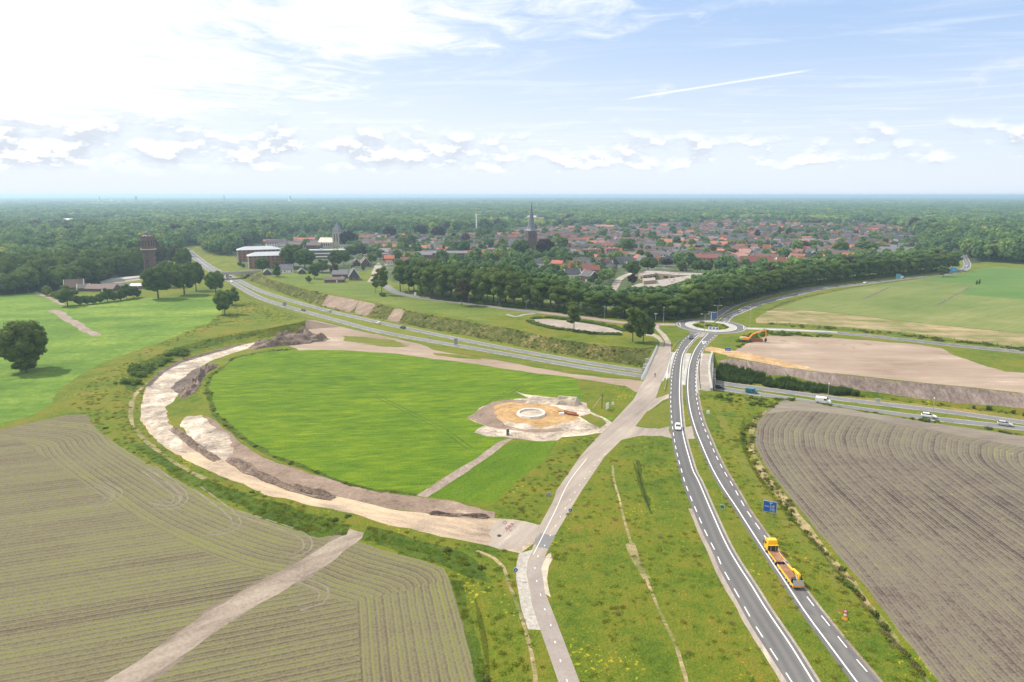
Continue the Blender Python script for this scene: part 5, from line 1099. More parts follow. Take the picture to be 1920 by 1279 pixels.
# near houses around the side street
H_ = [('farmhouse', 'steep-roofed brick house with white gable edge standing in the green meadow', 664, 524, -75, 12, 9.5, 3.0, 10.6, 'brick', 'dark', True),
 ('barn', 'low plank barn left of the steep-roofed meadow house', 628, 529, 4, 17, 7, 2.6, 4.6, 'darkbrick', 'brown', False),
 ('barn', 'taller grey barn between the plank barn and the meadow house', 639, 521, 4, 14, 8, 3.6, 7.2, 'darkbrick', 'grey', False),
 ('cottage', 'small dark cottage with white gable line under the park trees, left one', 501, 515, -70, 9, 7, 2.4, 5.6, 'darkbrick', 'dark', True),
 ('cottage', 'small dark cottage with white gable line in the meadow corner, right one', 566, 513, -70, 9, 7, 2.2, 5.4, 'darkbrick', 'dark', True),
 ('cottage', 'blue-grey roofed cottage half hidden between the park trees', 537, 511, 20, 13, 9, 3.2, 8.2, 'white', 'grey', False),
 ('gable_house', 'narrow gabled house with pale roof edge, left of two by the street', 668, 498, -72, 10, 7.5, 3, 8, 'darkbrick', 'brown', True),
 ('gable_house', 'larger gabled house with pale roof edge, right of two by the street', 685, 499, -72, 12, 10, 3.5, 9.5, 'darkbrick', 'brown', True),
 ('modern_house', 'slender modern brick house with mono roof at the street end', 722, 489, 15, 6, 7, 8, 9.5, 'brick', 'grey', False),
 ('modern_house', 'red-roofed modern house right of the slender one at the street end', 730, 492, 10, 11, 8, 4.5, 8.5, 'brick', 'orange', False),
 ('modern_house', 'low house with white sloping roof in front of the red-roofed one', 729, 497, 40, 7, 6, 3, 5.5, 'white', 'pink', False),
 ('villa', 'white villa with dark steep roof behind the belt, left of the cul-de-sac', 1072, 522, 20, 15, 9, 4.2, 9, 'white', 'dark', True),
 ('villa', 'dark-roofed house next to the cul-de-sac behind the belt', 1105, 527, -60, 14, 10, 4.5, 9.6, 'darkbrick', 'dark', True),
 ('villa', 'red-roofed house behind the white villa', 1055, 510, 10, 14, 9, 4, 8.5, 'brick', 'red', False),
 ('villa', 'red-roofed double house left of the cul-de-sac trees', 1108, 513, 5, 16, 9, 4, 8.5, 'brick', 'red', False),
 ('villa', 'pale house with dark roof and white wall right below the spire', 1015, 500, 8, 16, 9, 4, 8.5, 'white', 'dark', False),
 ('villa', 'white-walled house beside the pale one below the spire', 1028, 499, -80, 9, 7, 5, 8, 'white', 'grey', False),
 ('chapel_house', 'small brick block with bright orange roof beside the school', 1279, 507, 8, 8, 7, 6, 8.5, 'brick', 'orange', False),
 ('villa', 'red hipped villa with skylights just behind the belt, leftmost of three', 1367, 503, 5, 20, 10, 3.5, 9, 'brick', 'red', False),
 ('villa', 'red hipped villa with skylights just behind the belt, middle of three', 1403, 497, 0, 24, 11, 3.5, 10, 'brick', 'red', False),
 ('villa', 'red hipped villa with skylights just behind the belt, rightmost of three', 1432, 497, -5, 20, 11, 3.5, 10, 'brick', 'red', False),
 ('villa', 'white-fronted villa with red roof right of the three hipped ones', 1464, 496, 5, 13, 9, 4, 8.5, 'white', 'red', False),
 ('villa', 'orange-roofed steep house above the belt, left of the yellow tree', 1482, 481, 65, 14, 9, 4, 10, 'brick', 'orange', True),
 ('villa', 'white house with dark roof directly left of the bright yellow tree', 1526, 486, 70, 13, 10, 5, 10, 'white', 'dark', True),
 ('villa', 'red gabled house with white gable edges in front of the white house', 1495, 491, -60, 18, 10, 4, 9.5, 'brick', 'red', True)]
for nm_, lb, x, y, rz, w_, d, e_, r_, wl, rf_, gt in H_:
    house(nm_, lb, 'barn' if nm_ == 'barn' else 'house', hpx(x, y), R(rz), w_, d, e_, r_, WM[wl], RM[rf_], chim=0 if nm_ == 'barn' else 1, wins=nm_ != 'barn', gabtrim=gt, hip=2.5 if 'hipped' in lb else 0)
NEARH = [P(h[2], h[3]) for h in H_] + [P(a, b_) for a, b_ in ((803,489),(830,490),(860,490),(1109,484),(1145,482),(1078,488),(1682,475),(1655,478),(1590,489),(1020,466),(935,440),(996,474),(980,472),(634,464),(615,464),(614,486),(655,478),(486,488),(508,501),(1200,530),(1230,520),(1260,515),(1290,516),(1240,532),(1215,510))]
# ---- the town: rows of houses
TOWN = [(505,462),(560,449),(620,445),(700,446),(770,444),(830,448),(900,440),(960,434),(1050,429),(1150,428),(1300,422),(1360,415),(1450,417),(1520,425),(1620,422),(1700,432),(1728,455),(1712,472),(1600,484),(1500,496),(1440,496),(1400,492),(1330,497),(1190,500),(1165,515),(1150,520),(1080,520),(1000,502),(900,494),(870,492),(780,494),(745,498),(700,470),(660,470),(600,470),(545,470)]
NOH = [[(955,462),(1045,462),(1062,498),(950,500)], [(1170,498),(1340,492),(1345,530),(1165,545)], [(625,438),(665,438),(668,468),(592,470),(600,455)], [(700,436),(870,436),(870,446),(700,446)], [(1495,437),(1600,428),(1600,433),(1495,441)], [(745,455),(785,452),(785,480),(745,482)]]
def proto_house(name, w_, d, e_, r_, wl, rf_, hip=0.0, k=1):
    t = thing(name, 'x', 'house'); mb = MB()
    mb.box((-w_/2, -d/2, -.2), (w_/2, d/2, e_))
    if hip < 2:
        for s in (-1, 1):
            X = s*w_/2; mb.add([(X, -d/2, e_), (X, d/2, e_), (X, 0, r_-.25)], [(0, 1, 2) if s > 0 else (0, 2, 1)])
    mb.mi = 1
    n = max(2, int(w_/3.4))
    for i in range(n):
        x = -w_/2+(i+.5)*w_/n
        for z in ((.9, 3.5) if e_ > 4.5 else (.9,)):
            for s in (-1, 1): mb.box((x-.8, s*d/2-.05, z), (x+.8, s*d/2+.05, z+1.4))
    for s in (-1, 1):
        for z in (.9, 3.6): mb.box((s*w_/2-.05, -.9, z), (s*w_/2+.05, .9, z+1.3))
    mb.build('wall', [WM[wl], glass], t); MB().gable(w_, d, e_-.05, r_, hip=hip).build('roof', RM[rf_], t)
    c = MB()
    for i in range(max(1, int(w_/14))): c.box((-w_/2+2+i*13, -.35, r_-1), (-w_/2+2.7+i*13, .35, r_+.8))
    c.build('chimney', WM['brick'], t); return t
KINDS = []
for i, (w_, d, e_, r_, wl, rf_, hip) in enumerate([(32,9,5.3,9,'brick','orange',0),(27,9,5.3,9,'white','brown',0),(24,9,5.3,9,'white','dark',0),(30,9,5.5,9.4,'yellowbrick','red',0),(12,8.5,3,8.2,'cream','orange',0),(12,9,3.2,8.6,'white','dark',0),(11,8,3,8,'white','red',0),(13,9,3,8.4,'cream','grey',0),(10,9,4.5,8.6,'white','orange',3),(11,9,5,9,'brick','dark',3),(18,9,5.2,9,'white','grey',0),(16,9,5.2,9.2,'white','pink',0),(20,9,5.2,9,'darkbrick','brown',0)]):
    KINDS.append((proto_house('terraced_house' if w_ >= 16 else 'house', w_, d, e_, r_, wl, rf_, hip), w_, rf_, wl))
hp = []; rr = random.Random(21)
yy = 600.0; row = 0
while yy < 2150:
    ang = R(-9+6*math.sin(yy/170.)); x = -420.0
    while x < 1100:
        ang_l = ang + R(14)*math.sin(x/140.+yy/400.)
        far = yy > 1250
        k = rr.choices(range(13), [1.0,1.6,3.2,1.0,2.6,4.2,2.4,4.4,1.6,3.2,3.2,.8,2.4])[0]
        w_ = KINDS[k][1]; cx = x+w_/2; X = cx; Y = yy+math.tan(ang)*(cx-350)*.5+rr.uniform(-3, 3); x += w_*1.0+(rr.uniform(1, 4) if w_ < 15 else rr.uniform(2, 6))
        px, py = to_px(X, Y, 0)
        if not inside([px], [py], TOWN)[0] or any(inside([px], [py], q_)[0] for q_ in NOH): continue
        if any((X-q_.x)**2+(Y-q_.y)**2 < (w_/2+15)**2 for q_ in NEARH): continue
        lv = py < 446 and px < 960
        if rr.random() < (.5 if lv else .12 if px > 960 else .22): continue
        ca = random.Random(int(X//85)*977+int(Y//95)*131).choice([0, .45, 1.57, -.5, 1.1, .2])
        if w_ < 20: ang_l += ca+(math.pi/2 if w_ < 15 and rr.random() < .3 else 0)
        elif rr.random() < .35: ang_l += ca*.5
        hp.append((X, Y, ang_l+rr.uniform(-.06, .06), k, rr.uniform(.9, 1.08)))
    yy += 17.5 if row % 2 else 22.5; row += 1
print('houses', len(hp))
hp.sort(key=lambda h: math.hypot(h[0], h[1]))
NH = 262
rfw = dict(orange='orange-tiled', red='red-tiled', brown='brown-tiled', dark='dark-roofed', grey='grey-roofed', pink='pink-tiled'); wlw = dict(brick='brick', white='white', cream='cream', yellowbrick='yellow brick', darkbrick='dark brick')
zone = lambda px, py: ('left of the old church' if px < 590 else 'right of the old church' if px < 745 else 'between the old church and the spire' if px < 960 else 'just right of the spire' if px < 1095 else 'behind the red-capped blocks' if px < 1180 else 'behind the flat-roofed school' if px < 1345 else 'behind the red hipped villas' if px < 1480 else 'around the bright yellow tree' if px < 1600 else 'near the grey-roofed halls')
buck = {}
for h in hp[:NH]:
    px, py = to_px(h[0], h[1], 0); t, w_, rf_, wl = KINDS[h[3]]
    lb = f"{rfw[rf_]} {wlw[wl]} {'terrace row' if w_ > 22 else 'double house' if w_ >= 16 else 'house'} {zone(px, py)}"
    buck.setdefault(lb, []).append((px, h))
first = {}
for lb, l in buck.items():
    l.sort(key=lambda q_: q_[0])
    for i, (px, h) in enumerate(l):
        lab = lb if len(l) == 1 else f'{lb}, {nth(i+1)} from left'
        X, Y, a, k, s = h; t = KINDS[k][0]
        if k not in first: first[k] = 1; t.location = (X, Y, 0); t.rotation_euler = (0, 0, a); t.scale = (s, s, s); t['label'] = lab; t['group'] = 'houses of the town'
        else: dup(t, (X, Y, 0), a, s, lab, 'houses of the town')
# the rest as one mass of roofs
far_h = MB(); mats = []; 
def slot(m):
    if m not in mats: mats.append(m)
    return mats.index(m)
for X, Y, a, k, s in hp[NH:]:
    t = KINDS[k][0]; M = T(X, Y) @ Rz(a) @ Matrix.Scale(s, 4)
    for ch in t.children:
        me = ch.data; o = len(far_h.v); far_h.v += [tuple(M @ v.co) for v in me.vertices]
        for p_ in me.polygons: far_h.f.append([o+i for i in p_.vertices]); far_h.m.append(slot(me.materials[p_.material_index]))
for k, (t, *_) in enumerate(KINDS):
    if k not in first:
        for ch in list(t.children): bpy.data.objects.remove(ch)
        bpy.data.objects.remove(t)
# a few roofs that peep out of the far woods, and the pale works on the horizon
for i in range(55):
    px, py = rr.uniform(120, 1900), rr.uniform(393, 421); X, Y, _ = P(px, py); z0 = 4; M = T(X, Y, z0) @ Rz(rr.uniform(-.5, .5))
    w_, d = rr.uniform(14, 30), rr.uniform(9, 12); far_h.mi = 0; o = len(far_h.v)
    b_ = MB().box((-w_/2, -d/2, -4), (w_/2, d/2, 7)); g_ = MB().gable(w_, d, 7, 11)
    far_h.v += [tuple(M @ Vector(q_)) for q_ in b_.v]; far_h.f += [[j+o for j in f] for f in b_.f]; far_h.m += [slot(WM['cream'])]*len(b_.f); o = len(far_h.v)
    far_h.v += [tuple(M @ Vector(q_)) for q_ in g_.v]; far_h.f += [[j+o for j in f] for f in g_.f]; far_h.m += [slot(rr.choice([RM['pink'], RM['grey'], RM['orange'], zinc]))]*len(g_.f)
far_h.build('distant_houses', mats)['kind'] = 'stuff'
# trees between the houses
occ = np.array([(h[0], h[1], KINDS[h[3]][1], h[2]) for h in hp]); nh_ = np.array([(q_.x, q_.y) for q_ in NEARH])
c_ = forest_pts(560, 2100, 9.5); px, py = to_px(c_[:, 0], c_[:, 1], 0)
TP = [(600,470),(500,455),(520,446),(640,440),(760,442),(880,438),(960,433),(1050,426),(1150,426),(1300,419),(1360,412),(1450,414),(1520,424),(1620,419),(1700,430),(1750,455),(1790,475),(1770,480),(1700,487),(1600,500),(1500,511),(1440,520),(1390,525),(1340,522),(1320,505),(1190,505),(1170,515),(1160,530),(1120,545),(1060,545),(1000,535),(930,520),(860,505),(760,503),(745,500),(740,480),(700,478),(650,474)]
k = inside(px, py, TP) | ((px > 940) & (px < 1065) & (py > 445) & (py < 500)); k &= ~inside(px, py, [(1175,500),(1325,508),(1310,520),(1260,545),(1175,545),(1150,560),(1140,545),(1168,520)]); k &= ~inside(px, py, [(586,470),(640,463),(655,490),(590,496)])
c_ = c_[k]; px = px[k]; py = py[k]; keep = rng.random(len(c_)) < np.where(py > 497, .30, np.where(px > 960, .50, .75))
keep &= ((c_[:, None, :]-nh_[None])**2).sum(-1).min(1) > 12**2
keep |= ((px > 950) & (px < 1060) & (py > 478) & (rng.random(len(c_)) < .6))
c_ = c_[keep]; cl = np.ones(len(c_), bool)
for X, Y, w_, a in occ:
    dx, dy = c_[:, 0]-X, c_[:, 1]-Y; u_ = dx*math.cos(a)+dy*math.sin(a); v_ = -dx*math.sin(a)+dy*math.cos(a); cl &= ~((abs(u_) < w_/2+2.2) & (abs(v_) < 6.6))
c_ = c_[cl]; n = len(c_); s = rng.uniform(.3, .66, n)*np.where(rng.random(n) < .16, 1.45, 1); print('town trees', n)
SCAT.append((c_, np.stack([s, s, s*rng.uniform(.8, 1.15, n)], 1), rng.uniform(0, 6.28, n), rng.choice([0, 1, 2, 3, 4, 5], n, p=[.2, .2, .1, .28, .16, .06])))
# works and chimneys on the horizon
hzm = plain('pale_works', (.62,.62,.62), .7); hzd = plain('chimney_dark', (.16,.17,.2), .8)
def far_tower(px, py_base, hpx_, wpx, name, label, cat, m):
    X, Y, _ = P(px, py_base); k = F/Y; t = thing(name, label, cat, (X, Y, 0))
    MB().cyl((0, 0, 0), (0, 0, hpx_/k), wpx/k/2, wpx/k*.4, 10).build('shaft', m, t); MB().cyl((0, 0, hpx_/k), (0, 0, hpx_/k*1.02), wpx/k*.5, wpx/k*.5, 10).build('rim', hzm, t)
far_tower(421.5, 386, 19, 1.8, 'chimney', 'thin dark chimney standing on the horizon above the overpass', 'chimney', hzd)
far_tower(188, 384, 15, 1.6, 'chimney', 'grey chimney left of the white works on the horizon', 'chimney', hzd)
far_tower(256, 382, 13, 4.5, 'silo', 'squat tower on the horizon right of the white works', 'silo', hzd)
far_tower(545, 382, 14, 3.0, 'silo', 'dark silo rising out of the pale works on the middle horizon', 'silo', hzd)
far_tower(893.5, 440, 38, 2.6, 'radio_mast', 'slim pale radio mast left of the tall spire', 'mast', trim)
for cx, cy, lab in ((206, 383, 'white industrial works on the left horizon'), (540, 383, 'white industrial works on the middle horizon')):
    X, Y, _ = P(cx, cy); k = F/Y; t = thing('industrial_works', lab, 'factory', (X, Y, 0)); mb = MB(); r2 = random.Random(cx)
    for i in range(9): a = r2.uniform(-14, 14)/k; b_ = r2.uniform(2, 6)/k; hh = r2.uniform(3, 8)/k; mb.box((a-b_/2, -60+i*9, 0), (a+b_/2, -55+i*9+20, hh))
    mb.build('wall', hzm, t); MB().cyl((2/k, 0, 0), (2/k, 0, 10/k), 2/k, 1.2/k, 10).build('tank', hzm, t)
# ------------------------------------------------------------------ vehicles
def paintm(name, c, r_=.3): return plain(name, c, r_, spec=.6)
CP_ = dict(white=paintm('car_white', (.72,.73,.74)), black=paintm('car_black', (.025,.027,.032)), silver=paintm('car_silver', (.42,.44,.46), .35), teal=paintm('van_teal', (.03,.16,.22)), blue=paintm('car_blue', (.05,.09,.2)), red=paintm('car_red', (.35,.03,.03)), yellow=paintm('truck_yellow', (.78,.44,.015), .4), orange=paintm('digger_orange', (.80,.30,.012), .45))
lamp_r = plain('tail_lamp', (.45,.02,.02), .3); lamp_w = plain('head_lamp', (.8,.8,.78), .2)
def loft(mb, st_):
    """closed body from side stations (x, z0, z1) with width half(x, k)"""
    n = len(st_); v = []
    for x, z0, z1, hw in st_:
        v += [(x, -hw*.94, z0), (x, -hw, z0+(z1-z0)*.35), (x, -hw*.98, z1-.1*(z1-z0)), (x, -hw*.86, z1), (x, hw*.86, z1), (x, hw*.98, z1-.1*(z1-z0)), (x, hw, z0+(z1-z0)*.35), (x, hw*.94, z0)]
    f = []
    for i in range(n-1):
        for k in range(8):
            a, b_ = i*8+k, i*8+(k+1) % 8; f.append((a, a+8, b_+8, b_))
    f.append(tuple(range(8))); f.append(tuple(range((n-1)*8+7, (n-1)*8-1, -1))); mb.add(v, f)
def wheels(t, xs, hw, r_=.32, wd=.22):
    for x in xs:
        for s in (-1, 1):
            w_ = MB().cyl((x, s*(hw-wd), r_), (x, s*hw, r_), r_, n=14).build('wheel', black, t); MB().cyl((x, s*(hw-.02), r_), (x, s*(hw+.015), r_), r_*.6, n=10).build('rim', steel, w_)
def car(name, label, px, py, z, d, col, kind='hatch', sc=1.0, cat='car'):
    """d = (px,py) of a point further along the way the car points"""
    p = P(px, py, z); q = P(d[0], d[1], z); a = math.atan2(q.y-p.y, q.x-p.x)
    t = thing(name, label, cat, (p.x, p.y, z+.03), a, sc=sc); C = CP_[col]; mb = MB()
    if kind == 'van':
        loft(mb, [(-2.5,.35,2.0,.95),(-2.45,.3,2.2,.98),(1.0,.3,2.2,.98),(1.55,.3,1.55,.97),(2.35,.3,1.15,.93),(2.5,.35,.8,.85)]); mb.build('body', C, t)
        MB().add([(1.02,-.86,2.12),(1.02,.86,2.12),(1.6,.9,1.5),(1.6,-.9,1.5),(1.06,-.84,2.16),(1.06,.84,2.16),(1.66,.88,1.54),(1.66,-.88,1.54)], [(4,7,6,5),(0,4,5,1),(3,2,6,7),(0,3,7,4),(1,5,6,2)]).build('windscreen', glass, t)
        for s in (-1, 1): MB().box((.25,s*.985-.02,1.3),(1.15,s*.985+.02,1.95)).build('side_window', glass, t)
        wheels(t, (-1.6, 1.6), .98, .34); L_ = 2.5; hw = .85; bz = .75
    else:
        loft(mb, [(-2.1,.4,.8,.78),(-2.02,.3,.98,.86),(-1.2,.26,1.0,.89),(.9,.26,.97,.89),(1.75,.26,.82,.86),(2.1,.3,.66,.74)]); mb.build('body', C, t)
        e = -1.95 if kind != 'saloon' else -1.5
        g = MB(); loft(g, [(e,.9,.96,.74),(e+.35,.9,1.36,.70),(.15,.9,1.42,.71),(.95,.9,.98,.76)]); g.build('glasshouse', glass, t)
        r_ = MB(); loft(r_, [(e+.3,1.36,1.42,.66),(-.6,1.40,1.47,.68),(.1,1.38,1.45,.66)]); r_.build('roof', C, t)
        wheels(t, (-1.3, 1.3), .88); L_ = 2.08; hw = .7; bz = .62
    for s in (-1, 1):
        MB().box((L_-.08, s*hw-.17, bz-.09), (L_+.02, s*hw+.17, bz+.09)).build('headlight', lamp_w, t)
        MB().box((-L_-.02, s*hw-.13, bz), (-L_+.08, s*hw+.13, bz+.22)).build('tail_light', lamp_r, t)
        MB().box((.6, s*(hw+.28)-.09, .95), (.78, s*(hw+.28)+.09, 1.1)).build('mirror', C, t)
    return t
car('parked_car', 'white hatchback driving towards us on the left carriageway by the dirt crossing', 1271, 804, 0, (1274, 840), 'white', 'hatch', 1.06)
car('dark_car', 'dark saloon leaving the roundabout towards the bridge', 1295, 635, 0, (1284, 648), 'black', 'saloon', 1.06)
car('dark_car', 'dark car heading left on the near carriageway of the expressway, by the first blue sign', 569, 583, -6, (600, 591), 'black', 'saloon')
car('silver_car', 'silver car on the far carriageway beside the leftmost scraped bank', 617, 585, -6, (590, 577), 'silver', 'hatch', 1.1)
car('white_car', 'white car on the far carriageway below the rightmost scraped bank', 709, 607, -6, (680, 599), 'white', 'hatch', 1.1)
car('black_car', 'black car on the far carriageway right behind the white one', 755, 616, -6, (725, 609), 'black', 'hatch', 1.1)
car('white_car', 'small white car just in front of the little overpass', 434, 529, -6, (448, 537), 'white', 'hatch')
car('black_car', 'black car in the shade under the little overpass', 432, 520, -6, (425, 516), 'black', 'hatch')
car('black_car', 'black car coming out from under the wide bridge', 1348, 728, -6, (1370, 731), 'black', 'hatch', 1.1)
car('teal_van', 'teal van on the near carriageway right of the wide bridge', 1409, 737, -6, (1440, 741), 'teal', 'van', .95, cat='van')
car('white_van', 'white van driving beside the first tall lamp of the sunken road', 1543, 756, -6, (1580, 761), 'white', 'van', 1.12, cat='van')
car('white_car', 'long white car beside the second tall lamp of the sunken road', 1741, 783, -6, (1780, 788), 'white', 'hatch', 1.18)
car('silver_car', 'silver car at the right edge of the picture on the sunken road', 1884, 798, -6, (1920, 803), 'silver', 'hatch', 1.1)
car('white_car', 'white car on the distributor road below the right part of the belt', 1622, 531, 0, (1590, 535), 'white', 'hatch')
car('white_van', 'white van near the far end of the tree belt', 1689, 522, 0, (1660, 526), 'white', 'van', cat='van')
car('white_car', 'white car waiting at the far right junction', 1812, 500, 0, (1812, 505), 'white', 'hatch')
car('silver_car', 'silver car parked at the mouth of the cul-de-sac', 1134, 560, 0, (1138, 555), 'silver', 'hatch')
# ---- crane truck with trailer
def truck():
    a_, b_ = P(1498, 1108), P(1441, 1031); d = b_-a_; L_ = d.length; ang = math.atan2(d.y, d.x)
    t = thing('crane_truck', 'yellow truck and trailer with rusty decks carrying a folded yellow loader crane', 'truck', (a_.x, a_.y, .02), ang, sc=L_/18.6)
    Y = CP_['yellow']; rust = gmat('rusty_deck', st((0,(.12,.06,.035)),(.5,(.25,.13,.08)),(1,(.36,.24,.17))), [(1.5,.4),(.4,.3)], .2, .02); dk = plain('chassis', (.035,.035,.038), .6)
    # cab, nose at x=18.6
    mb = MB(); mb.box((16.25,-1.25,1.0),(18.5,1.25,2.2)).box((16.25,-1.25,2.2),(18.5,1.25,3.35),taper=(.9,.97,-.1)).box((16.35,-1.18,3.35),(18.2,1.18,3.8),taper=(.72,.93,-.15)); cb = mb.build('cab', Y, t)
    MB().box((18.3,-1.1,2.25),(18.56,1.1,3.1)).build('windscreen', glass, cb)
    for s in (-1, 1):
        MB().box((17.25,s*1.235-.03,2.25),(18.1,s*1.235+.03,2.95)).build('side_window', glass, cb); MB().box((18.2,s*1.5-.12,2.2),(18.32,s*1.5+.12,3.0)).build('mirror', dk, cb)
        MB().box((18.5,s*.95-.25,1.1),(18.58,s*.95+.25,1.35)).build('headlight', lamp_w, cb)
    MB().box((16.5,-1.2,.55),(18.45,1.2,1.0)).build('bumper', dk, cb)
    mb = MB(); mb.box((15.9,-1.2,1.25),(16.05,1.2,2.7))
    for i in range(5): mb.box((15.86,-1.1+i*.5,1.3),(15.9,-1.0+i*.5,2.7))
    mb.build('headboard', dk, t); MB().box((15.7,-1.25,2.65),(16.1,1.25,2.78)).build('light_bar', Y, t)
    for s in (-.6, .6): MB().cyl((15.8,s,1.3),(15.8,s,2.5),.09,n=8).build('exhaust', steel, t)
    MB().box((11.0,-.45,.7),(18.2,.45,1.05)).build('chassis', dk, t)
    mb = MB(); mb.box((10.7,-1.27,1.05),(15.8,1.27,1.2)); mb.build('truck_bed', rust, t)
    for s in (-1, 1): MB().box((10.7,s*1.27-.05,.95),(15.8,s*1.27+.05,1.32)).build('side_rail', Y, t)
    for s in (-1, 1): MB().cyl((14.0,s*1.05,.75),(15.4,s*1.05,.75),.3,n=10).build('fuel_tank', steel, t)
    wheels(t, (17.5, 12.9, 11.6), 1.25, .5, .34)
    # trailer
    MB().box((8.6,-.12,.75),(11.0,.12,.9)).build('drawbar', dk, t); MB().box((.6,-.5,.6),(9.6,.5,.85)).build('trailer_chassis', dk, t)
    MB().box((.55,-1.27,.85),(9.7,1.27,1.0)).build('trailer_bed', rust, t)
    for s in (-1, 1): MB().box((.55,s*1.27-.06,.72),(9.7,s*1.27+.06,1.22)).build('side_rail', Y, t)
    MB().box((.35,-1.28,.6),(.6,1.28,.95)).build('rear_beam', CP_['orange'], t)
    M = T(.45,0,.95) @ Matrix.Rotation(R(12),4,'Y'); MB().box((-.06,-1.22,0),(.06,1.22,1.25),M).build('ramp', steel, t)
    for s in (-1, 1): MB().box((.33,s*1.0-.15,.68),(.36,s*1.0+.15,.85)).build('tail_light', lamp_r, t)
    wheels(t, (2.0, 3.35, 4.7), 1.25, .45, .34); wheels(t, (8.7,), 1.25, .45, .34)
    # loader crane, folded forward
    cr_ = MB().box((1.0,-.9,1.0),(2.4,.9,1.35)).build('crane_base', dk, t)
    MB().cyl((1.7,-.55,1.3),(1.7,-.55,3.1),.36,.3,10).build('column', Y, cr_); MB().box((1.1,.15,1.3),(2.3,.95,2.1)).build('tool_box', dk, cr_)
    MB().cyl((1.75,-.55,3.0),(4.9,-.55,2.6),.34,.28,8).build('boom', Y, cr_); MB().cyl((4.9,-.55,2.55),(2.5,-.95,1.7),.24,.2,8).build('jib', Y, cr_)
    MB().cyl((4.8,-.55,2.2),(8.0,-.6,1.75),.25,.2,8).build('outer_boom', Y, cr_); MB().cyl((7.9,-.6,1.75),(10.6,-.5,1.55),.16,.13,8).build('extension', steel, cr_)
    MB().cyl((1.9,-.25,1.4),(3.4,-.4,2.6),.09,n=8).build('cylinder', steel, cr_)
    for s in (-1, 1): MB().box((1.45,s*1.15-.13,.9),(1.75,s*1.15+.13,2.15)).build('stabiliser', dk, cr_)
    MB().box((1.3,-1.1,2.1),(1.75,-.75,2.6)).build('operator_box', dk, cr_)
    MB().cyl((1.2,.55,2.1),(1.6,.55,2.7),.3,.12,8).build('grapple', dk, cr_)
truck()
# ---- excavator
def excavator():
    p = P(1399.5, 641); O = CP_['orange']; dk = MATS['chassis']
    t = thing('excavator', 'orange tracked excavator with raised arm beside the roundabout', 'excavator', (p.x, p.y, 0), R(-8), sc=1.12)
    for s in (-1, 1):
        mb = MB(); n = 8; pr = [(-2.5,.5),(-2.2,.12),(-1.8,0),(1.8,0),(2.2,.12),(2.5,.5),(2.2,.85),(1.8,.95),(-1.8,.95),(-2.2,.85)]
        v = [(x, s*1.2-.3, z) for x, z in pr]+[(x, s*1.2+.3, z) for x, z in pr]; k = len(pr)
        mb.add(v, [(i, (i+1) % k, k+(i+1) % k, k+i) for i in range(k)]+[tuple(range(k-1,-1,-1)), tuple(range(k, 2*k))]).build('track', dk, t)
    MB().box((-1.2,-.9,.45),(1.2,.9,1.05)).build('undercarriage', dk, t)
    b_ = MB().box((-2.7,-1.4,1.1),(1.0,1.4,2.2),taper=(.96,.96)).build('body', O, t); MB().box((-3.0,-1.35,1.15),(-2.6,1.35,2.0)).build('counterweight', plain('green_cover', (.12,.42,.2), .5), t)
    MB().box((-1.9,-1.0,2.2),(-.6,.6,2.45)).build('engine_cover', steel, b_)
    c = MB().box((.1,.35,1.15),(1.7,1.35,3.0),taper=(.8,.92,-.1)).build('cab', dk, t); MB().box((.35,1.33,1.9),(1.35,1.38,2.8)).build('side_window', glass, c)
    MB().cyl((.9,-.3,1.7),(2.6,-.3,3.9),.32,.34,6).cyl((2.6,-.3,3.9),(8.2,-.3,5.9),.34,.22,6).build('boom', O, t)
    MB().cyl((8.2,-.3,6.1),(8.6,-.3,2.0),.3,.17,6).build('stick', O, t); MB().cyl((3.3,-.3,4.5),(7.6,-.3,6.3),.1,n=6).build('cylinder', steel, t)
    MB().add([(8.2,-.75,2.0),(8.9,-.75,2.0),(9.0,-.75,.9),(8.4,-.75,.2),(7.9,-.75,.7),(8.2,.15,2.0),(8.9,.15,2.0),(9.0,.15,.9),(8.4,.15,.2),(7.9,.15,.7)], [(0,1,2,3,4),(9,8,7,6,5),(0,5,6,1),(1,6,7,2),(2,7,8,3),(3,8,9,4),(4,9,5,0)]).build('bucket', dk, t)
excavator()
p = P(1418.5, 640); rustm = plain('rusty_steel', (.27,.10,.045), .85, vary=.3, vscale=2)
t = thing('skip', 'open rusty steel container lying under the excavator arm', 'container', (p.x, p.y, 0), R(-8)); mb = MB()
mb.box((-2.9,-1.1,0),(2.9,1.1,.15)).build('floor', rustm, t)
for s in (-1, 1): MB().box((-2.9,s*1.1-.06,.15),(2.9,s*1.1+.06,1.35)).build('side_wall', rustm, t); MB().box((s*2.9-.06,-1.04,.15),(s*2.9+.06,1.04,1.35)).build('end_wall', rustm, t)
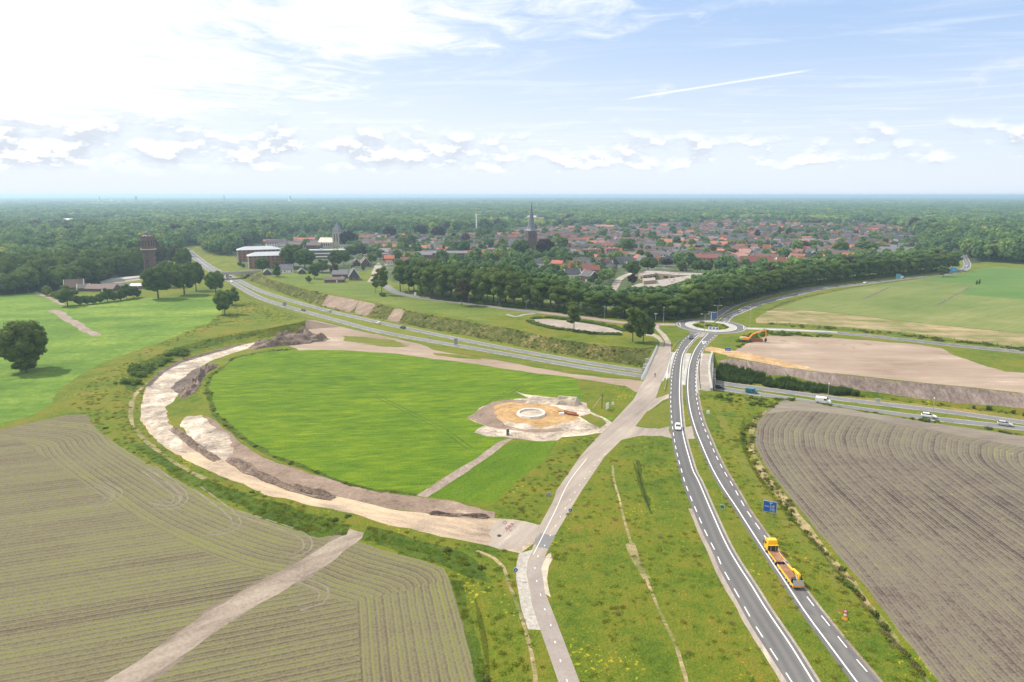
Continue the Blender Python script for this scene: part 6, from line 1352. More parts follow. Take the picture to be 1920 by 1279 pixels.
# ---- cyclist
def cyclist():
    p = P(1228, 707); ang = R(75); dk = MATS['chassis']
    t = thing('bicycle', 'black bicycle ridden across the wide service road', 'bicycle', (p.x, p.y, .02), ang)
    for x in (-.55, .55):
        w_ = MB(); n = 20
        for i in range(n):
            a, b_ = i*math.tau/n, (i+1)*math.tau/n; w_.cyl((x+.34*math.cos(a),0,.35+.34*math.sin(a)),(x+.34*math.cos(b_),0,.35+.34*math.sin(b_)),.022,n=5,cap=False)
        w_.build('wheel', black, t)
    f = MB()
    for a, b_ in (((-.55,0,.35),(-.12,0,.3)),((-.12,0,.3),(-.25,0,.9)),((-.25,0,.75),(.42,0,.82)),((-.12,0,.3),(.42,0,.75)),((-.55,0,.35),(-.23,0,.78)),((.42,0,.95),(.55,0,.35))): f.cyl(a, b_, .025, n=6)
    f.build('frame', dk, t); MB().box((-.38,-.08,.92),(-.12,.08,.98)).build('saddle', black, t); MB().cyl((.38,-.28,1.02),(.38,.28,1.02),.02,n=6).build('handlebar', dk, t)
    bm = bmesh.new(); L = bm.verts.layers.skin.verify()
    J = dict(pel=(-.24,0,1.03,.15), ch=(-.02,0,1.42,.17), nk=(.06,0,1.6,.06), hd=(.1,0,1.74,.11), ht=(.1,0,1.82,.09))
    for s, n in ((-1, 'r'), (1, 'l')):
        J |= {n+'sh': (0,s*.19,1.48,.065), n+'el': (.16,s*.26,1.22,.048), n+'wr': (.36,s*.24,1.06,.035), n+'hn': (.42,s*.24,1.03,.04), n+'hp': (-.2,s*.1,.98,.1), n+'kn': (.12,s*.12,.78 if s > 0 else .66,.065), n+'an': (-.08 if s > 0 else -.14,s*.11,.38 if s > 0 else .22,.042), n+'ft': (.1 if s > 0 else .04,s*.11,.33 if s > 0 else .16,.04)}
    vv = {k: bm.verts.new(q[:3]) for k, q in J.items()}
    E = [('pel','ch'),('ch','nk'),('nk','hd'),('hd','ht')]
    for n in 'rl': E += [('ch',n+'sh'),(n+'sh',n+'el'),(n+'el',n+'wr'),(n+'wr',n+'hn'),('pel',n+'hp'),(n+'hp',n+'kn'),(n+'kn',n+'an'),(n+'an',n+'ft')]
    for a, b_ in E: bm.edges.new((vv[a], vv[b_]))
    for k, q in J.items(): vv[k][L].radius = (q[3], q[3])
    vv['pel'][L].use_root = True; me = bpy.data.meshes.new('person'); bm.to_mesh(me); bm.free()
    me.materials.append(plain('dark_clothes', (.03,.035,.05), .8)); o = bpy.data.objects.new('person', me); COL.objects.link(o); o.modifiers.new('skin', 'SKIN'); o.modifiers.new('sub', 'SUBSURF').levels = 1
    o.location = (p.x, p.y, .02); o.rotation_euler = (0, 0, ang); tag(o, 'cyclist in dark clothes riding over the bridge on the service road', 'person')
    h = MB(); v, f = ICO; h.add([(.09+q[0]*.105, q[1]*.1, 1.79+q[2]*.1) for q in v if True], f).build('hair', plain('hair', (.05,.03,.02), .8), o)
    MB().add([(.135+q[0]*.075, q[1]*.075, 1.75+q[2]*.1) for q in v], f).build('face', plain('skin', (.5,.3,.22), .6), o)
cyclist()
# ------------------------------------------------------------------ signs, lamps, rails
blue = plain('sign_blue', (.01,.10,.42), .45); bluel = plain('sign_line', (.55,.65,.8), .5); sback = plain('sign_back', (.22,.27,.32), .5); redp = plain('sign_red', (.55,.03,.03), .5); yel = plain('sign_yellow', (.85,.42,.02), .5)
def face_cam(p): return math.atan2(-p.x, p.y)   # local -y looks at the camera
def panel(name, label, px, py, z, wd, ht, base, mat, rz=None, front=None, posts=2, lines=None, cat='sign', back=None):
    p = P(px, py, z); a = face_cam(p)+(rz or 0); t = thing(name, label, cat, (p.x, p.y, z), a)
    MB().box((-wd/2,-.05,base),(wd/2,.03,base+ht)).build('board', mat, t)
    b_ = MB().box((-wd/2-.06,.0,base-.06),(wd/2+.06,.045,base+ht+.06)).build('rim', trim, t)
    for k in range(posts):
        x = 0 if posts == 1 else (-.36+.72*k/(posts-1))*wd; MB().cyl((x,.12,-.2),(x,.12,base+ht*.85),.06,n=8).build('post', steel, t)
    for (x0, z0, x1, z1, m) in (lines or []): MB().box((x0*wd,-.075,base+z0*ht),(x1*wd,-.055,base+z1*ht)).build('symbol', m, t)
    return t
BL = bluel
dl = [(.03,.62,.06,.82,BL),(.0,.55,.12,.6,BL),(-.4,.5,-.04,.54,BL),(.03,.08,.06,.5,BL),(-.4,.47,-.12,.5,redp),(.2,.58,.36,.66,yel),(.12,.5,.36,.53,BL),(-.06,.84,.2,.88,BL),(-.02,.9,.16,.93,BL),(.12,.3,.4,.33,BL),(.12,.2,.4,.23,BL),(.12,.11,.4,.14,BL),(.12,.4,.32,.43,BL)]
panel('direction_sign', 'large square blue direction sign on posts beside the right lane', 1442, 969, 0, 2.9, 2.6, 1.3, blue, posts=3, lines=dl)
def round_sign(px, py, label, tall=2.6):
    p = P(px, py); t = thing('cycle_path_sign', label, 'sign', (p.x, p.y, 0), face_cam(p)); MB().cyl((0,.06,-.2),(0,.06,tall),.045,n=8).build('post', steel, t)
    d = MB().cyl((0,.03,tall-.35),(0,-.03,tall-.35),.42,n=20).build('disc', blue, t); MB().cyl((0,.035,tall-.35),(0,.0,tall-.35),.46,n=20).build('rim', trim, t)
    MB().box((-.07,-.05,tall-.5),(.07,-.032,tall-.2)).box((-.2,-.05,tall-.53),(.2,-.032,tall-.47)).build('symbol', trim, d); return t
round_sign(1029, 943, 'round blue sign left of the service road, at the grass corner'); round_sign(1069, 973, 'round blue sign on the right edge of the service road'); round_sign(967, 1088, 'round blue sign beside the paved bulge at the bottom')
# warning sign with two plates
p = P(1582, 1175); t = thing('warning_sign', 'triangular warning sign over a small plate and a yellow plate', 'sign', (p.x, p.y, 0), face_cam(p))
MB().cyl((0,.06,-.2),(0,.06,3.6),.05,n=8).build('post', steel, t)
MB().add([(-.5,-.02,2.8),(.5,-.02,2.8),(0,-.02,3.65),(-.5,.02,2.8),(.5,.02,2.8),(0,.02,3.65)], [(0,1,2),(5,4,3),(0,3,4,1),(1,4,5,2),(2,5,3,0)]).build('triangle', redp, t)
MB().add([(-.3,-.04,2.92),(.3,-.04,2.92),(0,-.04,3.42)], [(0,1,2)]).build('triangle_face', trim, t)
MB().cyl((0,.02,2.35),(0,-.03,2.35),.36,n=18).build('disc', redp, t); MB().cyl((0,-.03,2.35),(0,-.045,2.35),.26,n=18).build('disc_face', trim, t); MB().box((-.45,-.03,1.3),(.45,.02,1.85)).build('plate', yel, t)
panel('expressway_sign', 'small blue-grey sign beside the near carriageway, left one before the embankment nose', 534, 577, -6, 2.6, 2.6, 1.4, sback)
panel('expressway_sign', 'tall blue-grey sign panel in the median of the sunken road', 855, 648, -6, 2.0, 3.4, .6, sback)
panel('expressway_sign', 'small dark sign just left of the tall blue-grey panel', 807, 638, -6, .9, 1.0, 1.0, sback, posts=1)
panel('expressway_sign', 'grey cabinet-like sign on the verge between the two tall lamps', 1645, 757, -6, 1.6, 1.2, .9, steel, posts=2)
panel('marker_board', 'small green marker standing in the grass median', 1354, 957, 0, .9, .9, .5, plain('marker_green', (.03,.2,.15), .5), posts=1)
panel('speed_sign', 'small grey sign facing away in the verge right of the lanes', 1327, 783, 0, .9, 1.1, 1.5, trim, posts=1)
panel('direction_sign', 'low blue oval-looking sign beside the sandy site entrance', 1364.5, 661, 0, 2.7, 1.4, .9, blue, posts=1, lines=[(-.35,.45,.35,.55,BL)])
panel('direction_sign', 'teal sign board at the right end of the tree belt', 1684, 524, 0, 3.6, 3.6, 1.2, plain('sign_teal', (.06,.28,.36), .5))
panel('direction_sign', 'bright blue stacked sign before the far right junction', 1787, 511, 0, 5, 4.2, .6, plain('sign_bright', (.02,.30,.75), .5), lines=[(-.3,.6,.2,.68,BL),(-.1,.3,.35,.38,BL)])
panel('direction_sign', 'white sign under the right end of the belt near the junction', 1811, 509, 0, 2.2, 2.4, .4, trim, posts=1)
panel('info_board', 'white information board leaning near the utility pole', 1138.5, 769, 0, 1.9, 2.2, .5, white_p, rz=R(60), cat='board')
panel('info_board', 'small orange and white board right of the white information board', 1149, 761, 0, .7, 1.0, .4, trim, posts=1, cat='board')
panel('information_sign', 'white sign at the trees where the side street bends', 778.5, 557, 0, 1.6, 2.4, 1.2, trim, posts=1)
panel('chevron_board', 'blue and white chevron board on the roundabout island', 1337.5, 618, 0, 5.5, 1.3, .2, trim, lines=[(-.4,.15,-.2,.85,blue),(-.05,.15,.15,.85,blue),(.28,.15,.46,.85,blue)], cat='sign')
# gantry sign behind the roundabout
p = P(1333, 605); t = thing('gantry_sign', 'mast with stacked blue direction boards behind the roundabout', 'sign', (p.x, p.y, 0), face_cam(p))
MB().cyl((0,0,-.2),(0,0,6.6),.16,.12,8).build('mast', trim, t); MB().box((-1.9,-.06,6.3),(2.5,.06,6.5)).build('arm', trim, t)
for k in range(4): MB().box((.4,-.1,5.4-k*.85),(2.6,-.02,6.1-k*.85)).build('board', blue, t)
p = P(1229, 600); t = thing('sign_post', 'pale T-shaped sign post at the wood edge left of the roundabout', 'sign', (p.x, p.y, 0), face_cam(p)); MB().cyl((0,0,0),(0,0,4.2),.1,n=8).build('post', trim, t); MB().box((-.9,-.05,3.5),(.9,.05,4.3)).build('board', trim, t)
def lamp(px, py, z, h, label, arms=1, az=0.0, head='arm', group='street lamps'):
    p = P(px, py, z); t = thing('street_lamp', label, 'street lamp', (p.x, p.y, z), az, group); MB().cyl((0,0,-.2),(0,0,h),.12,.07,8).build('pole', steel, t)
    for s in ((1,), (1, -1), ())[0 if arms == 1 else 1 if arms == 2 else 2]:
        a = MB().cyl((0,0,h-.05),(s*1.9,0,h+.15),.06,.05,6).build('arm', steel, t); MB().box((s*1.5,-.16,h+.08),(s*2.5,.16,h+.22)).build('lamp_head', trim, a)
    if arms == 0: MB().cyl((0,0,h),(0,0,h+.35),.26,.14,8).build('lamp_head', trim, t)
    return t
for x, y, z, h, ar, lb in [(1551,756,-6,8.0,0,'tall single lamp on the sunken road beside the white van'),(1747,786,-6,8.0,0,'tall single lamp on the sunken road beside the long white car'),
 (1344.4,602,0,9.5,2,'double-armed lamp behind the roundabout on the splitter'),(1320.3,624,0,10.5,2,'double-armed lamp in front of the roundabout island'),(1243.5,608,0,10,0,'pale single lamp left of the roundabout'),(1405.5,614,0,10.5,0,'pale single lamp right of the roundabout'),
 (1347.7,580,0,8,1,'lamp with one arm where the two roads part behind the roundabout'),(1387.6,565,0,8,1,'lamp in front of the belt right of the roundabout'),(1300.5,644,0,8,0,'thin lamp on the splitter verge below the roundabout'),(1290,661,0,8,0,'thin lamp at the near tip of the splitter verge'),(1283.3,693,0,9.5,0,'thin lamp in the middle of the bridge deck'),
 (986.5,580,0,6,1,'short lamp in front of the belt left of the riding arena'),(1133.5,598,0,7,1,'lamp in front of the belt between the two open trees'),(827.5,560,0,6,1,'lamp at the belt foot left of the lone thin tree'),(879,567,0,6,1,'lamp at the belt foot right of the lone thin tree'),(930,573,0,6,1,'lamp at the belt foot before the riding arena'),(766,552,0,5.5,1,'lamp by the bend of the side street')]:
    lamp(x, y, z, h, lb, ar, az=R(0))
# utility pole, its stay, site cabinet, barriers
p = P(1128.5, 765); t = thing('utility_pole', 'dark wooden utility pole with slanting stay next to the works', 'pole', (p.x, p.y, 0)); MB().cyl((0,0,-.2),(0,0,5.2),.13,.1,8).build('pole', plain('tarred_wood', (.05,.04,.035), .9), t)
MB().cyl((-.1,0,4.7),(-3.4,-.6,0),.06,n=6).build('stay', steel, t); MB().box((-.7,-.1,4.4),(.7,.1,4.6)).build('crossarm', MATS['tarred_wood'], t)
p = P(953, 816); t = thing('site_cabinet', 'black cabinet standing at the end of the footpath by the works', 'cabinet', (p.x, p.y, 0)); MB().box((-.6,-.4,.25),(.3,.4,1.9)).build('body', black, t); MB().box((-.5,-.43,.4),(.2,-.4,1.8)).build('door', dk_ if False else plain('cabinet_grey', (.08,.08,.085), .6), t)
for s in (-.5, .2): MB().box((s-.06,-.3,0),(s+.06,.3,.25)).build('foot', steel, t)
p = P(954, 822); t = thing('mesh_fence', 'thin mesh fence frame across the footpath end', 'fence', (p.x, p.y, 0))
for x in (-2.1, 0, 2.1): MB().cyl((x,0,0),(x,0,2.0),.04,n=6).build('post', steel, t)
for z in (.1, .7, 1.3, 1.95): MB().cyl((-2.1,0,z),(2.1,0,z),.02,n=5).build('rail', steel, t)
for i, (x, y, lb) in enumerate(((951, 995, 'left red and white barrier board closing the haul road'), (955.5, 991.5, 'middle red and white barrier board closing the haul road'), (960.5, 987, 'right red and white barrier board closing the haul road'))):
    p = P(x, y); t = thing('barrier_board', lb, 'barrier', (p.x, p.y, 0), R(-25)); b_ = MB().box((-.42,-.03,.15),(.42,.03,.95)).build('board', trim, t)
    for k in (-1, 0, 1): MB().add([(k*.28-.14,-.04,.17),(k*.28+.0,-.04,.17),(k*.28+.14,-.04,.93),(k*.28,-.04,.93)], [(0,1,2,3)]).build('stripe', redp, b_)
    for s in (-.3, .3): MB().box((s-.04,-.25,0),(s+.04,.25,.15)).build('foot', trim, t)
p = P(947, 992); t = thing('closure_sign', 'red-rimmed white closure sign left of the barrier boards', 'sign', (p.x, p.y, 0), face_cam(p)); MB().cyl((0,.05,0),(0,.05,1.9),.04,n=6).build('post', steel, t)
MB().cyl((0,.02,1.6),(0,-.02,1.6),.4,n=18).build('disc', redp, t); MB().cyl((0,-.02,1.6),(0,-.035,1.6),.27,n=18).build('disc_face', trim, t)
p = P(843, 1019); 
# octagonal concrete ring with steel beams beside it
c = P(996, 776.5); t = thing('concrete_ring', 'pale octagonal concrete ring wall on the orange sand', 'foundation', (c.x, c.y, 0), R(10)); mb = MB(); n = 10
v = []
for r0_, z in ((5.3, 0), (5.1, .7), (4.3, .7), (4.25, 0)): v += [(r0_*math.cos(k*math.tau/n), r0_*math.sin(k*math.tau/n), z) for k in range(n)]
f = [(j*n+i, j*n+(i+1) % n, (j+1)*n+(i+1) % n, (j+1)*n+i) for j in range(3) for i in range(n)]
mb.add(v, f).build('ring_wall', plain('pale_concrete', (.52,.51,.48), .8, vary=.1, vscale=1), t); MB().prism([(4.3*math.cos(k*math.tau/n), 4.3*math.sin(k*math.tau/n)) for k in range(n)], 0, .12).build('sand_fill', sand, t)
for i, (x, y, a, lb) in enumerate(((1062,776,-30,'longer rusty steel beam left of the pair beside the concrete ring'),(1069,775,-32,'shorter rusty steel beam right of the pair beside the concrete ring'),(1074,779,-28,'rusty steel beam nearest the service road beside the ring'))):
    p = P(x, y); mb = MB(); L_ = 3.0-.4*i; mb.box((-L_,-.3,.0),(L_,.3,.08)).box((-L_,-.04,.08),(L_,.04,.6)).box((-L_,-.3,.6),(L_,.3,.68)); o = mb.build('steel_beam', rustm, loc=(p.x, p.y, 0)); o.rotation_euler = (0, 0, R(a)); tag(o, lb, 'steel beam', 'rusty beams beside the ring')
p = P(1053, 777); o = MB().box((-.9,-.5,0),(.9,.5,.7),taper=(.92,.9)).build('concrete_block', white_p, loc=(p.x, p.y, 0)); tag(o, 'single white concrete block between the ring and the rusty beams', 'block')
# ---- soil heaps
def heap(name, label, line, wd, ht, mat, seed, knobs=1.0):
    c = cr(line, 1.2); r_ = np.random.default_rng(seed); n = len(c); m = 22; a = np.array(c)[:, :2]
    t = np.gradient(a, axis=0); t /= np.hypot(t[:, 0], t[:, 1])[:, None]+1e-9; nn = np.stack([-t[:, 1], t[:, 0]], 1)
    g = r_.normal(size=(n, m)); K = np.array([.25, .5, .25])
    def sm(x, k):
        for _ in range(k):
            x = .25*np.roll(x, 1, 0)+.5*x+.25*np.roll(x, -1, 0); x = .25*np.roll(x, 1, 1)+.5*x+.25*np.roll(x, -1, 1)
        return x/x.std()
    g1 = sm(g, 6); g2 = sm(r_.normal(size=(n, m)), 1)
    mb = MB(); u = np.linspace(-1, 1, m); s = np.linspace(0, 1, n)
    prof = (1-u[None]**2)**.8*np.minimum(1, np.minimum(s, 1-s)[:, None]*9)**.6
    W_ = wd/2*(1+.18*sm(r_.normal(size=(n, m)), 5)[:, :1]); x = a[:, None, 0]+nn[:, None, 0]*u[None]*W_; y = a[:, None, 1]+nn[:, None, 1]*u[None]*W_
    z = ht*prof*np.maximum(.1, 1+.36*g1*knobs)+prof*g2*.2*knobs; z[:, 0] = z[:, -1] = z[0] = z[-1] = -.35
    zz = hz(x.ravel(), y.ravel())+z.ravel()
    mb.add(np.column_stack([x.ravel(), y.ravel(), zz]).tolist(), [(i*m+j, (i+1)*m+j, (i+1)*m+j+1, i*m+j+1) for i in range(n-1) for j in range(m-1)])
    o = mb.build(name, mat, smooth=False); tag(o, label, 'soil heap'); return o
heapm = gmat('heap_soil', st((0,(.07,.055,.045)),(.4,(.16,.12,.10)),(.7,(.25,.19,.155)),(1,(.33,.26,.21))), [(7,.4),(1.6,.4),(.5,.3)], 1, .6)
heap('soil_heap', 'long rough brown soil heap at the upper end of the haul road', W([(468,656,-3),(500,652,-3),(540,646,-3.5),(580,638,-4),(608,634,-5)]), 15, 3.0, heapm, 3, 1.2)
heap('soil_heap', 'brown heap behind the long rough one near the green embankment', W([(520,640,-3.8),(550,634,-4.2),(578,627,-4.6)]), 12, 2.8, heapm, 8, 1.2)
heap('soil_heap', 'dark grey soil ridge along the inner side of the haul road', W([(428,858),(470,884),(520,906),(570,923),(630,936)]), 3.4, .9, heapm, 5, 1.5)
heap('soil_heap', 'low dark spoil bank on the inside of the haul road curve', W([(400,688,-2),(378,705,-1.4),(358,728,-1),(345,748,-1)]), 6, 1.2, heapm, 6, 1.4)
heap('soil_heap', 'grey clay lumps where the haul road curve is widest', W([(322,802,-1),(345,820,-.8),(380,846,-.3),(410,864)]), 2.6, .8, heapm, 7, 1.3)
heap('sand_heap', 'flat-topped sand pile with dark side behind the concrete ring', W([(1041,755),(1060,756),(1088,759)]), 7, 2.2, sand, 9, .9)
heap('soil_heap', 'small dark clod heap near the barrier boards', W([(928,1003),(936,1005),(944,1004)]), 1.6, .4, dirt_d, 10, 1)
heap('soil_heap', 'thin dark soil lip along the lower topsoil strip', W([(800,963),(840,966),(880,969),(922,972)]), 1.3, .35, heapm, 12, 1.4)
# ------------------------------------------------------------------ bridges
def bridge():
    c = np.mean(np.array(DECK), 0); t = thing('road_bridge', 'wide concrete bridge carrying the roads over the sunken expressway', 'bridge', (c[0], c[1], 0))
    lp = [(a-c[0], b_-c[1]) for a, b_ in DECK]; MB().prism(lp, -1.15, -.03).build('deck', conc, t)
    L0, L1 = [np.array(q)-c for q in W([(1232,651),(1202,713)])]; R0 = [np.array(q)-c for q in W([(1338,663),(1333,680),(1332,700),(1336.5,733.5)])]
    # parapet on the right
    rr_ = cr([tuple(q) for q in R0], 3); o1 = off(rr_, -.1); o2 = off(rr_, -1.0); MB().prism(o1+o2[::-1], 0, 1.3).build('parapet', conc, t)
    # railing on the left
    rl = MB(); n = 26
    for i in range(n+1):
        q = L0+(L1-L0)*i/n; rl.cyl((*q, 0), (*q, 1.25), .07, n=5)
    for z in (.35, .65, .95, 1.25): rl.cyl((*L0, z), (*L1, z), .07 if z < 1.2 else .1, n=6)
    rl.build('railing', plain('rail_grey', (.42,.47,.52), .5), t)
    # piers and abutments
    for px0, px1, pyl, pyr, zt in ((1210, 1340, 690.5, 711.5, -1.15), (1206, 1340, 701, 722.5, -1.15), (1204, 1340, 708.5, 730.5, -1.15)):
        a, b_ = [np.array(q)-c for q in W([(px0, pyl, -6), (px1, pyr, -6)])]; d = (b_-a)/np.linalg.norm(b_-a); nn = np.array([-d[1], d[0]])*.4
        MB().prism([tuple(a+nn), tuple(b_+nn), tuple(b_-nn), tuple(a-nn)], -6.3, zt).build('pier', conc, t)
    # black blocks standing in for the dotted shadow line along the slab
    s_ = MB(); sp_ = cr(W([(1313,668),(1311,690),(1311.5,712),(1313,729)]), 1.4)
    for q in sp_: s_.box((q[0]-c[0]-.12, q[1]-c[1]-.12, .0), (q[0]-c[0]+.12, q[1]-c[1]+.12, .5))
    s_.build('edge_shadow_dots', black, t)
    kb = cr(W([(1318,664),(1311,688),(1309,712),(1311,731)]), 2); MB().prism(off(kb, .2)+off(kb, -.2)[::-1], 0, .18).build('kerb', tan, t)
bridge()
reg_slab = rough(W([(1319,664),(1337,664),(1332,682),(1331,702),(1335,732),(1313,731),(1311,712),(1313,688)]), 0, 3)
o = MB().prism(reg_slab, 0.004, .12).build('bridge_walkway', tan); o['kind'] = 'structure'
def rail(name, label, pts, h=.75, z=0.0, gap=4.0, group='guard rails'):
    c = cr(W(pts, z), 2); o = np.array(c[0][:2]); t = thing(name, label, 'guard rail', (o[0], o[1], z), group=group); l = [np.array(q[:2])-o for q in c]; mb = MB()
    for i in range(len(l)-1):
        a, b_ = l[i], l[i+1]; mb.add([(*a, h-.32), (*b_, h-.32), (*b_, h), (*a, h), (a[0]+.06, a[1], h-.32), (b_[0]+.06, b_[1], h-.32), (b_[0]+.06, b_[1], h), (a[0]+.06, a[1], h)], [(0,1,2,3),(7,6,5,4),(3,2,6,7),(0,4,5,1)])
    mb.build('beam', steel, t); d = 0
    for i in range(0, len(l), 2): MB().box((l[i][0]-.05, l[i][1]-.05, -.1), (l[i][0]+.05, l[i][1]+.05, h-.05)).build('post', steel, t)
rail('guard_rail', 'pale guard rail curving between the cycle path and the bridge', [(1275,638),(1266,648),(1259,659)]); rail('guard_rail', 'short guard rail in the grass wedge below the bridge', [(1249,711),(1248,722),(1245,735)])
rail('guard_rail', 'guard rail between the service road and the left carriageway on the bridge', [(1258,662),(1254,680),(1251,700)])
def overpass():
    a, b_ = P(412, 512.5), P(488, 508.5); c = (a+b_)/2; d = (b_-a); L_ = d.length; t = thing('small_overpass', 'small concrete overpass crossing the expressway in the distance', 'bridge', (c.x, c.y, 0), math.atan2(d.y, d.x))
    MB().box((-L_/2,-5,-1.3),(L_/2,5,.05)).build('deck', conc, t)
    for s in (-1, 1): MB().box((-L_/2,s*5-.2,.05),(L_/2,s*5+.2,1.0)).build('parapet', conc, t)
    MB().box((L_*.20,-4.6,-6.3),(L_*.26,4.6,-1.3)).build('pier', conc, t); MB().add([(L_*.3,-5.05,-1.3),(L_*.46,-5.05,-1.3),(L_*.3,-5.05,-6.3),(L_*.3,5.05,-1.3),(L_*.46,5.05,-1.3),(L_*.3,5.05,-6.3)], [(0,2,1),(3,4,5),(0,3,5,2),(2,5,4,1),(0,1,4,3)]).build('abutment', conc, t)
    MB().box((-L_*.34,-4.6,-6.3),(-L_*.30,4.6,-1.3)).build('pier', conc, t)
overpass()
# fence along the right-hand meadow
fl = cr(W([(1440,605),(1480,608),(1580,616),(1690,626),(1813,640),(1920,653),(1990,661)]), 5.5)
o = np.array(fl[0][:2]); t = thing('wire_fence', 'post and wire fence between the straw band and the ditch on the right', 'fence', (*o, 0))
for i, q in enumerate(fl[:98]): MB().cyl((q[0]-o[0], q[1]-o[1], -.1), (q[0]-o[0], q[1]-o[1], 1.3), .09, n=5).build('post', MATS['tarred_wood'], t)
wm = MB()
for i in range(min(97, len(fl)-1)):
    for z in (.6, 1.1): wm.cyl((fl[i][0]-o[0], fl[i][1]-o[1], z), (fl[i+1][0]-o[0], fl[i+1][1]-o[1], z), .015, n=3, cap=False)
wm.build('wire', steel, t)
# hedge round the riding arena, reeds, verge weeds: scattered masses
def tuft(seed, h, r0_, n, mat, bend=.3, wd=.05):
    r_ = np.random.default_rng(seed); V, Fs, Tn = [], [], []
    for i in range(n):
        a = r_.uniform(0, 6.28); rr_ = r0_*math.sqrt(r_.random()); x, y = rr_*math.cos(a), rr_*math.sin(a); hh = h*r_.uniform(.5, 1.1); b_ = r_.uniform(0, 6.28); bx, by = math.cos(b_)*bend*hh, math.sin(b_)*bend*hh; w_ = wd*r_.uniform(.6, 1.4); nx, ny = -math.sin(b_)*w_, math.cos(b_)*w_
        o = len(V); V += [(x-nx, y-ny, 0), (x+nx, y+ny, 0), (x+bx*.4+nx, y+by*.4+ny, hh*.65), (x+bx*.4-nx, y+by*.4-ny, hh*.65), (x+bx, y+by, hh)]; Fs += [(o, o+1, o+2, o+3), (o+3, o+2, o+4)]; t_ = r_.random(); Tn += [t_]*5
    return leafmesh('tuft', V, Fs, Tn, mat)
def shrublet(seed, h, r0_, n, mat, card):
    r_ = np.random.default_rng(seed); L = [(r_.uniform(-.6, .6)*r0_, r_.uniform(-.6, .6)*r0_, h*r_.uniform(.3, .6), r0_*r_.uniform(.35, .6)) for _ in range(6)]
    V, Fs, Tn = leaves(L, n, card, r_, squash=h/r0_*.9 if h < r0_ else 1.0, core=.5); return leafmesh('shrublet', V, Fs, Tn, mat)
LM['grassb'] = leafmat('leaf_grass', (.14,.19,.016), (.19,.21,.022), (.26,.22,.06), .6)
LM['lush'] = leafmat('leaf_lush', (.10,.17,.012), (.14,.205,.016), (.19,.23,.028), .6)
LM['straw'] = leafmat('leaf_straw', (.20,.18,.07), (.25,.21,.09), (.32,.26,.13), .6)
LM['grain'] = leafmat('leaf_grain', (.06,.13,.004), (.095,.175,.006), (.15,.22,.012), .55)
TU = [tuft(1, .26, .75, 44, LM['grassb'], .8, .05), tuft(2, .42, .7, 40, LM['grassb'], .7, .05), tuft(3, .30, .75, 44, LM['lush'], .8, .06), shrublet(4, .55, .8, 120, LM['lush'], .12), tuft(5, .6, .6, 34, LM['straw'], .6, .05), tuft(6, 2.4, .7, 46, LM['reed'], .18, .09), shrublet(7, 1.1, 1.2, 220, LM['green'], .15), shrublet(8, .7, .9, 140, LM['weed'], .13), tuft(9, .34, .9, 50, LM['grain'], .5, .06), tuft(10, .42, .9, 50, LM['grain'], .7, .06)]
GP = []
def fill(poly, dens, kinds, smin=.7, smax=1.3, excl=(), edge=None):
    a = np.array([q[:2] for q in poly]); lo, hi = a.min(0), a.max(0); dens *= 1 if any(q in (5, 6) for q, _ in kinds[:1]) else 0.7; n = int((hi[0]-lo[0])*(hi[1]-lo[1])*dens)
    p = rng.uniform(lo, hi, (n, 2)); p = p[inside(p[:, 0], p[:, 1], poly)]
    # clumpy: thin out by a smooth random field
    ph = rng.uniform(0, 6.28, 6); f = np.sin(p[:, 0]/5.1+ph[0])*np.sin(p[:, 1]/6.3+ph[1])+.7*np.sin(p[:, 0]/1.9+ph[2]+p[:, 1]/3.1)+.5*np.sin(p[:, 1]/2.3+ph[3]-p[:, 0]/4.0)
    p = p[rng.random(len(p)) < .55+.35*f]
    for e in excl: p = p[~inside(p[:, 0], p[:, 1], e)]
    k = len(p); s = rng.uniform(smin, smax, k); zk = .9; ks, ws = zip(*kinds); ws = np.array(ws)/sum(ws)
    GP.append((p, np.stack([s, s, s*zk*rng.uniform(.7, 1.2, k)], 1), rng.uniform(0, 6.28, k), rng.choice(ks, k, p=ws), hz(p[:, 0], p[:, 1])-.03))
RD_ = {r['name']+str(i): r['poly'] for i, r in enumerate(REG)}
def regs(*names): return [r['poly'] for r in REG if r['name'] in names]
hard = regs('main_road','service_road','cycle_path','paved_shoulder','gravel_shoulder','concrete_strip','crossing_patch','crop_field','arable_field','field_headland','field_strip','field_track','grain_field','grain_strip','haul_road','topsoil_strip','works_sand','footpath','asphalt_patch','sand_edge','median_deck','deck_paving','expressway','works_field','bare_bank','sand_ground','distributor_road','roundabout_road','pale_spoil','sandy_track','works_ring')
# middle verge between service road and carriageways, and the right-hand verges
fill(W([(1010,1000),(1180,815),(1265,800),(1330,1000),(1500,1290),(1090,1290)]), .32, [(0,5),(1,1.0),(2,1.5),(4,.5)], .5, 1.0, excl=hard)
fill(W([(1293,815),(1330,900),(1400,1030),(1560,1290),(1620,1290),(1440,1030),(1330,880),(1305,800)]), .5, [(0,4),(1,1),(4,.6)], .5, .9, excl=hard)
fill(W([(1310,735),(1460,745),(1405,800),(1420,850),(1480,945),(1600,1090),(1760,1300),(1640,1300),(1500,1100),(1345,850)]), .5, [(0,4),(1,1),(2,2.5)], .5, 1.0, excl=hard)
fill(W([(1400,790),(1411,790),(1400,815),(1405,842),(1436,893),(1476,943),(1529,1007),(1586,1075),(1650,1158),(1700,1220),(1760,1300),(1740,1300),(1680,1222),(1630,1155),(1565,1075),(1510,1007),(1455,943),(1418,893),(1393,842),(1390,812)]), 1.3, [(2,3),(3,.5),(6,.08),(4,2),(7,.6)], .7, 1.1, excl=hard)
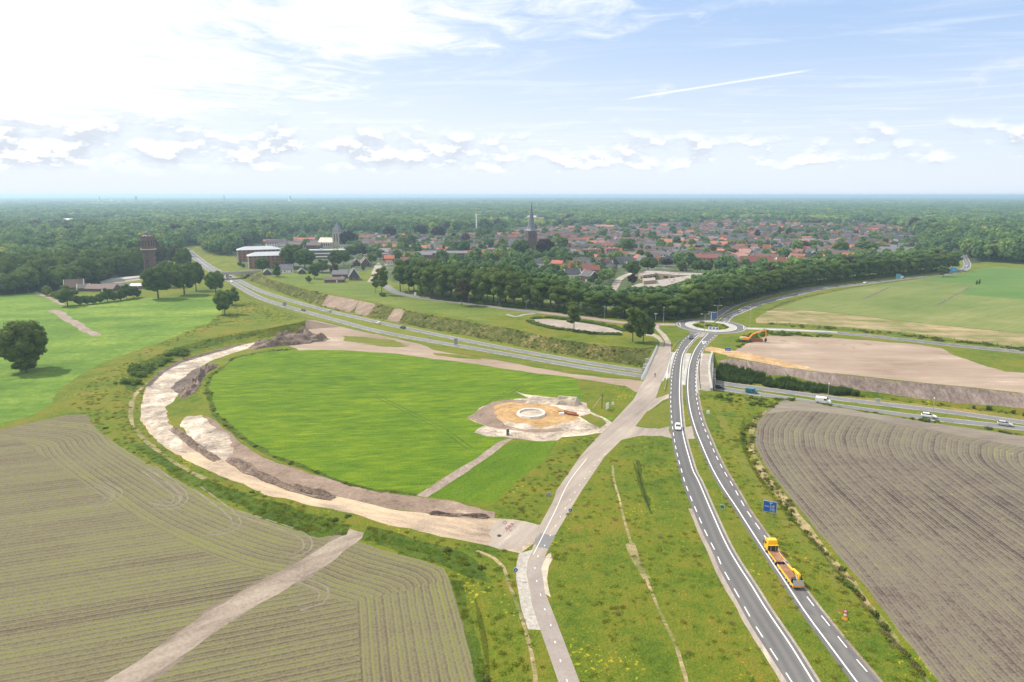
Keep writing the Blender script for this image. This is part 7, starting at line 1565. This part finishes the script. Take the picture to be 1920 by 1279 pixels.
fill(W([(1340,736),(1480,748),(1600,767),(1713,784),(1820,800),(1920,814),(1990,822),(1990,832),(1920,820),(1820,804),(1713,789),(1600,772),(1480,752),(1440,766),(1400,760),(1340,750)]), 1.0, [(2,3),(3,1.2),(6,.15),(7,.6)], excl=hard)
# verge around the haul road
outer = W([(578,600),(500,615),(433,624),(400,630),(350,643),(300,660),(250,676),(200,695),(140,735),(120,778),(160,777),(180,803),(215,830),(267,863),(333,900),(400,937),(483,970),(567,997),(650,1003),(660,970),(560,945),(440,905),(350,865),(290,830),(262,790),(262,755),(275,722),(335,674),(433,643),(583,613)])
fill(outer, .42, [(0,2),(1,3),(2,3),(3,.08),(7,.08),(4,1.4)], .6, 1.1, excl=hard)
for r in REG:
    if r['name'] in ('lush_grass', 'lush_bank', 'weedy_strip'): fill(r['poly'], .8, [(2,6),(3,.2),(1,2),(7,.12)], .5, 1.1, excl=hard)
    if r['name'] in ('rough_band',): fill(r['poly'], 1.3, [(2,4),(4,1),(7,.6)], .5, .9, excl=hard)
    if r['name'] in ('dry_margin',): fill(r['poly'], 1.6, [(4,3),(7,1.5),(1,1)], .7, 1.1, excl=regs('crop_field'))
    if r['name'] == 'wild_grass': fill(r['poly'], 1.0, [(1,3),(4,1),(7,.4)], .7, 1.1, excl=hard)
fill(W([(842,1070),(990,1040),(975,1100),(1000,1190),(1050,1290),(900,1290),(880,1180)]), .6, [(2,5),(3,.15),(1,2),(7,.15)], .5, 1.0, excl=hard)
fill(W([(930,945),(975,895),(1030,850),(1100,818),(1120,818),(1075,870),(1038,930),(1008,985),(930,968)]), .6, [(2,2),(1,3),(4,2)], .5, 1.0, excl=hard)
fill(W([(700,992),(800,1015),(900,1045),(975,1040),(960,1032),(880,1020),(800,1002),(730,985)]), .6, [(2,2),(1,2),(4,.5)], .5, 1.0, excl=hard)
fill(W([(200,695),(420,605),(560,600),(540,585),(470,563),(425,560),(415,590),(300,645)]), .25, [(1,3),(2,2),(4,.6)], .8, 1.2, excl=hard)
# shrubs on the outer slope of the haul road
fill(W([(225,705),(250,690),(300,668),(345,650),(352,658),(310,680),(270,705),(240,730)]), .16, [(6,1)], 1.0, 2.2, excl=hard)
fill(W([(590,985),(650,1003),(640,975),(590,965)]), .2, [(6,1),(3,1)], 1.0, 1.8, excl=hard)
# far bank of the sunken road
fill(regs('far_bank')[0], .7, [(7,1),(1,3),(4,2.5),(2,1.5)], .6, 1.1, excl=hard+regs('scraped_bank'))
fill(W([(480,532,-6),(602,576,-6),(725,603,-6),(855,627,-6),(1040,663,-6),(1207,690,-6),(1207,684,-5),(1040,658,-5),(855,621,-5),(725,598,-5),(602,570,-5),(480,528,-5)]), .9, [(2,4),(3,1)], .6, 1.0, excl=hard)
# reeds at the foot of the bare bank
fill(W([(1343,690,-3.5),(1380,697,-4),(1440,712,-5),(1513,726,-5.5),(1590,738,-6),(1610,744,-6),(1560,741,-6),(1470,730,-6),(1400,721,-6),(1343,712,-6)]), 2.2, [(5,1)], .8, 1.35, excl=regs('expressway'))
fill(W([(1600,743,-6),(1700,755,-6),(1850,772,-6),(1990,789,-6),(1990,785,-6),(1850,768,-6),(1700,751,-6),(1600,738,-6)]), 1.0, [(2,2),(3,1),(5,.5)], .7, 1.0)
# hedge around the riding arena
for l in ([(997,598),(1030,596),(1067,600),(1110,606),(1150,614),(1170,621)], [(992,602),(1005,608),(1035,615),(1080,621.5),(1120,626),(1167,628)]):
    fill(band(W(l), 3.2, 3), 2.6, [(6,2),(3,1)], .8, 1.2)
fill(W([(1440,606),(1580,616),(1690,626),(1813,640),(1990,660),(1990,667),(1813,646),(1690,631),(1580,620),(1440,610)]), .35, [(7,2),(4,1),(3,1)], 1, 1.6)
fill(ell(9.5, 11.8), .8, [(3,2),(0,2),(7,1)], .8, 1.4)
fill(W([(1380,640),(1400,628),(1432,622),(1500,626),(1560,629),(1560,632),(1440,631),(1400,646),(1385,655)]), .8, [(3,2),(2,2),(6,1)], .9, 1.5, excl=hard)
for r in REG:
    if r['name'] in ('grain_field', 'grain_strip'): pass
# dense weeds under the belt
fill(off(belt_f, 1)[4:]+off(belt_f, 8)[4:][::-1], .5, [(6,2),(3,1)], 1.2, 2.4)
cat_scatter('meadow_grass', GP, TU[:8])
cat_scatter('woodland', SCAT, FT)
# ------------------------------------------------------------------ haze
def haze():
    m = bpy.data.materials.new('haze'); m.use_nodes = True; nt = m.node_tree; nt.nodes.clear()
    o = nt.nodes.new('ShaderNodeOutputMaterial'); v = nt.nodes.new('ShaderNodeVolumePrincipled'); nt.links.new(v.outputs[0], o.inputs['Volume'])
    v.inputs['Density'].default_value = 0.00014; v.inputs['Color'].default_value = (.55,.76,1,1); v.inputs['Anisotropy'].default_value = .45
    ob = MB().box((-18500, -700, -8), (18500, 21500, 82)).build('haze', m); ob['kind'] = 'stuff'
haze()
